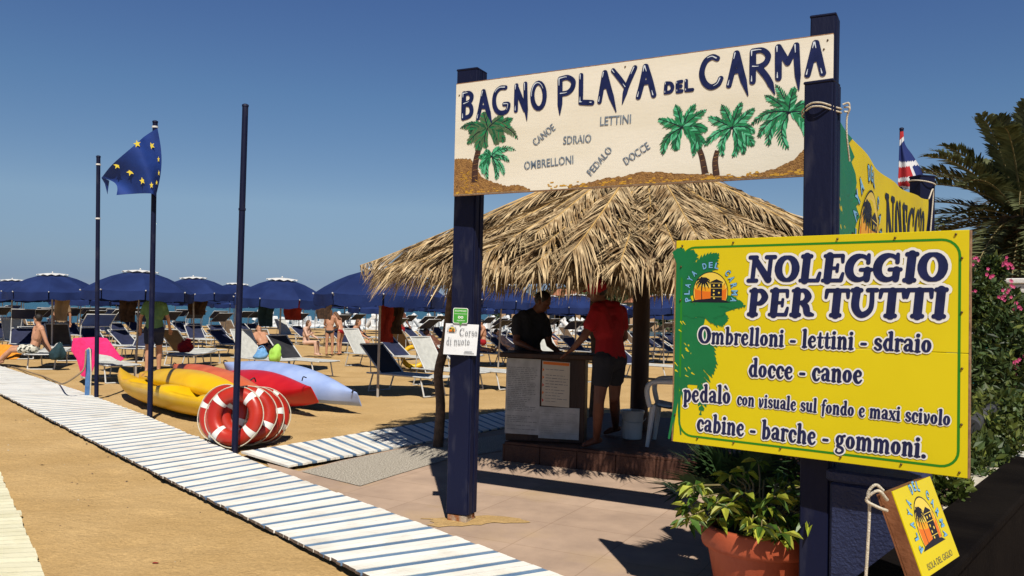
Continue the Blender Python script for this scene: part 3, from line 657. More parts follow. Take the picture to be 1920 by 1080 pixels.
# ground painted along the foot of the board
ink = Ink(sput)
def clampv(p): return (min(max(p[0], .003), S_len - .003), max(p[1], S_bot + .003))
def rough_line(pts, n=9, amp=.006):
    out = []
    for a, b in zip(pts[:-1], pts[1:]):
        for k in range(n): t = k / n; out.append((a[0] + (b[0] - a[0]) * t, a[1] + (b[1] - a[1]) * t + R.uniform(-amp, amp)))
    return out + [pts[-1]]
l1 = rough_line([z2(p) for p in ((62, 712), (130, 705), (200, 716), (250, 800), (300, 870), (400, 912), (500, 938), (600, 930), (700, 965))])
ink.poly([clampv(p) for p in l1 + [(z2((700, 965))[0], S_bot), (0, S_bot)]])
l2 = rough_line([z3(p) for p in ((150, 1078), (280, 1050), (430, 1015), (560, 1000), (690, 965), (850, 965), (1000, 970), (1200, 975))] + [z4(p) for p in ((170, 990), (380, 1005), (500, 978), (640, 940), (740, 880), (830, 800), (1000, 690))] )
ink.poly([clampv(p) for p in l2 + [(S_len, l2[-1][1]), (S_len, S_bot), (l2[0][0], S_bot)]])
for k in range(150):
    u = R.uniform(.02, S_len - .02)
    if .36 < u < .72: continue
    v = S_bot + .008 + abs(R.gauss(0, .016)); a = R.uniform(-.4, .4); l = R.uniform(.006, .02)
    ink.stroke([(u, v), (u + l * math.cos(a), v + l * math.sin(a) * .5)], [R.uniform(.005, .011)], 1)
for k in range(26): u = R.uniform(.05, .2); v = S_bot + R.uniform(.04, .17); ink.stroke([(u, v), (u + .02, v + R.uniform(-.015, .015))], [.004], 1)
ink.mb.build('painted_sand', [sand_paint, ochre, board_cream], sign)
def painted_palm(zz, c, tips, trunk, mats, w, rib=3, n=13, extra=None):
    ink = Ink(sput, .0022)
    if trunk:
        tp = [zz(p) for p in trunk[0]]; cv = curve(tp, 6); ink.stroke(cv, trunk[1], 4, cap0=False, cap1=False)
        for i in range(2, len(cv) - 1, 2): ink.stroke([(cv[i][0] - trunk[1][0] * .35, cv[i][1]), (cv[i][0] + trunk[1][0] * .35, cv[i][1] + .004)], [.003], 5)
    b = zz(c)
    for i, tpx in enumerate(tips):
        t = zz(tpx); frond2d(ink, b, t, R.uniform(.10, .2) if t[1] < b[1] + .04 else R.uniform(0, .06), w * .8 * R.uniform(.85, 1.1), mats, n, 3, R, w * .2)
    ink.mb.build('painted_palm', [g1, g2, g3, ink2 if rib == 3 else g2, bark_paint, sand_paint, g4], sign)
painted_palm(z2, (340, 455), [(110, 455), (170, 590), (260, 640), (330, 620), (420, 590), (480, 570), (592, 545), (552, 370), (470, 350), (300, 320), (220, 420), (180, 500)], ([(262, 640), (238, 760), (232, 910)], [.045, .052]), [6, 6, 0, 1, 6], .065)
painted_palm(z2, (372, 690), [(577, 640), (524, 740), (480, 855), (415, 892), (345, 885), (275, 790), (265, 705), (320, 640), (440, 610), (300, 840), (500, 640)], None, [0, 2, 2, 1], .042, 3, 12)
painted_palm(z3, (1035, 620), [(850, 555), (985, 440), (1140, 435), (1225, 480), (1235, 640), (1205, 745), (1120, 850), (990, 800), (885, 835), (1170, 800)], ([(1140, 730), (1185, 830), (1215, 975)], [.028, .04]), [0, 0, 2, 1], .055)
painted_palm(z4, (310, 668), [(140, 592), (235, 505), (375, 488), (465, 530), (467, 705), (455, 797), (385, 855), (310, 875), (245, 872), (115, 798)], ([(205, 825), (190, 900), (198, 998)], [.03, .042]), [0, 0, 2, 1], .052)
painted_palm(z4, (705, 560), [(535, 440), (612, 365), (745, 380), (840, 480), (858, 600), (832, 762), (700, 817), (560, 797), (490, 737), (440, 650), (900, 690)], None, [0, 0, 2, 1], .055)
# hand painted capitals
ink = Ink(sput, .0036); gl = Ink(sput, .0052)
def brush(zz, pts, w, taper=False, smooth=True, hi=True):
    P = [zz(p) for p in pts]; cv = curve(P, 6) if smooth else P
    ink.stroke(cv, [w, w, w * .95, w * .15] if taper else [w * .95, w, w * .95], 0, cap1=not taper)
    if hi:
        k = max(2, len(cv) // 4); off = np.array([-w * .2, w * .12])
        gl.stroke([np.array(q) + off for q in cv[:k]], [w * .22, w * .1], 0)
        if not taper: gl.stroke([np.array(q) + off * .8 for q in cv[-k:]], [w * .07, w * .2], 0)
w1 = .040
brush(z2, [(138, 165), (134, 370)], w1); brush(z2, [(136, 167), (180, 160), (203, 185), (190, 228), (142, 252)], w1 * .85); brush(z2, [(142, 252), (190, 262), (203, 310), (185, 352), (134, 372)], w1 * .85, hi=False)
brush(z2, [(300, 147), (278, 270), (256, 372)], w1 * .8); brush(z2, [(302, 147), (335, 285), (374, 412)], w1 * .95, True, hi=False); brush(z2, [(275, 275), (330, 278)], w1 * .7, hi=False)
brush(z2, [(488, 112), (440, 118), (402, 165), (393, 240), (412, 302), (450, 326), (498, 310), (514, 255), (478, 252)], w1 * .85)
brush(z2, [(580, 95), (577, 305)], w1 * .85); brush(z2, [(582, 115), (655, 300)], w1 * .9, hi=False); brush(z2, [(655, 80), (660, 250), (670, 392)], w1 * .8, True)
brush(z2, [(767 + 52 * math.cos(a), 180 - 108 * math.sin(a)) for a in np.linspace(1.9, 1.9 + 2 * PI, 20)], w1 * .85, smooth=False)
brush(z3, [(86, 245), (86, 400), (85, 525)], w1 * .95, True); brush(z3, [(88, 243), (145, 232), (188, 262), (180, 315), (145, 350), (95, 360)], w1 * .9)
brush(z3, [(250, 215), (248, 420)], w1 * .85); brush(z3, [(248, 425), (335, 428)], w1 * .95)
brush(z3, [(430, 195), (412, 310), (394, 420)], w1 * .85); brush(z3, [(434, 195), (470, 330), (524, 502)], w1 * .95, True, hi=False); brush(z3, [(410, 305), (458, 298)], w1 * .8, hi=False)
brush(z3, [(498, 176), (550, 240), (598, 305)], w1 * .8); brush(z3, [(668, 155), (605, 305), (570, 440)], w1 * .85, True)
brush(z3, [(750, 145), (725, 270), (696, 382)], w1 * .95); brush(z3, [(754, 145), (790, 265), (816, 368)], w1 * .95); brush(z3, [(725, 272), (786, 264)], w1 * .8, hi=False)
w2 = .024
brush(z3, [(912, 275), (906, 348)], w2); brush(z3, [(912, 274), (948, 278), (962, 310), (945, 340), (906, 349)], w2, hi=False)
brush(z3, [(1000, 268), (1000, 338)], w2); brush(z3, [(1000, 268), (1032, 261)], w2, hi=False); brush(z3, [(1000, 304), (1027, 298)], w2, hi=False); brush(z3, [(1000, 341), (1034, 335)], w2, hi=False)
brush(z3, [(1068, 255), (1068, 330)], w2); brush(z3, [(1068, 330), (1117, 325)], w2, hi=False)
brush(z4, [(206, 185), (170, 174), (122, 208), (98, 285), (116, 352), (160, 384), (208, 365), (230, 325)], w1 * .9)
brush(z4, [(338, 150), (312, 270), (287, 372)], w1 * .9); brush(z4, [(340, 150), (375, 290), (420, 446)], w1, True, hi=False); brush(z4, [(312, 278), (368, 266)], w1 * .8, hi=False)
brush(z4, [(455, 135), (452, 345)], w1); brush(z4, [(456, 132), (520, 127), (560, 162), (545, 212), (500, 240), (458, 242)], w1 * .85); brush(z4, [(495, 245), (560, 330), (607, 436)], w1 * .95, True, hi=False)
brush(z4, [(632, 105), (632, 320)], w1); brush(z4, [(634, 105), (697, 215)], w1 * .9, hi=False); brush(z4, [(697, 215), (757, 92)], w1 * .9, hi=False); brush(z4, [(757, 92), (764, 250), (774, 408)], w1 * .9, True)
brush(z4, [(890, 75), (862, 190), (835, 297)], w1 * .95); brush(z4, [(895, 75), (920, 190), (942, 287)], w1 * .95); brush(z4, [(866, 194), (920, 182)], w1 * .8, hi=False)
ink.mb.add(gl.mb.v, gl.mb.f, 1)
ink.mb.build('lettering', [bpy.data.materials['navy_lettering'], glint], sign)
for s, a, b, h in (('CANOE', z2((742, 606)), z2((914, 462)), .053), ('SDRAIO', z3((112, 752)), z3((330, 735)), .056), ('OMBRELLONI', z2((650, 802)), z3((193, 899)), .057),
                   ('PEDALO', z3((330, 998)), z3((498, 798)), .05), ('DOCCE', z3((602, 912)), z3((792, 779)), .053), ('LETTINI', z3((398, 606)), z3((638, 586)), .06)):
    ink = Ink(sput, .0036); bfont(ink, s, a, b, h, 0, .012)
    # the stencil's bridges
    d = np.array(b) - np.array(a); q = np.array([-d[1], d[0]]) / np.linalg.norm(d); n = len(s)
    for i, ch in enumerate(s):
        if ch in 'OBRDPAC':
            m0 = np.array(a) + d * ((i + .5) / n)
            ink.stroke([m0 - q * .004, m0 + q * (h + .004)], [.0024], 1, cap0=False, cap1=False)
    ink.mb.build('stencil_lettering', [sten, board_cream], sign)
# ------------------------------------------------------------------ the emblem printed on the yellow things
def palm_silhouette(ink, b, tp, k, m, lean=.05):  # printed palm silhouette in one solid ink
    ink.stroke(curve([b, ((b[0] + tp[0]) / 2 - lean * k, (b[1] + tp[1]) / 2), tp], 5), [.05 * k, .035 * k], m)
    for a, l in ((165, .42), (200, .5), (225, .52), (255, .5), (285, .5), (315, .5), (345, .46), (15, .42), (45, .34), (80, .3), (120, .36)):
        e = (tp[0] + l * k * math.cos(math.radians(a)), tp[1] + l * k * math.sin(math.radians(a)) * (1 if a > 180 else .7) - .06 * k)
        mid = ((tp[0] + e[0]) / 2, (tp[1] + e[1]) / 2 + .1 * k)
        ink.stroke(curve([tp, mid, e], 4), [.05 * k, .12 * k, .08 * k, .01 * k], m, cap1=False)
        for f in (.4, .6, .8):
            c0 = (tp[0] + (e[0] - tp[0]) * f, tp[1] + (e[1] - tp[1]) * f + .07 * k)
            ink.stroke([c0, (c0[0] + .05 * k * math.cos(math.radians(a)), c0[1] - .17 * k)], [.05 * k, .008 * k], m, cap1=False)
def emblem(ink, c, s, mats):
    """Rising sun, palm and square tower under arched letters; s = sun radius. mats: dict of slots."""
    x, y = c
    def dome(r, ry, m, y0=0.0):
        pts = [(x + r * s * math.cos(a), y + y0 * s + ry * s * math.sin(a)) for a in np.linspace(-.42, PI + .42, 26)]
        ink.poly(pts, m)
    dome(1.03, 1.13, mats['dark']); dome(.99, 1.08, mats['pale']); 
    for r_, f, m in ((.99, .62, 'amber'), (.99, .28, 'orange')):
        pts = [(x - r_ * s * math.cos(a), y - .42 * s + (f + .42) * s * (1 - .35 * math.sin(a))) for a in np.linspace(0, PI, 14)]
        lo = [(x + .93 * s, y - .42 * s), (x - .93 * s, y - .42 * s)]
        def cl(p):
            dx = p[0] - x; dy = (p[1] - y) / 1.08; rr_ = math.hypot(dx, dy)
            return p if rr_ <= .985 * s else (x + dx / rr_ * .985 * s, y + dy / rr_ * .985 * s * 1.08)
        ink.poly([cl(p) for p in pts] + [cl(p) for p in lo], mats[m])
    # tower
    tx0, tx1 = x + .02 * s, x + .68 * s
    ink.poly([(tx0, y - .45 * s), (tx1, y - .45 * s), (tx1, y + .52 * s), (tx0, y + .52 * s)], mats['dark'])
    ink.poly([(tx0 - .05 * s, y + .5 * s), (tx1 + .05 * s, y + .5 * s), (tx1 + .02 * s, y + .57 * s), ((tx0 + tx1) / 2, y + .72 * s), (tx0 - .02 * s, y + .57 * s)], mats['dark'])
    for f in (.5, .22, -.25): ink.stroke([(tx0, y + f * s), (tx1, y + f * s)], [.022 * s], mats['pale'])
    for a, b in ((.2, .37), (.5, .38), (.2, .08), (.5, -.03), (.2, -.12), (.22, -.33)): ink.disc((x + a * s, y + b * s), .055 * s, mats['pale'], 8)
    ink.poly([(x - 1.2 * s, y - .56 * s), (x + 1.2 * s, y - .56 * s), (x + .85 * s, y - .43 * s), (x, y - .34 * s), (x - .9 * s, y - .43 * s)], mats['dark'])
    palm_silhouette(ink, (x - .5 * s, y - .45 * s), (x - .42 * s, y + .62 * s), s * 1.0, mats['dark'])
    for ps in (0, 1):
        word = 'PLAYA DEL CARMA'; n = len(word)
        for i, ch in enumerate(word):
            if ch == ' ': continue
            a = math.radians(196 - i * (212 / (n - 1))); r_ = 1.24 * s
            b = np.array([x + r_ * math.cos(a), y + r_ * 1.08 * math.sin(a)]); tg = np.array([math.sin(a), -math.cos(a)])
            hw = (.115 if ch != 'M' else .14) * s
            bfont(ink, ch, b - tg * hw, b + tg * hw, .33 * s, mats['outline'] if ps == 0 else mats['blue'], .085 if ps == 0 else .03)
# ------------------------------------------------------------------ big yellow board
YA, YB = D(1268, 452, 4.28), D(1818, 430, 3.45)
Y_dir = Vector((YB.x - YA.x, YB.y - YA.y, 0)); Y_len = Y_dir.length; Y_dir.normalize(); Y_nrm = Vector((Y_dir.y, -Y_dir.x, 0)); Y_ang = math.atan2(Y_dir.y, Y_dir.x)
Y_top = (YA.z + YB.z) / 2; Y_bot = (D(1268, 828, 4.28).z + D(1808, 897, 3.45).z) / 2
def yput(u, v, h): return Vector((YA.x, YA.y, 0)) + Y_dir * u + Vector((0, 0, v)) + Y_nrm * h
ys = thing('advertising_board', 'big yellow board reading Noleggio per tutti, fixed to the roped navy post', 'sign', (YA.x, YA.y, Y_bot))
Yr = Matrix.Rotation(Y_ang, 4, 'Z'); ym = (Y_top + Y_bot) / 2
mb = MB(); hs = (Y_top - Y_bot - .002) / 2
mb.box(yput(Y_len / 2, Y_bot + hs / 2, -.012), (Y_len, .024, hs), Yr, 0, .002); mb.box(yput(Y_len / 2, Y_top - hs / 2, -.012), (Y_len, .024, hs), Yr, 0, .002)
mb.build('panel', yellow, ys)
mb = MB()
for u in (-.003, Y_len + .003): mb = MB(); mb.box(yput(u, ym, -.0125), (.006, .025, Y_top - Y_bot - .002), Yr); mb.build('panel_edge', wood_edge, ys)
HY = hom([(1268, 452), (1818, 430), (1808, 897), (1268, 828)], [(0, Y_top), (Y_len, Y_top), (Y_len, Y_bot), (0, Y_bot)])
def z7(p): return HY(1250 + p[0] / 2.2034, 420 + p[1] / 2.2034)
def z8(p): return HY(1260 + p[0] / 6.0, 440 + p[1] / 6.0)
ink = Ink(yput, .0008)
# green border with rounded corners
u0, u1, v0, v1, rr_ = .035, Y_len - .035, Y_bot + .038, Y_top - .038, .07
pts = []
for cx_, cy_, a0 in ((u1 - rr_, v1 - rr_, 0), (u0 + rr_, v1 - rr_, 90), (u0 + rr_, v0 + rr_, 180), (u1 - rr_, v0 + rr_, 270)):
    pts += [(cx_ + rr_ * math.cos(math.radians(a0 + 15 * i)), cy_ + rr_ * math.sin(math.radians(a0 + 15 * i))) for i in range(7)]
ink.stroke(pts + [pts[0]], [.0105], 1, cap0=False, cap1=False)
# green palm mass on the inner side
mass = [(38, 118), (75, 165), (92, 215), (95, 285), (112, 330), (150, 352), (215, 332), (262, 325), (322, 345), (268, 362), (240, 372), (247, 398), (205, 392), (165, 388), (160, 415), (150, 440), (128, 462), (134, 500), (150, 545), (190, 585), (158, 590), (163, 640), (150, 672), (100, 668), (70, 690), (55, 760), (45, 830), (28, 888), (22, 886), (30, 700), (36, 400)]
ink.poly([(max(z7(p)[0], .003), z7(p)[1]) for p in mass], 0)
def spiky(c, tip, w, n=12, bow=.1):
    frond2d(ink, z7(c), z7(tip), bow, w, [0], n, 0, R, .02)
for c, t, w in (((60, 190), (45, 105), .05), ((75, 230), (112, 112), .06), ((90, 270), (215, 128), .07), ((100, 300), (160, 155), .06), ((120, 330), (325, 345), .05), ((110, 350), (250, 410), .06), ((110, 400), (190, 630), .06), ((90, 430), (150, 790), .06), ((90, 300), (160, 225), .06), ((60, 640), (90, 740), .03), ((80, 380), (245, 372), .05)):
    spiky(c, t, w, 14)
for k in range(44):
    a = z7((R.uniform(40, 120), R.uniform(380, 700))); 
    if k % 2: ink.stroke([a, (a[0] + R.uniform(.008, .02), a[1] - R.uniform(.005, .02))], [R.uniform(.004, .01), .002], 2, cap1=False)
ink.stroke(curve([z7((25, 885)), z7((45, 760)), z7((55, 640))], 6), [.012, .02], 0); ink.stroke(curve([z7((72, 870)), z7((62, 760)), z7((78, 640))], 6), [.008, .012], 0)
ink.mb.build('palm_print', [sgreen, lgreen, yellow], ys)
# emblem
ink = Ink(yput, .0021)
cE = z8((440, 660)); rE = abs(z8((630, 660))[0] - z8((250, 660))[0]) / 2
emblem(ink, cE, rE, dict(dark=0, pale=1, amber=2, orange=3, outline=4, blue=5))
ink.mb.build('emblem', [ink2, or3, or2, or1, ink2, sky_p], ys)
ha, tx = Ink(yput, .0022), Ink(yput, .0036)
def yl(s, a, b, h, **k): write((ha, tx), s, z7(a), z7(b), h, 0, halo=0, **k)
def vh(a, b): return abs(z7(a)[1] - z7(b)[1])
yl('NOLEGGIO', (338, 244), (1158, 242), vh((340, 135), (340, 244)), slant=.10, track=-.03, halo_w=.10, weight=1.2)
yl('PER TUTTI', (334, 384), (1158, 394), vh((340, 275), (340, 384)), slant=.10, track=-.03, halo_w=.10, weight=1.2)
yl('Ombrelloni - lettini - sdraio', (137, 499), (1092, 539), vh((150, 428), (150, 500)), slant=.06, halo_w=.085, weight=1.1)
yl('docce - canoe', (343, 637), (808, 666), vh((352, 560), (352, 640)), slant=.06, halo_w=.085, weight=1.1)
yl('pedalò', (80, 738), (274, 749), vh((200, 668), (200, 745)), slant=.06, halo_w=.085, weight=1.1)
yl('con visuale sul fondo e maxi scivolo', (297, 752), (1164, 838), vh((400, 705), (400, 763)), slant=.06, halo_w=.085, weight=1.1)
yl('cabine - barche - gommoni.', (136, 857), (1068, 970), vh((240, 793), (240, 870)), slant=.06, halo_w=.085, weight=1.1)
ha.mb.build('lettering_outline', white_p, ys); tx.mb.build('lettering', bpy.data.materials['navy_lettering'], ys)
mb = MB()
for p in ((275, 78), (705, 62), (943, 57), (1195, 42), (1219, 142), (1215, 370), (1213, 603), (1208, 832), (1197, 1026), (962, 993), (718, 963), (475, 928), (286, 904), (140, 886), (66, 92), (62, 180), (62, 320), (48, 790)):
    u, v = z7(p); mb = MB(); mb.ell(yput(u, v, .003), .0055, 8); mb.build('nail', nailm, ys)
mb = MB()
for u in (.12, Y_len - .12): mb.box(yput(u, ym, -.045), (.05, .04, Y_top - Y_bot - .06), Yr, 0, .003)
for v in (Y_bot + .25, Y_top - .25): mb.box(yput(Y_len / 2, v, -.0335), (Y_len - .32, .017, .05), Yr, 0, .003)
mb.build('batten', wood_edge, ys)
# small leaning yellow board
A = D(1674, 921, 2.80); zt = A.z
def depth_for(px, py, z): g = G(px, py, z); return g
B = G(1744, 893, zt); wv = Vector((B.x - A.x, B.y - A.y, 0)); bw = wv.length; wd = wv.normalized(); nd = Vector((wd.y, -wd.x, 0))
best = None
for i in range(400):
    a = i * .001
    for j in range(10, 60):
        b = j * .01; p = A + nd * a - Vector((0, 0, b)); v = p - Vector((0, 0, CAM_H)); k = v.dot(Vector(_f))
        px, py = 960 + FPX * v.dot(Vector(_r)) / k, 540 - FPX * v.dot(Vector(_u)) / k
        e = abs(px - 1733) + abs(py - 1090)
        if best is None or e < best[0]: best = (e, a, b)
hv = nd * best[1] - Vector((0, 0, best[2])); bh = hv.length; hd = hv.normalized(); fn = wd.cross(hd); fn = -fn if fn.dot(nd) < 0 else fn
def bput(u, v, h): return A + wd * u - hd * (v - bh) + fn * h   # v up from the lower edge
bs = thing('leaning_board', 'small yellow board with the same emblem, tilted on a wooden box frame', 'sign', A)
rot = Matrix((wd, fn, -hd)).transposed().to_4x4()
mb = MB(); mb.box(bput(bw / 2, bh / 2, -.003), (bw, .006, bh), rot, 0, .001); mb.build('panel', yellow, bs)
boxwood = mat('brown_box_wood', (0.16, 0.055, 0.02), (0.26, 0.10, 0.04), 9, 0.6, 0.3, 40)
mb = MB(); th = .045
mb.box(bput(.008, bh / 2, -.006 - th / 2), (.016, th, bh), rot, 0, .002); mb.box(bput(bw - .008, bh / 2, -.006 - th / 2), (.016, th, bh), rot, 0, .002)
mb.box(bput(bw / 2, bh - .008, -.006 - th / 2), (bw - .033, th, .016), rot, 0, .002); mb.box(bput(bw / 2, .008, -.006 - th / 2), (bw - .033, th, .016), rot, 0, .002)
mb.box(bput(bw / 2, bh / 2, -.006 - th - .003), (bw, .006, bh), rot)
mb.build('frame', boxwood, bs)
ink = Ink(bput, .0008); emblem(ink, (bw * .5, bh * .45), bh * .345, dict(dark=0, pale=1, amber=2, orange=3, outline=4, blue=5))
ink.mb.build('emblem', [ink2, or3, or2, or1, ink2, sky_p], bs)
ink = Ink(bput, .0008); bfont(ink, 'ISOLA DEL GIGLIO', (bw * .16, bh * .055), (bw * .84, bh * .055), .022, 0); ink.mb.build('lettering', bpy.data.materials['navy_lettering'], bs)
# rope hanging from the box's corner
def rope(name, label, paths, mats, rad=.006, cat='rope', part_of=None):
    if part_of is None: o = thing(name, label, cat, Vector(paths[0][0])); nm = 'strand'
    for i, p in enumerate(paths):
        mb = MB(); mb.tube(curve(p, 6), rad, 6); mb.build('strand', mats, o)
    return o
q = A - nd * .04
k0 = Vector(q); 
rope('rope', 'pale knotted rope hanging from the corner of the small tilted board', [
    [k0 + Vector((.0, -.02, .0)), k0 + Vector((-.03, -.03, .02)), k0 + Vector((-.05, -.02, -.01)), k0 + Vector((-.045, -.02, -.06)), k0 + Vector((-.05, -.02, -.2)), k0 + Vector((-.062, -.02, -.45)), k0 + Vector((-.06, -.02, -.7))],
    [k0 + Vector((.01, -.03, -.03)), k0 + Vector((-.03, -.05, .005)), k0 + Vector((-.06, -.03, -.03)), k0 + Vector((-.03, -.04, -.05)), k0 + Vector((.01, -.03, -.065))]], rope_m, .0055)
# rope round the post's head
z = p3.z - .115
loop = [p3 + Vector((0, 0, -.115)) + (Vector((math.cos(a), math.sin(a), 0)) * .086 * (1 + .06 * math.cos(4 * (a - S_ang + .1)))) + Vector((0, 0, .012 * math.sin(a * 2))) for a in np.linspace(0, 2 * PI, 17)]
kn = p3 + Vector((.085, -.06, -.12))
rope('rope', 'pale rope looped and knotted round the head of the navy post', [loop, [v + Vector((0, 0, -.018)) for v in loop], [kn, kn + Vector((.02, -.02, -.01)), kn + Vector((.015, .0, -.05)), kn + Vector((.02, .01, -.14)), kn + Vector((.05, .05, -.25))],
     [kn + Vector((-.01, -.01, .01)), kn + Vector((.015, -.02, .015)), kn + Vector((.02, -.01, -.02)), kn + Vector((-.005, -.015, -.025))]], rope_m, .0045)
# navy pier behind the board
pc = yput(.93, 0, -.27); zt = G(1560, 874).z; 
pier = thing('masonry_pier', 'low navy painted masonry pier below the big yellow board', 'pier', (pc.x, pc.y, 0))
ztop = D(1600, 888, pc.y - .12).z
mb = MB(); mb.box((pc.x, pc.y, (ztop - .06) / 2), (.36, .3, ztop - .06), Yr, 0, .012); mb.build('body', navy_rough, pier)
mb = MB(); mb.box((pc.x, pc.y, ztop - .028), (.39, .33, .056), Yr, 0, .012); mb.build('coping', navy_rough, pier)
# notices on the gateway post
def flat_sheet(name, label, cat, pxs, y, thick=.003, m=None, nrm_off=0.0):
    P = [D(px, py, yy) for (px, py), yy in zip(pxs, y if hasattr(y, '__len__') else [y] * 4)]
    return P
fd = pb.y - .11
def nput(pxs, dl):
    TL, TR, BL = D(*pxs[0], dl), D(*pxs[1], dl), D(*pxs[2], dl); U = TR - TL; V = TL - BL; n = U.cross(V).normalized(); n = -n if n.y > 0 else n
    return (lambda u, v, h: BL + U * u + V * v + n * h), U.length, V.length, n
put, wl, hl, n = nput([(836, 606), (898, 609), (831, 664)], fd)
nt_ = thing('paper_notice', 'white paper notice reading Corso di nuoto on the navy post', 'notice', put(.5, 0, 0))
mb = MB(); P = [[put(i / 8, j / 8, .004 * math.sin(i * .8) * (j / 8 - .5)) for j in range(9)] for i in range(9)]; mb.grid(P); mb.grid([[p - n * .002 for p in r_] for r_ in P][::-1]); mb.build('sheet', paper, nt_)
def inkput(u, v, h): return put(u / wl, v / hl, h + .006)
ink = Ink(inkput); ink2_ = Ink(inkput)
write((None, ink), 'Corso', (wl * .43, hl * .60), (wl * .99, hl * .62), hl * .27, 0, weight=.5)
write((None, ink), 'di nuoto', (wl * .06, hl * .30), (wl * .78, hl * .32), hl * .27, 0, weight=.5)
ink.stroke([(wl * .64, hl * .12), (wl * .86, hl * .12)], [.004], 0); ink.stroke([(wl * .62, hl * .07), (wl * .92, hl * .07)], [.004], 0)
ink.mb.build('lettering', grey_ink, nt_)
ink = Ink(inkput, .002); emblem(ink, (wl * .2, hl * .78), hl * .10, dict(dark=0, pale=1, amber=2, orange=3, outline=0, blue=0)); ink.mb.build('emblem', [ink2, or3, or2, or1], nt_)
put2, wl2, hl2, n2 = nput([(850, 577), (878, 578), (849, 606)], fd - .012)
st = thing('sticker', 'small green sticker with two round owl eyes above the paper notice', 'sticker', put2(.5, 0, 0))
mb = MB()
def s2(u, v, h): return put2(u / wl2, v / hl2, h)
ink = Ink(s2, .0)
def rrect(x0, y0, x1, y1, r_): return [(cx_ + r_ * math.cos(math.radians(a0 + 22.5 * i)), cy_ + r_ * math.sin(math.radians(a0 + 22.5 * i))) for cx_, cy_, a0 in ((x1 - r_, y1 - r_, 0), (x0 + r_, y1 - r_, 90), (x0 + r_, y0 + r_, 180), (x1 - r_, y0 + r_, 270)) for i in range(5)]
ink.k = 5; ink.poly(rrect(0, .0, wl2, hl2, .012), 0); ink.k = 15; ink.poly(rrect(.004, .004, wl2 - .004, hl2 - .004, .01), 1)
ink.poly([(wl2 * .42, .004), (wl2 * .62, .004), (wl2 * .52, -.014)], 1)
bfont(ink, 'RECOMMENDED', (wl2 * .12, hl2 * .76), (wl2 * .88, hl2 * .76), .012, 0); ink.stroke([(wl2 * .1, hl2 * .62), (wl2 * .9, hl2 * .62)], [.002], 0)
for s in (.42, .6): ink.disc((wl2 * s, hl2 * .4), .0095, 0); ink.disc((wl2 * s, hl2 * .4), .005, 1)
bfont(ink, 'tripadvisor', (wl2 * .26, hl2 * .16), (wl2 * .8, hl2 * .16), .011, 0)
ink.mb.build('print', [white_p, sticker_g], st)
mb = MB(); mb.poly([put2(a / wl2, b / hl2, -.002) for a, b in rrect(0, 0, wl2, hl2, .012)]); mb.build('backing', white_p, st)
# ------------------------------------------------------------------ thatched hut
FLc, FRc = G(945, 868), G(1275, 906)
He = (FRc - FLc).normalized(); Hn = Vector((-He.y, He.x, 0)); H_ang = math.atan2(He.y, He.x); Hr = Matrix.Rotation(H_ang, 4, 'Z')
PZ = .22
def hp(u, v, z): return FLc + He * u + Hn * v + Vector((0, 0, z))
plat = thing('hut_platform', 'low red brown wooden platform under the thatched roof', 'platform', FLc)
mb = MB()
for i in range(20): mb.box(hp(2.0, .075 + i * .15, PZ - .0125), (4.0, .146, .025), Hr, 0, .003)
mb.build('deck', platwood, plat)
mb = MB()
for i in range(10): mb.box(hp(.2 + i * .4, .013, (PZ - .027) / 2), (.394, .025, PZ - .027), Hr, 0, .003)
mb.box(hp(-.014, 1.5, (PZ - .027) / 2), (.025, 2.98, PZ - .027), Hr, 0, .003)
mb.build('skirting', platwood, plat)
HC = Vector((1.5, 9.55, 0))
def roof_z(r):
    xs = [0, .3, .9, 1.6, 2.18, 2.7, 3.05, 3.3, 3.6]; zs = [3.12, 3.06, 2.84, 2.54, 2.28, 2.06, 1.92, 1.84, 1.7]
    return float(np.interp(r, xs, zs))
roof = thing('palm_thatch_roof', 'wide conical roof of dry straw coloured palm fronds on branch posts', 'thatched roof', (HC.x, HC.y, 1.8))
mb = MB(); rr = random.Random(11)
def blade(mb, a, b, w, droop, m=0, up=Vector((0, 0, 1))):
    d = b - a; s = d.cross(up); s = s.normalized() if s.length > 1e-5 else Vector((1, 0, 0))
    c = (a + b) / 2 + Vector((0, 0, droop)); tw = Vector((0, 0, rr.uniform(-.5, .5))) * w
    mb.add([a - s * w * .5, a + s * w * .5, c + s * w * .55 + tw, c - s * w * .55 - tw, b], [(0, 1, 2, 3), (3, 2, 4)], m)
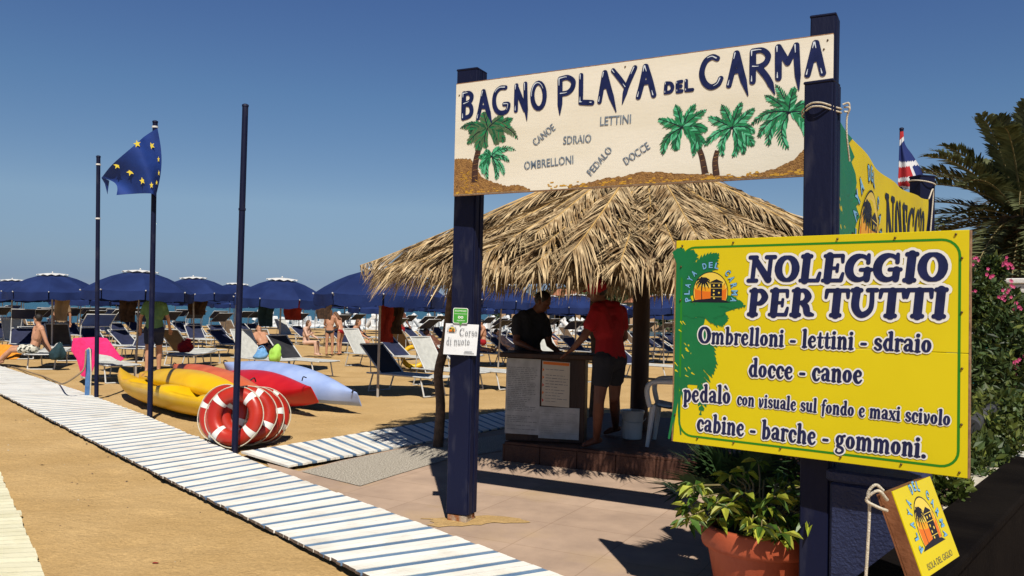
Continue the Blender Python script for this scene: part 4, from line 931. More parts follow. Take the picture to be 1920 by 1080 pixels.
def thatch_frond(az, r0, r1, lift, ll, step=.022, rib=True, spread=.48):
    ca, sa = math.cos(az), math.sin(az); skew = rr.uniform(-.13, .13); n = int((r1 - r0) / step); pts = []
    for i in range(n + 1):
        r = r0 + (r1 - r0) * i / n; a2 = az + skew * ((r - r0) / max(r, .4)) * .6
        pts.append(HC + Vector((r * math.cos(a2), r * math.sin(a2), roof_z(r) + lift * (1 - .4 * i / n))))
    if rib: mb.tube(pts[::4] + [pts[-1]], [.013 - .009 * i / (len(pts[::4])) for i in range(len(pts[::4]) + 1)], 5, 1, caps=False)
    for i, p in enumerate(pts):
        s = i / n; t = (pts[min(i + 1, n)] - pts[max(i - 1, 0)]).normalized(); q = t.cross(Vector((0, 0, 1))).normalized()
        L = ll * (math.sin(PI * min(1, .22 + s * .74)) ** .5) * rr.uniform(.75, 1.15)
        for sd in (1, -1):
            d = (q * sd * spread * rr.uniform(.55, 1.25) + t * rr.uniform(.75, 1.2)).normalized()
            e = p + d * L; rE = math.hypot(e.x - HC.x, e.y - HC.y); lim = 3.16 + rr.uniform(-.12, .08)
            if rE > lim: e = HC + (e - HC) * (lim / rE); rE = lim
            zt = roof_z(rE) + lift * .3 + rr.uniform(-.03, .07)
            if rE > 2.9: zt -= (rE - 2.9) * rr.uniform(.3, 1.0)
            e.z = zt
            blade(mb, p, e, rr.uniform(.009, .02), rr.uniform(-.005, .035))
for k in range(46): thatch_frond(2 * PI * (k + rr.uniform(-.3, .3)) / 46, rr.uniform(1.1, 1.5), rr.uniform(2.8, 3.1), rr.uniform(.02, .08), .6)
for k in range(34): thatch_frond(2 * PI * (k + rr.uniform(-.3, .3)) / 34, rr.uniform(.55, .9), rr.uniform(2.1, 2.9), rr.uniform(.09, .15), .62)
for k in range(22): thatch_frond(2 * PI * (k + rr.uniform(-.3, .3)) / 22, rr.uniform(.02, .3), rr.uniform(1.3, 2.3), rr.uniform(.16, .22), .56)
for k in range(10): thatch_frond(2 * PI * (k + rr.uniform(-.3, .3)) / 10 + .3, .02, rr.uniform(.9, 1.3), .26, .42)
# the one long frond that shows its rib on the near side, and two more beside it
for az, r0, r1 in ((-PI / 2 - .06, .15, 2.7), (-PI / 2 - .55, .3, 2.6), (-PI / 2 - 1.0, .4, 2.9), (-PI / 2 + .5, .3, 2.8), (-PI / 2 - 1.45, .6, 3.2), (-PI / 2 - .3, 1.3, 3.1)): thatch_frond(az, r0, r1, .25, .55, .02)
# ragged tips hanging from the eave
for k in range(3600):
    az = rr.uniform(0, 2 * PI); r = rr.uniform(2.6, 3.02); a = HC + Vector((r * math.cos(az), r * math.sin(az), roof_z(r) - rr.uniform(.0, .08)))
    L = rr.uniform(.1, .34); o = rr.uniform(.05, .75); az2 = az + rr.uniform(-.5, .5)
    e = a + Vector((math.cos(az2) * L * o, math.sin(az2) * L * o, -L * rr.uniform(.45, .95)))
    blade(mb, a, e, rr.uniform(.008, .018), rr.uniform(0, .05))
mb.build('thatch', [straw, straw_r], roof)
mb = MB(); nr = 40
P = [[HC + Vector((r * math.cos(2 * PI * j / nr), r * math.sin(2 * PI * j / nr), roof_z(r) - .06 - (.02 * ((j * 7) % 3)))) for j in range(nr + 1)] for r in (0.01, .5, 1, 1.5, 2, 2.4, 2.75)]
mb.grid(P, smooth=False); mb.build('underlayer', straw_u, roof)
mb = MB()
for k in range(10):
    az = 2 * PI * k / 10 + .2; mb.tube([HC + Vector((r * math.cos(az), r * math.sin(az), roof_z(r) - .12)) for r in (.05, .8, 1.6, 2.3, 2.8)], .032, 7)
for r in (1.2, 2.3): mb.tube([HC + Vector((r * math.cos(a), r * math.sin(a), roof_z(r) - .17)) for a in np.linspace(0, 2 * PI, 25)[:-1]], .025, 6, closed=True)
mb.build('rafter', darkwood, roof)
# posts of the hut
cp = G(1197, 806, PZ)
hp_ = thing('hut_post', 'thick dark central post of the thatched hut', 'post', cp)
mb = MB(); mb.tube([cp, cp + Vector((.01, 0, 1.2)), cp + Vector((.0, .02, 2.6))], [.105, .1, .095], 12); mb.build('trunk', darkwood, hp_)
mb = MB(); mb.tube([cp + Vector((0, 0, .0)), cp + Vector((0, 0, .05))], [.125, .12], 12); mb.build('foot_ring', darkwood, hp_)
tb = G(821, 842)
bp = thing('branch_post', 'crooked bark covered branch propping the eave, by the notice post', 'post', tb)
ctr = [tb, D(826, 760, tb.y), D(822, 700, tb.y + .02), D(836, 640, tb.y + .03), D(846, 560, tb.y + .05), D(850, 500, tb.y + .06)]
mb = MB(); mb.tube(curve(ctr, 5), list(np.interp(np.linspace(0, 1, 26), [0, .3, .6, 1], [.06, .05, .055, .048])), 10); mb.build('trunk', branch_m, bp)
mb = MB(); mb.tube([D(838, 632, tb.y + .03), D(848, 610, tb.y - .05), D(860, 590, tb.y - .12)], [.03, .022, .01], 7); mb.build('stub', branch_m, bp)
for az, lab in ((.55, 'rough branch post at the sheltered side of the thatched hut'), (1.7, 'rough branch post at the seaward edge of the thatched hut')):
    b = HC + Vector((2.4 * math.cos(az), 2.4 * math.sin(az), 0)); o = thing('branch_post', lab, 'post', b)
    mb = MB(); mb.tube([b, b + Vector((.03, 0, .8)), b + Vector((-.02, .02, 1.5)), b + Vector((0, 0, 2.3))], [.06, .05, .055, .05], 10); mb.build('trunk', branch_m, o)
# counter and the sheets fixed to it
K0, K1 = G(947, 826, PZ), G(1094, 833, PZ); Ke = (K1 - K0); Kw = Ke.length; Ke.normalize(); Kn = Vector((-Ke.y, Ke.x, 0)); K_ang = math.atan2(Ke.y, Ke.x); Kr = Matrix.Rotation(K_ang, 4, 'Z')
ktop = D(1010, 662, K0.y).z
def kp(u, v, z): return K0 + Ke * u + Kn * v + Vector((0, 0, z))
ct = thing('bar_counter', 'dark wooden counter with sheets of paper fixed to its front', 'counter', K0)
kh = ktop - PZ
mb = MB(); mb.box(kp(Kw / 2, .27, (kh - .05) / 2), (Kw, .5, kh - .052), Kr, 0, .006); mb.build('body', darkwood, ct)
mb = MB(); mb.box(kp(Kw / 2 + .04, .25, kh - .025), (Kw + .22, .62, .05), Kr, 0, .008); mb.build('counter_top', darkwood, ct)
def linesheet(name, label, px, rows, header=None, arrows=False, base=paper, ink_m=grey_ink, d=.012, wob=0.0):
    (x0, y0), (x1, y1), (x2, y2) = px    # TL, TR, BL
    g = K0.y
    def onk(px_, py_):
        d_ = Vector(ray(px_, py_)); nrm = Kn; t = (K0 + Kn * (.02 - d) - Vector((0, 0, CAM_H))).dot(nrm) / d_.dot(nrm); return Vector((0, 0, CAM_H)) + d_ * t
    TL, TR, BL = onk(x0, y0), onk(x1, y1), onk(x2, y2); U = TR - TL; V = TL - BL; wl, hl = U.length, V.length
    put = lambda u, v, h: BL + U * (u / wl) + V * (v / hl) - Kn * h
    o = thing(name, label, 'notice', put(wl / 2, 0, 0))
    mb = MB(); mb.box(put(wl / 2, hl / 2, -.003), (wl, .006, hl), Matrix((U.normalized(), Kn, V.normalized())).transposed().to_4x4(), 0, .001); mb.build('sheet', base, o)
    ink = Ink(put, .0012)
    if header is not None: ink.poly([(wl * .03, hl * .92), (wl * .97, hl * .92), (wl * .97, hl * .985), (wl * .03, hl * .985)], 1)
    for k in range(rows):
        v = hl * (.88 - .84 * k / rows); u = wl * (.13 if arrows else .06); end = wl * R.uniform(.55, .94)
        if R.random() < .12: continue
        while u < end:
            l = R.uniform(.015, .06); ink.stroke([(u, v), (min(u + l, end), v)], [hl * .011 * R.uniform(.7, 1.2)], 0, cap0=False, cap1=False); u += l + .008
    if arrows:
        for k in range(5): v = hl * (.12 + .17 * k); ink.poly([(wl * .02, v - .02), (wl * .08, v), (wl * .02, v + .02)], 2 if k in (0, 2) else 1)
    ink.mb.build('lettering', [ink_m, or1, red_p], o); return o
dull = mat('weathered_white_sheet', (0.36, 0.35, 0.33), (0.5, 0.49, 0.47), 9, 0.7, 0.15, 25)
faint = mat('faint_grey_print', (0.26, 0.26, 0.25), None, 9, 0.7)
cream_s = mat('cream_sheet', (0.55, 0.48, 0.38), (0.62, 0.55, 0.44), 6, 0.6)
linesheet('notice_sheet', 'large weathered sheet of faint lines on the counter front', ((950, 671), (1014, 674), (946, 812)), 34, base=dull, ink_m=faint)
linesheet('notice_sheet', 'cream sheet with an orange heading and red arrows on the counter front', ((1017, 676), (1069, 680), (1015, 760)), 13, header=1, arrows=True, base=cream_s)
linesheet('notice_sheet', 'smaller white sheet below the orange headed one on the counter front', ((1011, 762), (1087, 766), (1009, 821)), 12, base=dull, ink_m=faint)
# bucket and armchair
bk = G(1185, 822, PZ)
bu = thing('bucket', 'white plastic bucket with a lid beside the barefoot man', 'bucket', bk)
mb = MB(); mb.lathe([(.0, .0), (.098, .0), (.103, .01), (.118, .25), (.123, .262), (.124, .282)], 24, c=bk); mb.build('body', plast_w, bu)
mb = MB(); mb.lathe([(.128, .28), (.13, .3), (.12, .306), (.0, .304)], 24, c=bk); mb.build('lid', plast_w, bu)
mb = MB(); mb.tube([bk + Vector((.125 * math.cos(a), -.126 - .0 + .0 * a, .24 - .06 * math.sin(a))) for a in np.linspace(PI, 0, 9)], .004, 5); mb.build('handle', alu, bu)
cb = G(1213, 838, PZ)
ch = thing('garden_armchair', 'white moulded plastic armchair at the edge of the hut platform', 'chair', cb)
cdir = Vector((.3, .95, 0)).normalized(); cn = Vector((cdir.y, -cdir.x, 0))
def cpz(u, v, z): return cb + cdir * u + cn * v + Vector((0, 0, z))   # u across, v depth
for (u, v, tu, tv) in ((0, 0, .05, .05), (.56, 0, .51, .05), (.03, .5, .07, .44), (.53, .5, .49, .44)):
    mb = MB(); mb.tube([cpz(u, v, 0), cpz((u + tu) / 2, (v + tv) / 2, .2), cpz(tu, tv, .42)], [.02, .026, .034], 8); mb.build('leg', plast_w, ch)
mb = MB(); P = [[cpz(.03 + .5 * i / 8, .02 + .48 * j / 8, .42 - .03 * math.sin(PI * i / 8) + .012 * math.cos(j)) for j in range(9)] for i in range(9)]
mb.grid(P); mb.grid([[p - Vector((0, 0, .012)) for p in r_] for r_ in P][::-1]); mb.build('seat', plast_w, ch)
mb = MB()
for i in range(7): u = .07 + .42 * i / 6; mb.tube([cpz(u, .49, .42), cpz(u, .55, .65), cpz(u + (u - .28) * .1, .6, .86)], [.026, .022, .024], 6)
mb.tube([cpz(.02, .6, .84), cpz(.15, .62, .89), cpz(.28, .625, .9), cpz(.41, .62, .89), cpz(.54, .6, .84)], .022, 8); mb.build('backrest', plast_w, ch)
for u in (.0, .56):
    mb = MB(); mb.tube(curve([cpz(u, .02, .0 + .4), cpz(u, -.01, .56), cpz(u, .04, .65), cpz(u, .25, .665), cpz(u, .46, .67), cpz(u * .93 + .02, .59, .76)], 4), [.022] + [.027] * 19 + [.02], 8); mb.build('armrest', plast_w, ch)
# ------------------------------------------------------------------ people
def capsule(mb, a, b, ra, rb, n=10):
    a, b = Vector(a), Vector(b); d = b - a
    if d.length < 1e-4: mb.ell(a, ra, n); return
    k = 4; mb.tube([a + d * i / k for i in range(k + 1)], [ra + (rb - ra) * i / k for i in range(k + 1)], n, caps=True); mb.ell(a, ra * .999, n); mb.ell(b, rb * .999, n)
def hand(mb, w, d, up, s=1.0, curl=.35, side=1):
    """Palm and five bent fingers; d = direction of the hand, up = back of the hand."""
    d = Vector(d).normalized(); up = Vector(up); up = (up - d * up.dot(d)).normalized(); q = d.cross(up) * side; w = Vector(w)
    for k in (-1, 0, 1): capsule(mb, w + q * k * .02 * s, w + d * .085 * s + q * k * .026 * s, .016 * s, .014 * s, 8)
    for k, (o, l) in enumerate(((-.034, .068), (-.011, .078), (.012, .072), (.034, .055))):
        p0 = w + d * .085 * s + q * o * s; dd = d
        for seg in (.42, .33, .25):
            dd = (dd - up * curl * (.5 + .2 * k * .3)).normalized(); p1 = p0 + dd * l * seg * s; capsule(mb, p0, p1, .0095 * s, .0085 * s, 7); p0 = p1
    t0 = w + d * .03 * s - q * .026 * s; t1 = t0 + (d * .6 - q * .8 - up * .2).normalized() * .04 * s; t2 = t1 + (d * .9 - q * .3 - up * .3).normalized() * .032 * s
    capsule(mb, t0, t1, .014 * s, .0115 * s, 7); capsule(mb, t1, t2, .0115 * s, .009 * s, 7)
def person(label, J, skin_m, face, hair=None, tops=None, shorts=None, sleeve=.55, short_len=.6, voxel=.011, s=1.0, hair_len=0.0, curl=.35, base=None, extra=None, swim=None, bulk=1.0, group=None, hand_up=None):
    """J: joints head (centre), neck, chest, pelvis, and l/r shoulder elbow wrist hip knee ankle toe (world)."""
    J = {k: Vector(v) for k, v in J.items()}
    base = base or Vector((J['pelvis'].x, J['pelvis'].y, min(v.z for v in J.values())))
    o = thing('person', label, 'person', base, group)
    fwd = Vector(face).normalized(); up = (J['head'] - J['neck']); up = (up - fwd * up.dot(fwd)).normalized(); rt = fwd.cross(up)
    mb = MB(); HM = Matrix((rt, fwd, up)).transposed().to_4x4(); h = J['head']
    mb.ell(h + up * .015 * s, (.074 * s, .09 * s, .1 * s), 14, rot=HM); mb.ell(h - up * .05 * s + fwd * .025 * s, (.055 * s, .065 * s, .07 * s), 12, rot=HM)
    mb.ell(h + fwd * .098 * s - up * .02 * s, (.012 * s, .02 * s, .022 * s), 8, rot=HM)
    mb.ell(h + fwd * .085 * s - up * .065 * s, (.024 * s, .012 * s, .01 * s), 8, rot=HM)
    mb.ell(h + fwd * .08 * s + up * .022 * s, (.05 * s, .014 * s, .012 * s), 8, rot=HM)
    for sd in (1, -1): mb.ell(h + rt * sd * .075 * s - up * .008 * s - fwd * .005 * s, (.012 * s, .02 * s, .03 * s), 8, rot=HM)
    capsule(mb, J['neck'] - up * .03 * s, h - up * .04 * s, .056 * s * bulk, .052 * s)
    B = bulk
    def torso(mb, g=0.0):
        sl, sr, hl, hr = J['l_sho'], J['r_sho'], J['l_hip'], J['r_hip']; c = J['chest']; pv = J['pelvis']
        capsule(mb, sl, sr, .058 * s + g, .058 * s + g); capsule(mb, J['neck'], (sl + J['neck']) / 2, .055 * s + g, .05 * s + g); capsule(mb, J['neck'], (sr + J['neck']) / 2, .055 * s + g, .05 * s + g)
        for a, b in ((sl, hl), (sr, hr)):
            top = a.lerp(J['neck'], .38); mid = c.lerp((a + b) / 2, .5); wst = (pv + c) / 2; wst = wst.lerp(mid, .55); bot = b.lerp(pv, .25)
            capsule(mb, top, mid, .075 * s * B + g, .1 * s * B + g); capsule(mb, mid, wst, .1 * s * B + g, .09 * s * B + g); capsule(mb, wst, bot, .09 * s * B + g, .1 * s * B + g)
        capsule(mb, c, pv, .1 * s * B + g, .1 * s * B + g); capsule(mb, hl, hr, .1 * s * B + g, .1 * s * B + g)
    torso(mb)
    for q in 'lr':
        capsule(mb, J[q + '_sho'], J[q + '_elb'], .052 * s * B, .039 * s); capsule(mb, J[q + '_elb'], J[q + '_wri'], .04 * s, .027 * s)
        f = J[q + '_wri'] - J[q + '_elb']; hu = Vector(hand_up) if hand_up else (fwd if abs(f.normalized().dot(fwd)) < .8 else Vector((0, 0, 1)))
        hand(mb, J[q + '_wri'], J.get(q + '_fin', J[q + '_wri'] + f) - J[q + '_wri'], hu, s, curl, 1 if q == 'l' else -1)
        capsule(mb, J[q + '_hip'], J[q + '_kne'], .088 * s * B, .056 * s); capsule(mb, J[q + '_kne'], J[q + '_kne'].lerp(J[q + '_ank'], .35), .055 * s, .057 * s); capsule(mb, J[q + '_kne'].lerp(J[q + '_ank'], .3), J[q + '_ank'], .056 * s, .036 * s)
        a, t = J[q + '_ank'], J[q + '_toe']; d = (t - a); capsule(mb, a - d.normalized() * .04 * s + Vector((0, 0, -.02 * s)), t, .032 * s, .024 * s); capsule(mb, a, a.lerp(t, .7), .035 * s, .03 * s)
    body = fuse(mb, voxel, 'body', skin_m, o, 4)
    if hair:
        mb = MB(); mb.ell(h + up * .028 * s - fwd * .016 * s, (.082 * s, .094 * s, .098 * s), 16, rot=HM)
        if hair_len:
            capsule(mb, h - fwd * .05 * s, h - fwd * .075 * s - up * hair_len, .07 * s, .05 * s)
            for sd in (1, -1): capsule(mb, h + rt * sd * .06 * s - fwd * .02 * s, h + rt * sd * .06 * s - fwd * .04 * s - up * hair_len * .8, .035 * s, .028 * s)
        fuse(mb, max(voxel, .009), 'hair', hair, o, 2)
    if tops:
        mb = MB(); torso(mb, .016 * s)
        for q in 'lr': capsule(mb, J[q + '_sho'], J[q + '_sho'].lerp(J[q + '_elb'], sleeve), .07 * s * B, .066 * s)
        fuse(mb, max(voxel, .011), 'shirt', tops, o, 3)
    if shorts:
        mb = MB(); pv = J['pelvis']; capsule(mb, J['l_hip'], J['r_hip'], .118 * s * B, .118 * s * B); capsule(mb, pv, pv.lerp(J['chest'], .3), .112 * s * B, .108 * s * B)
        for q in 'lr': capsule(mb, J[q + '_hip'], J[q + '_hip'].lerp(J[q + '_kne'], short_len), .108 * s * B, .094 * s)
        fuse(mb, max(voxel, .011), 'shorts', shorts, o, 3)
    if swim:
        mb = MB(); pv = J['pelvis']; capsule(mb, J['l_hip'].lerp(pv, .1), J['r_hip'].lerp(pv, .1), .107 * s * B, .107 * s * B); fuse(mb, max(voxel, .011), 'swimsuit', swim, o, 2)
    if extra: extra(o, h, fwd, up, rt, HM)
    return o
def stand(base, h, heading, lean=0.0, arm_l=(.10, .0), arm_r=(.10, .0), step=.06, bend=0.0):
    """Standing joints; heading = direction faced. arm = (out, forward) at the wrist, in arm lengths."""
    base = Vector(base); f = Vector((math.cos(heading), math.sin(heading), 0)); r = Vector((f.y, -f.x, 0)); U = Vector((0, 0, 1)); k = h / 1.75
    pel = base + U * .93 * k - f * bend * .1; tu = (U * math.cos(bend) + f * math.sin(bend)).normalized(); J = {}
    J['pelvis'] = pel; J['chest'] = pel + tu * .32 * k; J['neck'] = pel + tu * .56 * k; J['head'] = pel + tu * .70 * k + f * .02
    for q, sg, arm in (('l', -1, arm_l), ('r', 1, arm_r)):
        sh = pel + tu * .50 * k + r * sg * .165 * k; J[q + '_sho'] = sh
        out, fw = arm; e = sh + (-U * .27 + r * sg * (.05 + out * .2) + f * (fw * .12 + .02)) * k; J[q + '_elb'] = e
        J[q + '_wri'] = e + ((-U * (1 - abs(fw) * .9) + f * (fw + .12) + r * sg * out * .2).normalized()) * .25 * k
        J[q + '_hip'] = pel + r * sg * .085 * k - U * .03 * k; st = step * sg
        J[q + '_kne'] = base + r * sg * .1 * k + f * (st * .6 + .02) + U * .5 * k; J[q + '_ank'] = base + r * sg * .1 * k + f * st + U * .07 * k; J[q + '_toe'] = J[q + '_ank'] + f * .16 * k - U * .045 * k
    return J
# ---- the man in red at the counter
y0 = 8.22
def q_(px, py, dy=0.0): return D(px, py, y0 + dy)
z_fl = PZ
la, ra = G(1118, 838, z_fl), G(1154, 815, z_fl)
J = dict(head=q_(1120, 546, .0), neck=q_(1131, 572, .02), chest=q_(1141, 608, .03), pelvis=q_(1145, 664, .03),
         l_sho=q_(1117, 588, -.10), l_elb=q_(1096, 630, -.14), l_wri=q_(1073, 655, -.06), l_fin=q_(1055, 668, .0),
         r_sho=q_(1163, 585, .14), r_elb=q_(1171, 632, .17), r_wri=q_(1140, 655, .30),
         l_hip=q_(1133, 676, -.07), l_kne=q_(1123, 752, -.10), l_ank=la + Vector((0, 0, .075)), l_toe=la + Vector((-.13, -.06, .025)),
         r_hip=q_(1155, 674, .12), r_kne=q_(1152, 745, .18), r_ank=ra + Vector((0, 0, .075)), r_toe=ra + Vector((-.12, -.04, .025)))
def cap_x(o, h, fwd, up, rt, HM):
    mb = MB(); mb.ell(h + up * .035 - fwd * .012, (.087, .101, .094), 18, rot=HM)
    mb2 = MB()
    for k in range(7):
        a = (k - 3) * .26; p = h + up * .052 + (fwd * math.cos(a) + rt * math.sin(a)) * .085; capsule(mb2, p, p + fwd * .062 * math.cos(a * .9) - up * .012, .009, .006, 6)
    c = fuse(mb, .01, 'cap', cl_red, o, 2); c2 = fuse(mb2, .008, 'peak', cl_red, None, 1); c2.data.transform(Matrix.Translation(-Vector(o['_o']))); c2.parent = c
person('barefoot person in a red shirt, red cap and dark shorts leaning on the hut counter', J, skin_t, (-.9, .25, -.3), hair_d, cl_red, cl_dark, voxel=.0085, extra=cap_x, curl=.2, hand_up=(.3, -.3, 1), short_len=.5, bulk=1.02)
# ---- the one in black behind the counter
y0 = 9.25
J = dict(head=q_(1017, 566, 0), neck=q_(1000, 588, .02), chest=q_(990, 620, .04), pelvis=q_(986, 685, .08),
         l_sho=q_(971, 600, -.05), l_elb=q_(968, 640, -.12), l_wri=q_(1000, 655, -.25), l_fin=q_(1020, 660, -.3),
         r_sho=q_(1020, 604, .12), r_elb=q_(1030, 645, .02), r_wri=q_(1045, 658, -.2), r_fin=q_(1060, 664, -.26),
         l_hip=q_(978, 697, .03), l_kne=q_(978, 770, .0), l_ank=q_(978, 810, .05), l_toe=q_(990, 818, -.1),
         r_hip=q_(1000, 697, .13), r_kne=q_(1004, 770, .1), r_ank=q_(1004, 810, .15), r_toe=q_(1020, 818, .0))
for k in ('l_ank', 'r_ank'): J[k].z = PZ + .075
for k in ('l_toe', 'r_toe'): J[k].z = PZ + .025
for k in ('l_kne', 'r_kne'): J[k].z = PZ + .46
for k in ('l_hip', 'r_hip'): J[k].z = PZ + .82
J['pelvis'].z = PZ + .85
person('dark haired person in a black shirt looking down behind the hut counter', J, skin_t, (.8, -.35, -.5), hair_d, cl_dark, cl_dark, voxel=.0085, curl=.25, hand_up=(0, 0, 1))
# ------------------------------------------------------------------ beach umbrellas
def umbrella_proto():
    o = thing('beach_umbrella', 'navy beach umbrella with a small white vent cap', 'umbrella')
    n = 8; Ro = 1.16; zb, za = 1.82, 2.27
    def rim(j, r):
        a = 2 * PI * j / n; return Vector((r * math.cos(a), r * math.sin(a), 0))
    mb = MB(); rs = [.1, .3, .5, .7, .86, 1.0]
    for j in range(n):
        P = []
        for t in np.linspace(0, 1, 7):
            row = []
            for r in rs:
                p = rim(j, r * Ro).lerp(rim(j + 1, r * Ro), t); sag = -.028 * math.sin(PI * t) * r
                row.append(p + Vector((0, 0, za - (za - zb) * (r ** 1.9) + sag - .0)))
            P.append(row)
        mb.grid(P)
        V = []
        for t in np.linspace(.02, .98, 9):
            p = rim(j, Ro).lerp(rim(j + 1, Ro), t); sag = -.028 * math.sin(PI * t); out = 1 + .012 * math.sin(t * 9 + j * 2)
            V.append([p + Vector((0, 0, zb + sag)), p * out * 1.003 + Vector((0, 0, zb - .1 + sag)), p * out + Vector((0, 0, zb - .2 + sag - .012 * math.sin(t * 14 + j)))])
        mb.grid(V)
    cn = mb.build('canopy', canvas, o, local=True)
    mb = MB(); P = []
    for i in range(25):
        a = 2 * PI * i / 24; w = .028 * (1 if i % 2 else -1)
        P.append([Vector((r * math.cos(a), r * math.sin(a), z)) for r, z in ((.02, za + .035), (.14, za + .03), (.28, za + .014), (.38, za - .016 + w * .6))])
    mb.grid(P); v = mb.build('vent', white_f, cn, local=True)
    mb = MB()
    for j in range(n):
        a = 2 * PI * j / n; mb.tube([Vector((r * Ro * math.cos(a), r * Ro * math.sin(a), za - (za - zb) * r ** 1.9 - .012)) for r in (.04, .4, .75, 1.01)], .007, 5)
        mb.ell(rim(j, Ro * 1.012) + Vector((0, 0, zb - .005)), .016, 6)
    mb.build('rib_frame', alu, o, local=True)
    mb = MB(); mb.tube([(0, 0, -.05), (0, 0, 1.1), (0, 0, za + .02)], [.024, .022, .018], 10); mb.build('pole', polem, o, local=True)
    mb = MB(); mb.ell((0, 0, za + .05), (.02, .02, .026), 10); mb.build('finial', white_f, o, local=True)
    return o
U0 = umbrella_proto(); ug = 'navy beach umbrellas in rows across the sand'
front = [  # px of the pole, height of the top, depth, label
    (712, 14.9, 'big navy umbrella partly hidden by the tips of the thatch'),
    (258, 18.6, 'navy umbrella above the person in the green shirt'),
    (524, 20.4, 'navy umbrella just beside the tall empty flagpole'),
    (100, 22.6, 'navy umbrella behind the shortest flagpole, over the seated bather'),
    (936, 23.5, 'navy umbrella seen between the gate post and the hut worker in black'),
    (366, 24.5, 'navy umbrella between the flag pole and the empty pole, half behind another'),
    (24, 25.0, 'navy umbrella over the sea side end of the plank path'),
    (1080, 27.5, 'navy umbrella seen between the two people in the hut'),
    (1246, 27.0, 'navy umbrella seen between the hut post and the yellow board'),
    (440, 30.0, 'navy umbrella with its white vent just showing behind the empty flagpole'),
]
UM = []
def ground_at(px, y): p = D(px, 600, y); return Vector((p.x, y, sand_z(p.x, y)))
for i, (px, y, lab) in enumerate(front):
    p = ground_at(px, y); rz = R.uniform(0, PI)
    if i == 0: U0.location = p; U0.rotation_euler = (0, 0, .2); U0['label'] = lab; U0['group'] = ug; UM.append(U0)
    else: UM.append(dup(U0, p, rz, lab, R.uniform(.96, 1.04)))
far_lab = 'navy umbrella in the packed rows nearer the water'
rr = random.Random(21)
for y, stp in ((31, 3.6), (35.5, 3.5), (40, 3.6), (45, 3.7), (51, 3.8), (57, 4.0)):
    x = -.66 * y + rr.uniform(0, 3)
    while x < .27 * y:
        xx, yy = x + rr.uniform(-.5, .5), y + rr.uniform(-.8, .8)
        if all((u.location - Vector((xx, yy, 0))).length > 2.2 for u in UM):
            UM.append(dup(U0, (xx, yy, sand_z(xx, yy) - rr.uniform(0, .1)), rr.uniform(0, PI), far_lab, rr.uniform(.93, 1.05)))
        x += stp
for u in UM[1:]: u.rotation_euler = (rr.uniform(-.04, .04), rr.uniform(-.04, .04), u.rotation_euler[2])
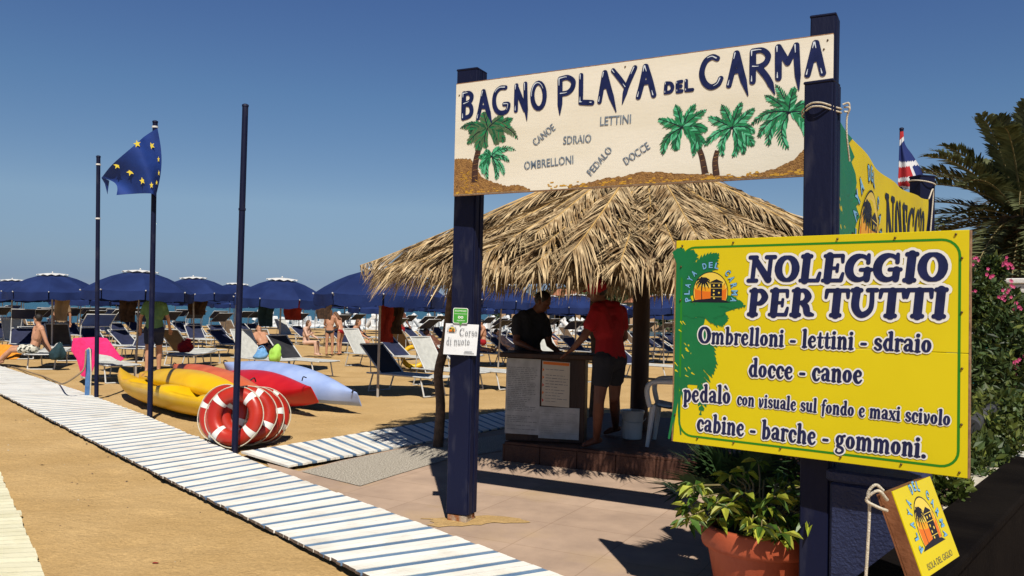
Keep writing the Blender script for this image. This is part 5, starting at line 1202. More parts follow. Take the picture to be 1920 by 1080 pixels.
# ------------------------------------------------------------------ sun loungers (origin on the ground below the foot-end legs, +x towards the foot)
def lounger_proto(seat_m, back_m, ang, shade=None, name='sun_lounger'):
    o = thing(name, 'sun lounger', 'sun lounger'); W2, sz = .31, .36; hx = -1.0
    mb = MB()
    for s in (-1, 1):
        mb.tube([(-1.62 if ang < .1 else hx - .06, s * W2, sz), (hx, s * W2, sz), (.28, s * W2, sz)], .017, 8)
        mb.ell((.285, s * W2, sz), .022, 8)
    mb.tube([(.285, -W2, sz), (.285, W2, sz)], .017, 8); mb.tube([(hx, -W2, sz), (hx, W2, sz)], .017, 8)
    mb.build('frame', alu, o, local=True)
    mb = MB(); P = [[Vector((hx + .03 + 1.29 * i / 8, -W2 + .015 + (2 * W2 - .03) * j / 6, sz + .012 - .02 * math.sin(PI * j / 6) - .008 * math.sin(PI * i / 8))) for j in range(7)] for i in range(9)]
    mb.grid(P); mb.grid([[p - Vector((0, 0, .012)) for p in r_] for r_ in P][::-1]); mb.build('seat', seat_m, o, local=True)
    ca, sa = math.cos(ang), math.sin(ang); L = .78
    def bk(d, y, h=0.0): return Vector((hx - d * ca - h * sa * 0 + h * sa, y, sz + .012 + d * sa + h * ca))
    mb = MB()
    for s in (-1, 1): mb.tube([bk(0, s * (W2 - .022)), bk(L, s * (W2 - .022))], .016, 8)
    mb.tube([bk(L, -W2 + .022), bk(L, W2 - .022)], .016, 8)
    fr = mb.build('backrest_frame', alu, o, local=True)
    mb = MB(); P = [[bk(L * i / 8, -W2 + .035 + (2 * W2 - .07) * j / 6, -.014 * math.sin(PI * j / 6)) for j in range(7)] for i in range(9)]
    mb.grid(P); mb.grid([[p - Vector((.008, 0, .008)) for p in r_] for r_ in P][::-1]); mb.build('backrest', back_m, o, local=True)
    if ang > .1:
        mb = MB()
        for s in (-1, 1): mb.tube([bk(.42, s * (W2 - .05), -.02), (hx - .3, s * (W2 - .05), sz - .01)], .01, 6)
        mb.tube([(hx - .3, -W2, sz), (hx - .3, W2, sz)], .012, 6); mb.build('prop', alu, o, local=True)
        for s in (-1, 1): mb = MB(); mb.tube([(hx, s * W2, sz), (hx - .36, s * W2, sz)], .015, 7); mb.build('rear_rail', alu, o, local=True)
    for x0, x1 in ((.02, .12), (hx - .22, hx - .34)):
        for s in (-1, 1):
            mb = MB(); mb.tube([(x0, s * (W2 - .03), sz - .01), (x1, s * (W2 - .035), .012)], .0155, 8); mb.build('leg', alu, o, local=True)
        mb = MB(); mb.tube([(x1, -W2 + .035, .014), (x1, W2 - .035, .014)], .0145, 8); mb.build('foot_bar', alu, o, local=True)
    if shade is not None:
        for s in (-1, 1): mb = MB(); mb.tube([bk(L * .78, s * (W2 - .02)), bk(L * .95, s * (W2 - .02), .3), bk(L * 1.0, s * (W2 - .03), .36)], .01, 6); mb.build('sunshade_arm', alu, o, local=True)
        mb = MB(); P = [[bk(L * (1.03 - .06 * i), -W2 + .02 + (2 * W2 - .04) * j / 4, .3 + .11 * i) for j in range(5)] for i in range(5)]
        mb.grid(P); mb.grid([[p - Vector((.01, 0, .004)) for p in r_] for r_ in P][::-1])
        mb.build('sunshade', shade, o, local=True)
        mb = MB(); q = [P[0][0], P[0][-1], P[-1][-1], P[-1][0]]; mb.tube(q, .010, 6, closed=True); mb.build('sunshade_rim', alu, o, local=True)
    return o
LP = {'w': lounger_proto(mesh_w, mesh_w, .95), 'wk': lounger_proto(mesh_w, mesh_k, .72), 'wn': lounger_proto(mesh_w, mesh_n, .6, mesh_k), 'n': lounger_proto(mesh_n, mesh_n, .55, mesh_n), 'b': lounger_proto(mesh_b, mesh_b, .8), 'bl': lounger_proto(mesh_w, mesh_w, .6, shade_b), 'f': lounger_proto(mesh_w, mesh_w, .06)}
used = set(); LG = []
lg = 'sun loungers set out under the umbrellas'
def lounger(kind, px, py, head, label, scale=1.0):
    p = G(px, py) if py else px; p = Vector((p.x, p.y, sand_z(p.x, p.y)))
    rz = math.radians(head)
    if kind not in used:
        o = LP[kind]; used.add(kind); o.location = p; o.rotation_euler = (0, 0, rz); o['label'] = label; o['group'] = lg
    else: o = dup(LP[kind], p, rz, label, group=lg)
    o.scale = (scale,) * 3; LG.append(o); return o
lounger('wk', 806, 741, -38, 'pale lounger with a charcoal back standing clear of the umbrellas, beside the crooked branch')
lounger('wk', 600, 704, -36, 'pale lounger with a charcoal back carrying the lime bag')
lounger('w', 522, 702, -36, 'white lounger with its back steeply raised, behind the light blue kayak')
lounger('bl', 222, 715, -46, 'white lounger under a blue sunshade with a pink towel on its back')
lounger('f', 79, 690, -72, 'white lounger with a bather in patterned shorts sitting on it')
lounger('w', 730, 690, -34, 'white lounger with a raised pale back beside an umbrella pole')
lounger('wn', 806, 697, -38, 'pale lounger with a navy back and sunshade behind the one with the charcoal back')
lounger('w', 880, 728, -40, 'white lounger cut by the gate post, its raised pale back beside the branch')
lounger('wn', 945, 728, -40, 'pale lounger with a navy back between the gate post and the counter')
lounger('f', 345, 692, -85, 'flat white lounger with a red bundle on it behind the kayaks')
lounger('b', 392, 680, 70, 'brown lounger seen from behind its raised back')
lounger('b', 792, 672, 62, 'brown lounger seen from behind beside the yellow ring')
lounger('w', 1107, 716, -42, 'white lounger glimpsed between the red shirted person and the counter')
lounger('wn', 1252, 712, -40, 'pale lounger with a navy back beyond the white armchair')
lounger('n', 470, 668, -30, 'navy lounger with a sunshade behind the empty flagpole')
lounger('n', 40, 672, -60, 'charcoal and navy lounger beside the orange towel')
lounger('n', 690, 664, -34, 'navy lounger with a sunshade beside the bather in a bikini')
lounger('n', 250, 676, -80, 'navy lounger with a sunshade beyond the person in green')
far_l = {'w': 'pale lounger among the crowded rows nearer the water', 'n': 'navy lounger with a sunshade among the crowded rows nearer the water', 'wn': 'pale lounger with a navy sunshade among the crowded rows nearer the water', 'b': 'brown lounger among the crowded rows nearer the water', 'bl': 'pale lounger with a blue sunshade among the crowded rows nearer the water'}
for u in UM[2:]:
    if u.location.y > 37: continue
    for sd in (-1, 1):
        for back in (0, 1):
            if rr.random() < .22: continue
            x, y = u.location.x + sd * .75 + rr.uniform(-.15, .15) + back * .5, u.location.y - .7 + back * 1.6 + rr.uniform(-.2, .2)
            if any((Vector((x, y, 0)) - Vector((l.location.x, l.location.y, 0))).length < .95 for l in LG): continue
            gpx = 960 + x / y * FPX
            if y < 23.5 and (560 < gpx < 660): continue
            k = rr.choice(['n', 'n', 'n', 'wn', 'n', 'b', 'n', 'n', 'wn', 'bl', 'w']); lounger(k, Vector((x, y, 0)), None, -40 + rr.uniform(-14, 14), far_l[k])
# ------------------------------------------------------------------ towels, bags
def cloth(name, label, cat, P, m, th=.012):
    o = thing(name, label, cat, Vector(P[len(P) // 2][0]))
    mb = MB(); mb.grid(P); mb.grid([[Vector(p) + Vector((0, th, -th * .3)) for p in r_] for r_ in P][::-1]); mb.build('cloth', m, o)
    return o
y = G(205, 720).y
def pk(px, py, dy=0.0): return D(px, py, y + dy)
rows = [[(133, 657, -.1), (137, 634, .55), (150, 633, .6), (180, 632, .62), (200, 634, .6), (205, 640, .55), (226, 668, .2), (233, 671, -.15)],
        [(143, 672, -.2), (146, 645, .35), (156, 644, .4), (182, 645, .42), (202, 647, .38), (209, 652, .3), (222, 671, .0), (230, 674, -.3)],
        [(150, 688, -.3), (152, 662, .1), (162, 662, .1), (186, 664, .1), (200, 666, .1), (208, 668, .0), (216, 673, -.2), (226, 677, -.42)]]
cloth('towel', 'bright pink towel thrown over a lounger back behind the blue stake', 'towel', [[pk(a, b, c + .03 * math.sin(i * 2.1)) for i, (a, b, c) in enumerate(r_)] for r_ in rows], tw_pink)
rows = [[(136, 640, -.2), (152, 634, -.25), (168, 650, -.3), (182, 662, -.3)], [(140, 662, -.3), (154, 665, -.33), (167, 672, -.36), (179, 676, -.35)], [(148, 688, -.35), (156, 690, -.36), (166, 692, -.4), (175, 690, -.36)], [(152, 704, -.36), (158, 707, -.37), (166, 704, -.4), (172, 698, -.36)]]
o = bpy.data.objects['towel']
mb = MB(); P = [[pk(a, b, c + .02 * math.sin(i * 2.6 + a)) for i, (a, b, c) in enumerate(r_)] for r_ in rows]; mb.grid(P); mb.grid([[p + Vector((0, .012, 0)) for p in r_] for r_ in P][::-1]); mb.build('hanging_end', tw_pink, o)
y = G(20, 690).y + .6
rows = [[(-20, 645, .3), (0, 646, .3), (18, 646, .3), (34, 650, .2), (42, 656, 0)], [(-20, 660, 0), (0, 661, 0), (18, 662, 0), (32, 663, -.05), (40, 664, -.1)], [(-20, 673, -.2), (0, 674, -.2), (18, 674, -.25), (30, 673, -.2), (36, 671, -.2)]]
cloth('towel', 'orange towel spread behind the legs of the seated bather', 'towel', [[pk(a, b, c + .03 * math.sin(i * 1.7)) for i, (a, b, c) in enumerate(r_)] for r_ in rows], tw_orange)
def hung(px, w, y, z0, z1, m, label):
    p = D(px, 590, y); P = [[Vector((p.x + (j / 6 - .5) * w * (1 - .18 * i / 6) + .02 * math.sin(i * 1.3), y + .06 * math.sin(j * 2.2 + i * .4), z0 + (z1 - z0) * i / 6)) for j in range(7)] for i in range(7)]
    return cloth('hanging_towel', label, 'towel', P, m)
hung(548, .5, 20.8, 1.72, 1.22, tw_red, 'rust red towel hanging under the umbrella with the lime bag below')
hung(368, .6, 24.7, 1.72, 1.25, tw_brown, 'brown patterned towel hanging under the umbrella by the empty pole')
hung(497, .42, 20.7, 1.72, 1.05, tw_teal, 'dark teal towel hanging beside the empty flagpole')
hung(724, .3, 15.15, 1.62, .95, tw_red, 'dark red towel hanging from the pole of the big umbrella')
hung(742, .26, 15.2, 1.62, 1.1, tw_brown, 'brown towel hanging beside the dark red one')
hung(237, .42, 18.85, 1.7, 1.12, tw_brown, 'dark brown towel hanging beside the person in green')
hung(606, .5, 25.5, 1.75, 1.2, tw_brown, 'dark towel hanging above the seated pale bather')
hung(113, .42, 22.85, 1.7, 1.02, cl_tan, 'tan beach dress hanging under the umbrella above the seated bather')
def bag(name, label, px, py, w, h, d, m, strap):
    p = G(px, py); d, zz = d; p.z = zz; o = thing(name, label, 'bag', p); mb = MB(); sd_ = R.uniform(0, 50); P = []
    for i in range(13):
        t = i / 12; row = []
        for j in range(25):
            a = 2 * PI * j / 24; rad = (math.sin(PI * min(1, .06 + t * .93)) ** .45) * (1 - .55 * t)
            n_ = noise.noise(Vector((math.cos(a) * 1.6, math.sin(a) * 1.6, t * 2.5 + sd_))) * .35 + noise.noise(Vector((math.cos(a) * 4, math.sin(a) * 4, t * 5 + sd_))) * .14
            row.append(p + Vector((w * .5 * rad * (1 + n_) * math.cos(a) + w * .18 * t * t, d * .5 * rad * (1 + n_) * math.sin(a), h * t * (1 + .25 * n_) + .01)))
        P.append(row)
    mb.grid(P); mb.build('body', m, o); top = P[9]
    mb = MB(); mb.tube(curve([top[3], top[6] + Vector((0, 0, .09)), top[10] + Vector((.02, -.02, .07)), top[13]], 5), .012, 6); mb.build('strap', strap, o)
    return o
lp = LG[1].location
bag('beach_bag', 'lime green beach bag with a black strap on a dark lounger', 514, 712, .34, .36, (.25, .38), lime_m, black_m)
bag('beach_bag', 'sky blue beach bag beside the lime green one', 486, 706, .4, .25, (.25, .37), bag_blue, bag_blue)
bag('beach_bag', 'round red bag lying on a lounger behind the yellow kayaks', 345, 690, .5, .32, (.35, .37), cl_red, cl_red)
bag('beach_bag', 'grey net bag hanging beside the seated bather', 106, 692, .42, .4, (.3, .2), tw_teal, alu)
p = G(776, 690); o = thing('swim_ring', 'yellow inflatable ring on the sand behind the loungers', 'swim ring', p)
mb = MB(); mb.tube([p + Vector((.3 * math.cos(a), .12 * math.sin(a), .3 + .26 * math.sin(a))) for a in np.linspace(0, 2 * PI, 21)[:-1]], .065, 10, closed=True); mb.build('ring', kay_y, o)
mb = MB(); mb.tube([p + Vector((.3, 0, .37)), p + Vector((.32, -.01, .4))], [.014, .011], 8); mb.build('valve', white_f, o)
# ------------------------------------------------------------------ bathers
y0 = G(80, 690).y
J = dict(head=q_(71, 598, 0), neck=q_(73, 611, .0), chest=q_(71, 630, 0), pelvis=q_(65, 652, 0), l_sho=q_(79, 618, -.16), l_elb=q_(87, 641, -.18), l_wri=q_(96, 657, -.14), l_fin=q_(106, 660, -.14),
         r_sho=q_(66, 618, .16), r_elb=q_(80, 642, .22), r_wri=q_(92, 658, .24), r_fin=q_(100, 660, .26), l_hip=q_(62, 654, -.09), l_kne=q_(20, 657, -.14), l_ank=q_(-8, 681, -.16), l_toe=q_(-20, 684, -.16), r_hip=q_(62, 654, .09), r_kne=q_(24, 652, .12), r_ank=q_(2, 678, .1), r_toe=q_(-12, 683, .1))
person('shirtless person in patterned shorts sitting back on a white lounger by the plank path', J, skin, (-.9, .2, 0), hair_d, None, cl_print, short_len=.55)
b = G(286, 700); J = stand((b.x, b.y, 0), 1.86, PI / 2 + .15, arm_l=(.35, .15), arm_r=(.2, .3), step=.08)
person('person in a sage green shirt and navy shorts standing with back turned under an umbrella', J, skin, (.1, 1, -.1), hair_d, cl_green, cl_navy, sleeve=.6, bulk=1.15, s=1.06)
b = G(617, 666); J = stand((b.x, b.y, 0), 1.5, PI / 2, arm_l=(.1, .9), arm_r=(.1, .9), step=.03)
person('slim bather in a dark bikini standing on the sand with back turned', J, skin, (0, 1, 0), hair_b, swim=cl_dark, hair_len=.2, s=.84)
b = G(633, 666); J = stand((b.x, b.y + .3, 0), 1.5, PI * .8, bend=.5, arm_l=(.1, .9), arm_r=(.1, .8))
person('red haired bather bending forward beside the one in the bikini', J, skin, (-.8, -.2, -.4), hair_b, swim=cl_red, hair_len=.22, s=.84)
y0 = G(578, 668).y
def sitter(px, py, label, sk, hr, face=1, sc=1.0, **kw):
    global y0
    b = D(px, py, y0); k = sc; f = Vector((face, -.25, 0)).normalized(); r = Vector((f.y, -f.x, 0)); U = Vector((0, 0, 1))
    pel = Vector((b.x, b.y, .48 * k)); J = dict(pelvis=pel, chest=pel + U * .3 * k - f * .03, neck=pel + U * .53 * k + f * .03, head=pel + U * .67 * k + f * .07)
    for q, s in (('l', -1), ('r', 1)):
        J[q + '_sho'] = pel + U * .48 * k + r * s * .16 * k; J[q + '_elb'] = J[q + '_sho'] + (f * .14 - U * .24 + r * s * .04) * k; J[q + '_wri'] = J[q + '_elb'] + (f * .2 - U * (-.1 if s > 0 else .1)) * k
        J[q + '_hip'] = pel + r * s * .085 * k; J[q + '_kne'] = pel + (f * .4 + r * s * .1 + U * .02) * k; J[q + '_ank'] = pel + (f * .42 + r * s * .1 - U * .38) * k; J[q + '_toe'] = J[q + '_ank'] + (f * .15 - U * .03) * k
    return person(label, J, sk, f, hr, s=k, **kw)
sitter(574, 650, 'pale bather with red hair sitting on a lounger and drinking', skin_p, hair_b, 1, .9, swim=white_f, hair_len=.1)
y0 = 29.0; sitter(905, 650, 'bather sitting between the gate post and an umbrella pole', skin, hair_d, -1, 1.0, shorts=cl_red)
y0 = 31.0; sitter(1022, 640, 'bather sitting beyond the hut worker in black', skin, hair_d, 1, 1.0, shorts=cl_dark)
y0 = 27.0; sitter(667, 655, 'bather sitting on a navy lounger near the big umbrella', skin, hair_b, 1, .95, swim=cl_dark, hair_len=.15)
b = ground_at(116, 27.0); J = stand(b, 1.72, PI / 2 + .3); person('person in a tan shirt standing at the water side behind the seated bather', J, skin, (.3, 1, 0), hair_d, cl_tan, cl_dark)
b = ground_at(750, 30.0); J = stand(b, 1.7, -PI / 2 + .5, arm_l=(.1, .6)); person('bather in red swim shorts standing behind the dark red towel', J, skin_t, (.3, -1, 0), hair_d, None, cl_red)
b = ground_at(845, 29.0); J = stand(b, 1.68, PI * .9, arm_r=(.2, .5)); person('person in a white shirt standing behind the gate post umbrellas', J, skin, (-1, .2, 0), hair_d, white_f, cl_navy)
# people lying on loungers
far = [l for l in LG[18:] if l.location.y < 40 and -9 < l.location.x < 1.5]
for i, l in enumerate(far[:5]):
    a = l.rotation_euler[2]; f = Vector((math.cos(a), math.sin(a), 0)); r = Vector((f.y, -f.x, 0)); U = Vector((0, 0, 1)); L0 = Vector(l.location)
    def lp_(x, y_, z): return L0 + f * x + r * y_ + U * z
    J = dict(pelvis=lp_(-.92, 0, .48), chest=lp_(-1.14, 0, .66), neck=lp_(-1.33, 0, .83), head=lp_(-1.42, 0, .95))
    for q, s in (('l', -1), ('r', 1)):
        J[q + '_sho'] = lp_(-1.28, s * .16, .8); J[q + '_elb'] = lp_(-1.08, s * .25, .62); J[q + '_wri'] = lp_(-.86, s * .22, .56); J[q + '_hip'] = lp_(-.88, s * .085, .47); J[q + '_kne'] = lp_(-.5, s * .1, .56 if i % 2 else .46); J[q + '_ank'] = lp_(-.08, s * .1, .44); J[q + '_toe'] = lp_(.02, s * .12, .54)
    nm = ['navy swim shorts', 'red swimwear', 'black swimwear', 'white swimwear', 'tan swim shorts'][i]
    person('sunbather in ' + nm + ' lying on a lounger under the umbrellas', J, [skin, skin_t, skin, skin_p, skin_t][i], (f * .6 + U * .3), hair_d, None, None, swim=[cl_navy, cl_red, cl_dark, white_f, cl_tan][i], voxel=.014)
# ------------------------------------------------------------------ kayaks
def kayak(name, label, A, B, m, width=.72, depth=.3, roll=0.0, upturn=.1, wells=True, inverted=False, base_z=None, extras=None):
    """A = stern end, B = bow end (world points on the keel line)."""
    A, B = Vector(A), Vector(B); d = B - A; L = d.length; d.normalize(); side = d.cross(Vector((0, 0, 1))).normalized(); up = side.cross(d)
    rq = Matrix.Rotation(roll, 3, d); side = rq @ side; up = rq @ up
    n, k = 44, 22; P = []
    def prof(s): return max(.02, math.sin(PI * min(1, max(0, s * .99 + .005))) ** .85)
    for i in range(n + 1):
        s = i / n; w = width / 2 * prof(s); c = 2 * s - 1; rock = upturn * abs(c) ** 3.2; kt = .30 if m is kay_y else .52; dep = depth * (kt + (1 - kt) * prof(s)) + .03 * abs(c) ** 4
        ctr = A + d * L * s; row = []
        for j in range(k):
            a = 2 * PI * j / k; ca, sa = math.cos(a), math.sin(a); u = w * (abs(ca) ** .75) * (1 if ca > 0 else -1)
            if sa >= 0:
                z = rock * 1.0 + dep * (.62 + .38 * (abs(sa) ** .8))
                if wells and sa > .35:
                    for c0, ln, dp in ((.30, .085, .55), (.5, .05, .22), (.62, .09, .55), (.80, .05, .2)):
                        e = abs(s - c0) / ln
                        if e < 1: z -= dep * dp * (math.cos(e * PI / 2) ** .5) * min(1, (sa - .35) / .25)
            else: z = rock + dep * .62 * (1 - abs(sa) ** 1.5) 
            row.append(ctr + side * u + up * ((dep - z + rock) if inverted else z))
        row.append(row[0]); P.append(row)
    o = thing(name, label, 'kayak', (A + B) / 2); mb = MB(); mb.grid(P)
    mb.add(P[0][:-1], [list(range(k))]); mb.add(P[-1][:-1], [list(range(k))[::-1]])
    mb.build('hull', m, o)
    for s_, e in ((.02, 1), (.98, -1)):
        c0 = A + d * L * s_ + up * ((upturn + depth * .85) if not inverted else depth * .5 + upturn * .5); mb = MB(); mb.tube(curve([c0 - side * .04, c0 + up * .04 - d * e * .01, c0 + side * .04], 4), .009, 6); mb.build('carry_handle', black_m, o)
    if wells and not inverted:
        for c0 in (.2, .71):
            c = A + d * L * c0 + up * (depth * (.99) + .012); mb = MB()
            mb.add([c + (side * math.cos(t) + d * math.sin(t)) * .085 for t in np.linspace(0, 2 * PI, 21)[:-1]] + [c + (side * math.cos(t) + d * math.sin(t)) * .07 + up * .012 for t in np.linspace(0, 2 * PI, 21)[:-1]], [(i, (i + 1) % 20, 20 + (i + 1) % 20, 20 + i) for i in range(20)] + [list(range(20, 40))])
            mb.build('hatch', black_m, o)
    return o
def gz(px, py, z): return G(px, py, z)
a = gz(205, 742, .06); b = gz(452, 812, .0)
kayak('kayak', 'yellow sit-on-top kayak lying along the plank path with a black hatch', gz(455, 808, .0), gz(210, 738, .02), kay_y, .74, .38, .26, .30)
kayak('kayak', 'yellow kayak lying bottom up behind the one with the black hatch', gz(505, 768, .2), gz(260, 714, .27), kay_y, .68, .34, .1, .06, wells=False, inverted=True)
kayak('kayak', 'faded orange kayak lying bottom up between the yellow and the red ones', gz(505, 766, .22), gz(326, 706, .34), kay_o, .5, .34, -.1, .05, wells=False, inverted=True)
kayak('kayak', 'red kayak tilted on its side with its bow towards the sand', gz(400, 733, .06), gz(606, 770, .08), kay_r, .56, .46, .55, .14, wells=False)
kayak('kayak', 'light blue kayak lying bottom up across the red one', gz(428, 702, .36), gz(678, 762, .10), kay_b, .66, .40, .5, .10, wells=False, inverted=True)
# ------------------------------------------------------------------ lifebuoys
def lifebuoy(label, c, nrm, spin, first=[None]):
    R0, r0 = .241, .081
    c = Vector(c)
    o = thing('lifebuoy', label, 'lifebuoy', c, 'orange lifebuoys stacked by the empty flagpole')
    nrm = Vector(nrm).normalized(); M = nrm.to_track_quat('Z', 'Y').to_matrix() @ Matrix.Rotation(spin, 3, 'Z')
    def T_(a, b, R_=R0, r_=r0): return c + M @ Vector(((R_ + r_ * math.cos(b)) * math.cos(a), (R_ + r_ * math.cos(b)) * math.sin(a), r_ * .82 * math.sin(b)))
    mb = MB(); mb.grid([[T_(2 * PI * i / 48, 2 * PI * j / 18) for j in range(19)] for i in range(49)]); mb.build('ring', buoy_r, o)
    for k in range(4):
        a0 = PI / 4 + k * PI / 2; mb = MB(); mb.grid([[T_(a0 + (i / 5 - .5) * .24, 2 * PI * j / 18, R0, r0 + .003) for j in range(19)] for i in range(6)]); mb.build('band', white_p, o)
    mb = MB(); pts = []
    for i in range(64):
        a = 2 * PI * i / 64; k = abs(math.sin(2 * a - PI / 2)); pts.append(T_(a, .35, R0, r0 + .007 + .01 * k) + Vector((0, 0, -.012 * k)))
    mb.tube(pts, .0065, 6, closed=True); mb.build('grab_rope', rope_m, o)
    return o
bq = G(447, 845); vd = Vector((bq.x, bq.y, 0)).normalized()
e1 = Vector((-.35, -1, .28))
def bl(px, py, y): return D(px, py, y)
lifebuoy('orange lifebuoy standing foremost of the stack against the empty flagpole', bl(441, 780, 9.12), (-.12, -1, .22), .1)
lifebuoy('orange lifebuoy behind the foremost one, showing at the kayak side', bl(420, 775, 9.42), (-.35, -1, .25), .5)
lifebuoy('orange lifebuoy second in the leaning stack, under tangled ropes', bl(462, 778, 9.32), (.30, -1, .3), .3)
lifebuoy('orange lifebuoy third in the leaning stack', bl(477, 778, 9.5), (.42, -1, .32), .9)
lifebuoy('orange lifebuoy outermost in the leaning stack, beside the red bow', bl(490, 778, 9.68), (.5, -1, .34), .2)
# ------------------------------------------------------------------ flagpoles and flags
def flagpole(label, base, top, r, bands=(), ball=True):
    b = Vector(base); o = thing('flagpole', label, 'flagpole', b); t = Vector(top)
    mb = MB(); mb.tube([b - Vector((0, 0, .1)), b.lerp(t, .5), t], [r, r * .97, r * .92], 12); mb.build('pole', navy, o)
    mb = MB(); d = (t - b).normalized(); mb.tube([t, t + d * .02, t + d * .03], [r * 1.05, r * 1.05, r * .5], 12); mb.build('end_cap', navy, o)
    for f, m in bands:
        c = b.lerp(t, f); mb = MB(); mb.tube([c - d * .012, c + d * .012], [r * 1.12] * 2, 12); mb.build('clip', m, o)
    return o
pa = G(181, 748); flagpole('shortest navy flagpole, bare, beside the blue stake', pa, D(184.5, 295, pa.y), .034, ((.97, white_f), (.745, white_f)))
pbp = G(281, 783); flagpole('navy flagpole flying the blue flag with yellow stars', pbp, D(291, 230, pbp.y), .036, ((.985, white_f),))
pc_ = G(440, 847); flagpole('tallest navy flagpole, empty, beside the lifebuoys', pc_, D(460, 200, pc_.y), .034, ((.70, navy),))
yf = pbp.y - .02
def zf(p): return (160 + p[0] / 3.856, 180 + p[1] / 3.856)
top = curve([(520, 232), (430, 290), (360, 352), (200, 490), (116, 592)], 8); bot = curve([(508, 728), (480, 706), (400, 704), (300, 710), (225, 716)], 8)
def flagpt(s, t):
    i = s * (len(top) - 1); a = int(min(i, len(top) - 2)); f = i - a
    p0 = np.array(top[a]) * (1 - f) + np.array(top[a + 1]) * f; p1 = np.array(bot[a]) * (1 - f) + np.array(bot[a + 1]) * f
    bulge = np.array([36 * math.sin(PI * t) * (1 - s) ** 2 + (48 * math.sin(PI * t) * s ** 6), -20 * math.sin(PI * t) * s ** 5])
    p = p0 * (1 - t) + p1 * t + bulge
    dy = -.06 - .16 * math.sin(PI * s) * (1 - .4 * t) + .06 * math.sin(s * 8 + t * 3)
    return D(*zf(p), yf + dy)
fl = thing('flag', 'blue flag with a ring of yellow stars drooping from its pole', 'flag', flagpt(0, .5))
mb = MB(); P = [[flagpt(i / 30, j / 20) for j in range(21)] for i in range(31)]; mb.grid(P); mb.grid([[p + Vector((0, .006, 0)) for p in r_] for r_ in P][::-1]); mb.build('cloth', eu_blue, fl)
fold = [[D(*zf(p), yf + dy) for p, dy in (((116, 592), .02), ((140, 630), .06), ((160, 712), .08))], [D(*zf(p), yf + dy) for p, dy in (((140, 596), .0), ((150, 650), .05), ((160, 700), .07))], [D(*zf(p), yf + dy) for p, dy in (((172, 612), .0), ((168, 640), .05), ((161, 690), .07))]]
mb = MB(); mb.grid(fold); mb.grid([[p + Vector((0, .006, 0)) for p in r_] for r_ in fold][::-1]); mb.build('fold', eu_blue, fl)
mb = MB()
def star(px, py, r, sk, yaw):
    # nearest point of the flag's sheet under that spot
    best = min(((D_px(flagpt(i / 40, j / 30)), i / 40, j / 30) for i in range(41) for j in range(31)), key=lambda q: (q[0][0] - px) ** 2 + (q[0][1] - py) ** 2)
    s, t = best[1], best[2]; o_ = flagpt(s, t); yd = o_.y - .012; vs = []
    for k in range(10):
        a = PI / 2 + k * PI / 5 + yaw; rad = r if k % 2 == 0 else r * .42; vs.append(D(px + rad * math.cos(a) * sk, py - rad * math.sin(a), yd))
    mb = MB(); mb.poly(vs); mb.build('star', eu_yel, fl)
def D_px(v):
    v = v - Vector((0, 0, CAM_H)); k = v.dot(Vector(_f)); return (960 + FPX * v.dot(Vector(_r)) / k, 540 - FPX * v.dot(Vector(_u)) / k)
for x, y_, r, sk, yaw in ((375, 346, 7.4, 1, .2), (480, 360, 7.4, .85, .45), (230, 502, 7.4, 1, .1), (325, 549, 7.8, 1, .4), (412, 613, 7.4, .8, .2), (478, 645, 6.8, .55, 0), (515, 626, 5, .5, 0), (529, 458, 6, .4, 0), (531, 556, 6, .35, 0)):
    star(*zf((x, y_)), r, sk, yaw)
# blue stake with rope
sb = G(165, 745); stk = thing('marker_stake', 'short light blue wooden stake with a rope down its side', 'stake', sb); tpz = D(166, 654, sb.y)
mb = MB(); mb.box((sb + tpz) / 2, (.075, .05, tpz.z), Matrix.Rotation(.2, 4, 'Z'), 0, .006); mb.build('shaft', stake_b, stk)
mb = MB(); mb.tube([sb + Vector((.05, -.03, .02)), sb + Vector((.052, -.03, .4)), tpz + Vector((.045, -.03, -.02)), tpz + Vector((.02, -.02, .012)), tpz + Vector((-.03, -.02, -.03))], .011, 6); mb.build('rope', rope_m, stk)
rp = [tpz + Vector((-.03, -.02, -.03)), D(158, 690, sb.y - .1), D(143, 705, sb.y - .2), D(120, 719, sb.y - .2), G(108, 722) + Vector((0, 0, .05)), G(80, 705), G(60, 700) + Vector((0, 0, .01)), G(20, 688) + Vector((0, 0, .01)), G(-30, 680)]
rope('rope', 'thin brown rope sagging from the blue stake to the plank path', [rp], rope_d, .014)
# ------------------------------------------------------------------ pedal boats off the beach
def pedalo():
    o = thing('pedal_boat', 'white pedal boat on the water', 'pedal boat'); 
    for s in (-1, 1):
        mb = MB(); mb.tube([(-1.3, s * .5, .05), (-.9, s * .5, 0), (.9, s * .5, 0), (1.35, s * .5, .12), (1.5, s * .5, .25)], [.12, .22, .24, .16, .05], 10); mb.build('float', boat_w, o, local=True)
    mb = MB(); mb.box((0, 0, .25), (2.0, 1.2, .1), None, 0, .03); mb.build('deck', boat_w, o, local=True)
    for x in (-.5, .35):
        for s in (-.3, .3):
            mb = MB(); mb.box((x, s, .42), (.45, .4, .22), None, 0, .05); mb.box((x - .22, s, .7), (.1, .4, .5), Matrix.Rotation(-.2, 4, 'Y'), 0, .04); mb.build('seat', boat_w, o, local=True)
    mb = MB(); mb.tube([(-1.0, 0, 1.35), (-.7, 0, 1.3), (-1.5, 0, .5)][0:2] + [(-1.2, 0, .9), (-1.6, 0, .4)], .2, 8); mb.build('slide', boat_w, o, local=True)
    return o
p0 = pedalo(); first = True
bl_lab = 'white pedal boat in the line moored off the beach'
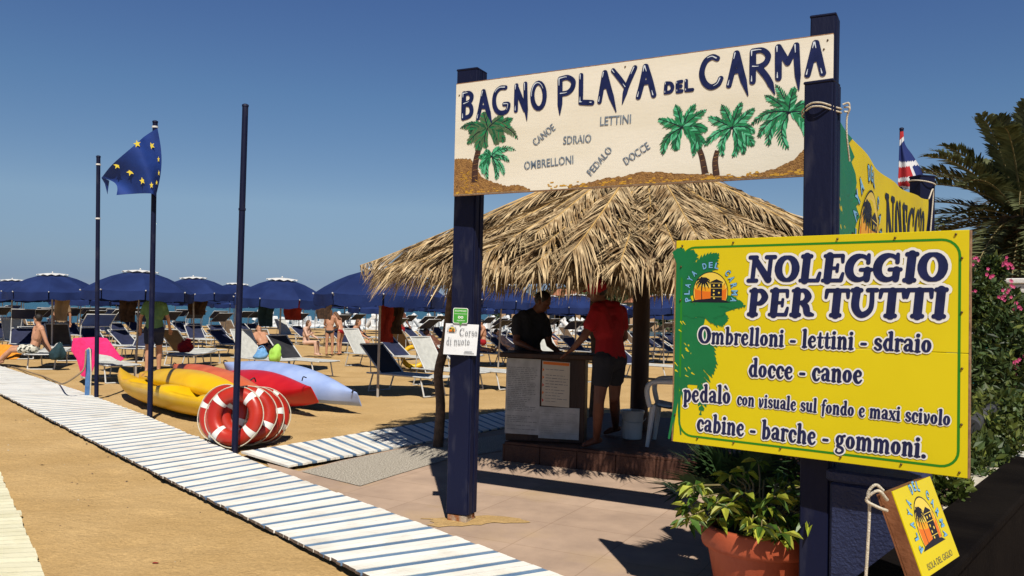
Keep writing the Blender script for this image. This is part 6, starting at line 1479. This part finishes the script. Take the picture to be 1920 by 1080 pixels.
for px in (500, 512, 526, 566, 580, 600, 640, 652, 664, 676, 690, 704, 718, 740, 756, 770, 790, 806, 822, 838, 852, 912, 926, 940, 954, 1040, 1055, 1100, 1112):
    y = rr.uniform(66, 84); p = D(px + rr.uniform(-3, 3), 600, y); q = (p.x, y, -.3)
    if first: p0.location = q; p0.rotation_euler = (0, 0, 1.0); p0['label'] = bl_lab; p0['group'] = 'white pedal boats off the beach'; first = False
    else: dup(p0, q, rr.uniform(0, 2 * PI), bl_lab)
# ------------------------------------------------------------------ banner, far post, flag of the red and white crosses
bA = p3 + Vector((.075, .03, -.115)); pB = D(1729, 333, 7.0); bB = D(1739, 374, 6.72)
post('gate_post', 'farther navy post holding the outer end of the yellow banner', (pB.x, pB.y, 0), pB, .15, .13, .3)
bdir = Vector((bB.x - bA.x, bB.y - bA.y, 0)); bl_ = bdir.length; bdir.normalize(); bnr = Vector((bdir.y, -bdir.x, 0)); bnr = -bnr if bnr.dot(-Vector((bA.x, bA.y, 0))) < 0 else bnr
bh_ = .92
def bann(u, v, h):
    s = u / bl_; zt = bA.z + (bB.z - bA.z) * s - .12 * math.sin(PI * s) ** .8 * (1 - .35 * s); wav = .010 * math.sin(u * 7 + v * 3) + .008 * math.sin(v * 9 + u * 2) * s
    return Vector((bA.x, bA.y, 0)) + bdir * u + Vector((0, 0, zt - bh_ + v * 1.0)) + bnr * (h + wav)
bn = thing('cloth_banner', 'yellow cloth banner with a green end strung between two navy posts', 'banner', bann(0, 0, 0))
mb = MB(); P = [[bann(bl_ * i / 60, bh_ * j / 16, 0) for j in range(17)] for i in range(61)]; mb.grid(P); mb.grid([[p - bnr * .003 for p in r_] for r_ in P][::-1]); mb.build('cloth', yellow_c, bn)
ink = Ink(bann, .0015)
n = 22; edge = [(.02 + .55 * (.5 + .5 * math.sin(k * 2.6)) * .18 + .42 - .10 * math.sin(k * .35), bh_ * k / n) for k in range(n + 1)]
for k in range(n):
    for i in range(6):
        a, b = edge[k], edge[k + 1]; f0, f1 = i / 6, (i + 1) / 6; hh = .0022
        ink.mb.add([ink.put(.01 + (a[0] - .01) * f0, a[1], hh), ink.put(.01 + (a[0] - .01) * f1, a[1], hh), ink.put(.01 + (b[0] - .01) * f1, b[1], hh), ink.put(.01 + (b[0] - .01) * f0, b[1], hh)], [(0, 1, 2, 3)], 0)
ink.k = 60
for k in range(26): u = R.uniform(.03, .25); v = R.uniform(.05, bh_ * .75); ink.stroke([(u, v), (u + .02, v - .01)], [.018, .006], 1)
ink.mb.build('palm_print', [sgreen, yellow_c], bn)
ink = Ink(bann, .004); emblem(ink, (.88, .44), .265, dict(dark=0, pale=1, amber=2, orange=3, outline=4, blue=5)); ink.mb.build('emblem', [ink2, or3, or2, or1, ink2, sky_p], bn)
ink = Ink(bann, .004); write((None, ink), 'NOLEGGIO', (1.40, .40), (bl_ - .10, .42), .42, 0, weight=1.0); ink.mb.build('lettering', ink2, bn)
rope('rope', 'thin cord tying the banner corner to the far navy post', [[bB + Vector((0, -.02, 0)), Vector((pB.x, pB.y, bB.z + .1)) + Vector((.05, -.09, 0)), Vector((pB.x, pB.y, bB.z - .3)) + Vector((.02, -.1, 0))],
      [Vector((pB.x, pB.y, pB.z - .05)) + Vector((.088 * math.cos(a) * 1.15, .088 * math.sin(a) * 1.1, -.02 * math.cos(a))) for a in np.linspace(0, 2 * PI, 13)]], rope_m, .006)
yk = 12.0; kb = D(1687, 470, yk); kt = D(1690.5, 243, yk)
kb = Vector((kb.x, yk, 0)); flagpole('thin navy flagpole flying the red, white and blue flag', kb, kt, .03)
fl = thing('flag', 'limp red, white and blue flag of crosses hanging by its pole', 'flag', D(1690, 300, yk - .05))
Lf = [(1688, 247), (1686, 285), (1685, 320), (1684, 345), (1690, 352)]; Rf = [(1694, 246), (1697, 270), (1712, 292), (1728, 320), (1741, 362)]
def jack(s, t):
    if t < .10: return 1
    if t < .17: return 2
    d_ = t - s * .22
    if d_ < .36: return 0
    if d_ < .44: return 2
    if d_ < .62: return 1 if s < .62 else 2 if s < .72 else 0
    if d_ < .70: return 2 if s < .7 else 0
    return 0 if s > .45 else 2 if d_ > .85 else 1
def jack_back(s, t):
    x, y_ = s * 2 - 1, (t * 2 - 1)
    if abs(y_) < .2 or abs(x) < .12: return 1
    if abs(y_) < .34 or abs(x) < .2: return 2
    d_ = min(abs(x - y_), abs(x + y_))
    return 1 if d_ < .1 else 2 if d_ < .26 else 0
Lc, Rc = curve(Lf, 8), curve(Rf, 8); nL = len(Lc) - 1; P = []
for i in range(31):
    row = []
    for j in range(41):
        t = j / 40; k = int(min(t * nL, nL - 1)); f = t * nL - k
        a = np.array(Lc[k]) * (1 - f) + np.array(Lc[k + 1]) * f; b = np.array(Rc[k]) * (1 - f) + np.array(Rc[k + 1]) * f; s = i / 30
        p = a * (1 - s) + b * s; row.append(D(p[0], p[1], yk - .08 + .07 * math.sin(s * 7 + t * 2) * t))
    P.append(row)
mb = MB(); mb.grid(P, mf=lambda i, j: jack(i / 30, j / 40)); mb.grid([[p + Vector((0, .006, 0)) for p in r_] for r_ in P][::-1], mf=lambda i, j: jack(1 - i / 30, j / 40)); mb.build('cloth', [fl_blue, fl_red, fl_white], fl)
# ------------------------------------------------------------------ date palm
pcn = D(1916, 412, 15.5)
palm = thing('palm_tree', 'large date palm with arching dark green fronds above the white wall', 'palm tree', (pcn.x, pcn.y, 0))
mb = MB(); tp = [Vector((pcn.x + .04 * math.sin(i), pcn.y, pcn.z * i / 20)) for i in range(21)]; mb.tube(tp, [.34 + .04 * (i % 2) + .05 * (i > 17) for i in range(21)], 14); mb.build('trunk', bark_p, palm)
rr = random.Random(5)
mb = MB()
def green_frond(c, az, el, L, droop, ll, mats=(0, 1), n=34):
    d = Vector((math.cos(az) * math.cos(el), math.sin(az) * math.cos(el), math.sin(el))); pts = []
    for i in range(n + 1): s = i / n; pts.append(c + d * L * s + Vector((0, 0, -droop * L * s ** 2.2)))
    mb.tube(pts[::3], [.022 - .017 * i / len(pts[::3]) for i in range(len(pts[::3]))], 5, mats[1], caps=False)
    for i in range(4, n + 1):
        s = i / n; t = (pts[min(i + 1, n)] - pts[i - 1]).normalized(); q = t.cross(Vector((0, 0, 1))); q = q.normalized() if q.length > .05 else Vector((1, 0, 0)); nn = q.cross(t)
        l = ll * (math.sin(PI * min(1, .12 + s * .84)) ** .55) * rr.uniform(.8, 1.1)
        for k in range(2):
            for sd in (1, -1):
                dd = (q * sd * .75 + t * rr.uniform(.55, .85) + nn * rr.uniform(.1, .45)).normalized(); b = pts[i] + t * rr.uniform(-.03, .03); e = b + dd * l + Vector((0, 0, -.12 * l)); w = .03
                mid = b + dd * l * .5; sdv = dd.cross(nn).normalized() * w
                mb.add([b - sdv * .4, b + sdv * .4, mid + sdv, mid - sdv, e], [(0, 1, 2, 3), (3, 2, 4)], mats[0])
for k in range(92):
    az = k * 2.39996; f = k / 91; el = 1.45 - f * 2.3 + rr.uniform(-.1, .1)
    green_frond(pcn + Vector((0, 0, rr.uniform(-.2, .1))), az, el, rr.uniform(2.7, 3.3), .25 + .35 * f + rr.uniform(-.05, .1), .42)
mb.build('crown', [palm_l, palm_rib], palm)
# ------------------------------------------------------------------ leafy things
def leaf_cloud(mb, n, centres, size, m=0, up=.3, elong=2.6, mats=None):
    for k in range(n):
        c, r = rr.choice(centres); a, b = rr.uniform(0, 2 * PI), rr.uniform(-1, 1); q = math.sqrt(1 - b * b); f = rr.uniform(.35, 1) ** .5
        p = Vector(c) + Vector((r[0] * q * math.cos(a), r[1] * q * math.sin(a), r[2] * b)) * f
        d = Vector((rr.gauss(0, 1), rr.gauss(0, 1), rr.gauss(up, .8))).normalized(); s = d.orthogonal().normalized(); s = (Matrix.Rotation(rr.uniform(0, 6.28), 3, d) @ s)
        l = size * rr.uniform(.6, 1.3); w = l / elong
        mid = p + d * l * .5 + d.cross(s) * l * .06
        mb.add([p, mid + s * w * .5, p + d * l, mid - s * w * .5], [(0, 1, 2, 3)], rr.choice(mats) if mats else m)
def stems(mb, base, centres, n, r, m=0):
    for k in range(n):
        c, rd = rr.choice(centres); e = Vector(c) + Vector((rr.uniform(-.5, .5) * rd[0], rr.uniform(-.5, .5) * rd[1], rr.uniform(-.2, .5) * rd[2])); b = Vector(base) + Vector((rr.uniform(-.2, .2), rr.uniform(-.2, .2), 0))
        mb.tube([b, b.lerp(e, .5) + Vector((rr.uniform(-.1, .1), rr.uniform(-.1, .1), .1)), e], [r, r * .7, r * .3], 6, m)
def bush(name, label, cat, blobs, n, size, mats, flowers=0, fsize=.05, up=.4, elong=3.2, sm=branch_m, fsel=None):
    base = Vector((sum(b[0][0] for b in blobs) / len(blobs), sum(b[0][1] for b in blobs) / len(blobs), 0)); o = thing(name, label, cat, base)
    mb = MB(); stems(mb, base, blobs, 14, .02); mb.build('stem', sm, o)
    mb = MB(); leaf_cloud(mb, n, blobs, size, 0, up, elong, list(range(len(mats)))); mb.build('foliage', mats, o)
    if flowers:
        mb = MB()
        for k in range(flowers):
            c, r = (fsel or blobs)[k % len(fsel or blobs)]; a = rr.uniform(PI, 2 * PI); p = Vector(c) + Vector((r[0] * math.cos(a) * .9, r[1] * math.sin(a) * .95, r[2] * rr.uniform(-.2, .9)))
            for i in range(7):
                q = p + Vector((rr.gauss(0, .03), rr.gauss(0, .03), rr.gauss(0, .03)))
                for j in range(5): t = 2 * PI * j / 5; d = Vector((math.cos(t), -.5, math.sin(t))); s = Vector((-math.sin(t), 0, math.cos(t))); mb.add([q, q + (d * .6 + s * .35) * fsize, q + d * fsize, q + (d * .6 - s * .35) * fsize], [(0, 1, 2, 3)])
        mb.build('blossom', pink_fl, o)
    return o
def bb(px, py, y, rx, ry, rz): p = D(px, py, y); return ((p.x, p.y, p.z), (rx, ry, rz))
bush('oleander_bush', 'tall dark oleander with pink blossoms beside the big yellow board', 'bush', [bb(1862, 590, 8.6, .35, .4, .3), bb(1908, 625, 8.4, .4, .4, .4), bb(1880, 650, 8.2, .3, .4, .4), bb(1900, 700, 8.0, .42, .4, .42), bb(1850, 710, 8.0, .35, .4, .3), bb(1965, 640, 8.3, .4, .4, .5), bb(1832, 560, 8.7, .16, .3, .3), bb(1862, 512, 8.8, .1, .12, .16)],
     9000, .1, [leaf_o, leaf_o, leaf_o2], 11, .02, fsel=[bb(1850, 500, 8.7, .2, .2, .1), bb(1860, 550, 8.5, .3, .3, .2), bb(1905, 570, 8.3, .3, .3, .2), bb(1900, 690, 8.0, .3, .3, .2)])
bush('hedge_shrub', 'yellow green shrub growing in the planter below the oleander', 'shrub', [bb(1840, 820, 6.2, .28, .3, .2), bb(1870, 800, 6.4, .3, .3, .25), bb(1835, 860, 5.9, .2, .2, .14), bb(1800, 880, 5.6, .2, .2, .16), bb(1880, 780, 6.6, .25, .3, .2)], 3400, .075, [leaf_o2, leaf_o2, leaf_o], up=.6, elong=2.2)
bush('hedge_shrub', 'low leafy shrub behind the small tilted board', 'shrub', [bb(1765, 915, 4.6, .16, .16, .1), bb(1745, 900, 4.8, .2, .16, .1)], 700, .06, [leaf_o2, leaf_o2], up=.6, elong=2.0)
# white wall, turquoise barrier, low walls
wl = D(1830, 523, 11.2); wr = D(1990, 521, 10.6)
o = thing('garden_wall', 'whitewashed garden wall between the oleander and the date palm', 'wall', (wl.x, wl.y, 0)); d = Vector((wr.x - wl.x, wr.y - wl.y, 0)); ln = d.length + 3; ang = math.atan2(d.y, d.x); d.normalize()
mb = MB(); c = Vector((wl.x, wl.y, 0)) + d * (ln / 2 - .1); mb.box((c.x, c.y, (wl.z - .07) / 2), (ln, .2, wl.z - .07), Matrix.Rotation(ang, 4, 'Z'), 0, .01); mb.build('body', wall_w, o)
mb = MB(); mb.box((c.x, c.y, wl.z - .035), (ln + .06, .28, .07), Matrix.Rotation(ang, 4, 'Z'), 0, .012); mb.build('coping', wall_w, o)
p = D(1818, 690, 8.5); o = thing('water_butt', 'turquoise plastic water butt half hidden in the oleander', 'water butt', (p.x, p.y, 0))
mb = MB(); mb.lathe([(.0, .0), (.24, .0), (.27, .08), (.28, .4), (.295, .42), (.28, .44), (.28, .8), (.295, .82), (.28, .84), (.27, 1.22), (.22, 1.28)], 26, c=(p.x, p.y, 0)); mb.build('body', turq, o)
mb = MB(); mb.lathe([(.23, 1.27), (.24, 1.3), (.0, 1.33)], 26, c=(p.x, p.y, 0)); mb.build('lid', turq, o)
# planter wall running away beside the path
w0 = G(1778, 962, .55); w1 = G(1872, 868, .62); d = Vector((w1.x - w0.x, w1.y - w0.y, 0)); d.normalize(); n_ = Vector((d.y, -d.x, 0)); a0 = w0 - d * 1.6; a0.z = 0; ln = 5.0; ang = math.atan2(d.y, d.x)
o = thing('planter_wall', 'low planter wall coloured dark as in shadow, running back below the shrubs', 'wall', a0)
c = a0 + d * ln / 2 + n_ * .13; mb = MB(); mb.box((c.x, c.y, .27), (ln, .22, .54), Matrix.Rotation(ang, 4, 'Z'), 0, .01); mb.build('body', wall_shade, o)
mb = MB(); mb.box((c.x, c.y, .565), (ln + .02, .27, .05), Matrix.Rotation(ang, 4, 'Z'), 0, .01); mb.build('coping', wall_shade, o)
c2 = a0 + d * (ln / 2 + .9) - n_ * .42; o = thing('soil_bed', 'raised bed with a pale stone top behind the dark planter wall', 'planter', (c2.x, c2.y, 0))
mb = MB(); mb.box((c2.x, c2.y, .26), (ln - 1.6, .78, .52), Matrix.Rotation(ang, 4, 'Z'), 0, .01); mb.build('body', wall_w, o)
mb = MB(); mb.box((c2.x, c2.y, .54), (ln - 1.58, .8, .04), Matrix.Rotation(ang, 4, 'Z'), 0, .008); mb.build('top', pale_cap, o)
p = G(1912, 925, .3); o = thing('gate_pillar', 'pale rendered pillar in dappled shade at the end of the dark wall', 'pillar', (p.x, p.y, 0)); tz = D(1912, 850, p.y).z
mb = MB(); mb.box((p.x + .06, p.y, (tz - .06) / 2), (.3, .3, tz - .06), Matrix.Rotation(.3, 4, 'Z'), 0, .015); mb.build('shaft', wall_w, o)
mb = MB(); mb.box((p.x + .06, p.y, tz - .03), (.35, .35, .06), Matrix.Rotation(.3, 4, 'Z'), 0, .015); mb.build('cap', wall_w, o)
# folded grey parasol leaning in the shrubs
p = D(1822, 800, 6.0); q = D(1868, 758, 6.5); o = thing('folded_parasol', 'dark grey folded parasol poking out of the shrubs', 'folded_parasol', p)
mb = MB(); mb.tube([p, p.lerp(q, .75)], [.055, .045], 14); mb.build('parasol_tube', mat('grey_metal', (.05, .05, .055), (.08, .08, .085), 5, .45), o)
mb = MB(); mb.tube([p.lerp(q, .75), q], [.047, .03], 12); mb.build('end_cap', black_m, o)
mb = MB(); mb.tube([p.lerp(q, .5), Vector((p.lerp(q, .5).x, p.lerp(q, .5).y + .05, .5))], .015, 8); mb.build('stand', black_m, o)
# ------------------------------------------------------------------ terracotta pot with its plants
rimz = D(1410, 1000, 4.35).z; pc3 = D(1428, 990, 4.42); pc3 = Vector((pc3.x, pc3.y, 0)); rd = .31
pot = thing('plant_pot', 'large terracotta pot behind the big yellow board', 'pot', pc3)
H_ = rimz + .03
mb = MB(); mb.lathe([(.0, .0), (.2, .0), (.215, .02), (rd - .035, H_ - .13), (rd - .03, H_ - .11)], 40, c=pc3); mb.build('body', terracotta, pot)
mb = MB(); mb.lathe([(rd - .03, H_ - .115), (rd - .005, H_ - .11), (rd, H_ - .09), (rd + .004, H_ - .01), (rd - .004, H_), (rd - .03, H_ + .001), (rd - .045, H_ - .02), (rd - .05, H_ - .09)], 40, c=pc3); mb.build('rim', terracotta, pot)
mb = MB(); mb.lathe([(rd - .047, H_ - .05), (.1, H_ - .035), (0, H_ - .03)], 30, c=pc3); mb.build('soil', soil, pot)
top = pc3 + Vector((0, 0, H_ - .04))
pl_ = thing('pot_plant', 'lime and green leafed plant spilling over the rim of the terracotta pot', 'plant', top)
mb = MB(); mb2 = MB()
tips = []
for k in range(46):
    a = rr.uniform(0, 2 * PI); r = rr.uniform(.1, .42); hgt = rr.uniform(.02, .33) * (1.2 - r); e = top + Vector((math.cos(a) * r, math.sin(a) * r, hgt)); tips.append(e)
    mb.tube([top + Vector((math.cos(a) * .05, math.sin(a) * .05, 0)), top.lerp(e, .55) + Vector((0, 0, .08)), e], [.006, .005, .003], 5)
for px, py in ((1298, 905), (1335, 940), (1420, 965), (1432, 985), (1410, 995), (1475, 985), (1300, 960), (1360, 940), (1450, 990), (1390, 930), (1345, 965), (1470, 1000), (1315, 925)):
    for k in range(2): e = D(px + rr.uniform(-12, 12), py + rr.uniform(-10, 10), pc3.y - rr.uniform(.12, .3)); tips.append(e); mb.tube([top, top.lerp(e, .6) + Vector((0, 0, .1)), e], [.006, .005, .003], 5)
mb.build('stem', palm_rib, pl_)
for i, e in enumerate(tips):
    near = e.y < pc3.y - .02
    for k in range(9):
        a = rr.uniform(0, 2 * PI); d = Vector((math.cos(a), math.sin(a), rr.uniform(-.7, .3))).normalized(); l = rr.uniform(.045, .10); s = d.cross(Vector((0, 0, 1))).normalized(); w = l * rr.uniform(.18, .26)
        b = e + d * .01; m_ = b + d * l * .45 + Vector((0, 0, .012)); m2 = b + d * l * .75
        mb2.add([b, m_ + s * w, m2 + s * w * .6, b + d * l + Vector((0, 0, -.02)), m2 - s * w * .6, m_ - s * w], [(0, 1, 2, 3), (0, 3, 4, 5)], 0 if (near and rr.random() < .45) or rr.random() < .15 else 1)
mb2.build('foliage', [leaf_y, leaf_g], pl_)
# fan palm behind it
fp = D(1372, 915, 5.05); fp.z = 0; fz = fp + Vector((0, 0, .34)); fo = thing('dwarf_fan_palm', 'spiky dwarf fan palm between the terracotta pot and the hut platform', 'palm', fp)
mb = MB(); mb.tube([fp, fz], [.1, .09], 10); mb.build('trunk', bark_p, fo)
mb = MB()
for k in range(30):
    a = rr.uniform(0, 2 * PI); el = rr.uniform(.15, 1.35); d = Vector((math.cos(a) * math.cos(el), math.sin(a) * math.cos(el), math.sin(el))); hub = fz + d * rr.uniform(.2, .38)
    mb.tube([fz, hub], [.008, .005], 5, 1); s = d.cross(Vector((0, 0, 1))).normalized(); u_ = s.cross(d)
    for i in range(21):
        t = -1.35 + 2.7 * i / 20; dd = (d * math.cos(t) + s * math.sin(t)).normalized(); l = .32 * (1 - .25 * abs(t) / 1.35) * rr.uniform(.9, 1.1); q = dd.cross(u_).normalized() * .011; m_ = hub + dd * l * .55 + u_ * .02; e = hub + dd * l - Vector((0, 0, .05 * rr.random()))
        mb.add([hub - q * .3, hub + q * .3, m_ + q, m_ - q, e], [(0, 1, 2, 3), (3, 2, 4)], 0)
mb.build('foliage', [leaf_d, palm_rib], fo)
bush('pot_plant', 'red tinged low plant in front of the fan palm', 'plant', [((fp.x + .5, fp.y + .1, .55), (.3, .25, .3)), ((fp.x + .75, fp.y - .1, .6), (.2, .2, .3))], 1100, .07, [leaf_g, leaf_d, leaf_d], 0, up=.4, elong=2.4)
# ------------------------------------------------------------------ trees and houses on the headland
def hill_tree(x, y, h, w, lab):
    z = hill_z(x, y) - .3; o = thing('pine_tree', lab, 'tree', (x, y, z)); mb = MB(); mb.tube([(x, y, z), (x + .1, y, z + h * .6)], [.22, .12], 7); mb.build('trunk', bark_p, o)
    mb = MB(); cs = [((x + rr.uniform(-.4, .4) * w, y + rr.uniform(-.4, .4) * w, z + h * rr.uniform(.4, .95)), (w * rr.uniform(.3, .5), w * rr.uniform(.3, .5), h * rr.uniform(.14, .24))) for k in range(6)]
    leaf_cloud(mb, 420, cs, .75, 0, .3, 1.6); mb.build('crown', tree_f, o)
for k in range(46):
    f = k / 45; px = 955 + f * 330 + rr.uniform(-6, 6); y = 118 + rr.uniform(0, 26) - f * 25; x = D(px, 560, y).x
    hill_tree(x, y, rr.uniform(2.6, 5.2), rr.uniform(2.5, 4.5), 'dark green tree on the hillside behind the umbrellas')
for o in [x for x in bpy.data.objects if x.get('category') == 'tree']: o['group'] = 'trees on the hillside'
for px, y, w, h, lab in ((968, 116, 4, 3.2, 'small ochre house with a clay roof low on the hillside above the waterline'), (1035, 112, 6, 3.6, 'long ochre house with a clay roof among the hillside trees'), (1062, 112, 3.5, 4.4, 'narrow ochre house behind the hut worker in black, on the hillside'), (1232, 100, 7, 4.2, 'ochre house seen between the hut post and the yellow board')):
    x = D(px, 560, y).x; z = hill_z(x, y) - .2; o = thing('hillside_house', lab, 'house', (x, y, z))
    mb = MB(); mb.box((x, y, z + h / 2), (w, 4, h)); mb.build('wall', house_m, o)
    mb = MB(); mb.add([(x - w / 2 - .3, y - 2.3, z + h + .003), (x + w / 2 + .3, y - 2.3, z + h + .003), (x + w / 2 + .3, y + 2.3, z + h + .003), (x - w / 2 - .3, y + 2.3, z + h + .003), (x - w / 2 + .6, y, z + h + .95), (x + w / 2 - .6, y, z + h + .95)], [(0, 1, 5, 4), (2, 3, 4, 5), (1, 2, 5), (3, 0, 4), (3, 2, 1, 0)]); mb.build('roof', roof_t, o)
    for i in range(max(1, int(w // 2))):
        xx = x - w / 2 + (i + .5) * w / max(1, int(w // 2)); wf = MB(); wf.box((xx, y - 2.02, z + h * .6), (.8, .06, 1.1)); wn = wf.build('window', winm, o)
o = MB(); n = 34; rr = random.Random(9)
ring_ = [(pb.x + .06 + (.20 + .16 * (.5 + .5 * math.sin(3 * a + 1)) + rr.uniform(-.03, .03)) * math.cos(a) * 1.3, pb.y - .02 + (.14 + .08 * math.sin(2 * a) + rr.uniform(-.02, .02)) * math.sin(a), .0242) for a in np.linspace(0, 2 * PI, n + 1)[:-1]]
o.add(ring_ + [(pb.x, pb.y, .034)], [(i, (i + 1) % n, n) for i in range(n)], 0, True); struct(o.build('sand_drift', bpy.data.materials['beach_sand']), 'stuff')
mb = MB(); rr = random.Random(77)
for k in range(420):
    x, y = rr.uniform(-9, .5), rr.uniform(2.8, 12); z = sand_z(x, y); r = rr.uniform(.003, .010) * (1 + (y > 7) * .5); a = rr.uniform(0, 6.28)
    vs = [(x + r * math.cos(a + i * 1.257) * rr.uniform(.6, 1.2), y + r * math.sin(a + i * 1.257) * rr.uniform(.6, 1.2), z + .001) for i in range(5)] + [(x, y, z + r * .7)]
    mb.add(vs, [(i, (i + 1) % 5, 5) for i in range(5)], rr.choice([0, 0, 1]))
struct(mb.build('pebbles', [branch_m, pale_cap]), 'stuff')
# loose scraps on the sand
for px, py, m, lab in ((285, 1047, cl_red, 'tiny red scrap of paper lying on the open sand'), (75, 868, tw_brown, 'small brown leaf lying on the sand beside the plank path')):
    p = G(px, py); p.z = sand_z(p.x, p.y) + .006; o = thing('litter_scrap', lab, 'litter', p); mb = MB(); mb.grid([[p + Vector((.012 * i, .01 * j, .004 * ((i * j) % 2))) for j in range(3)] for i in range(4)]); mb.build('scrap', m, o)
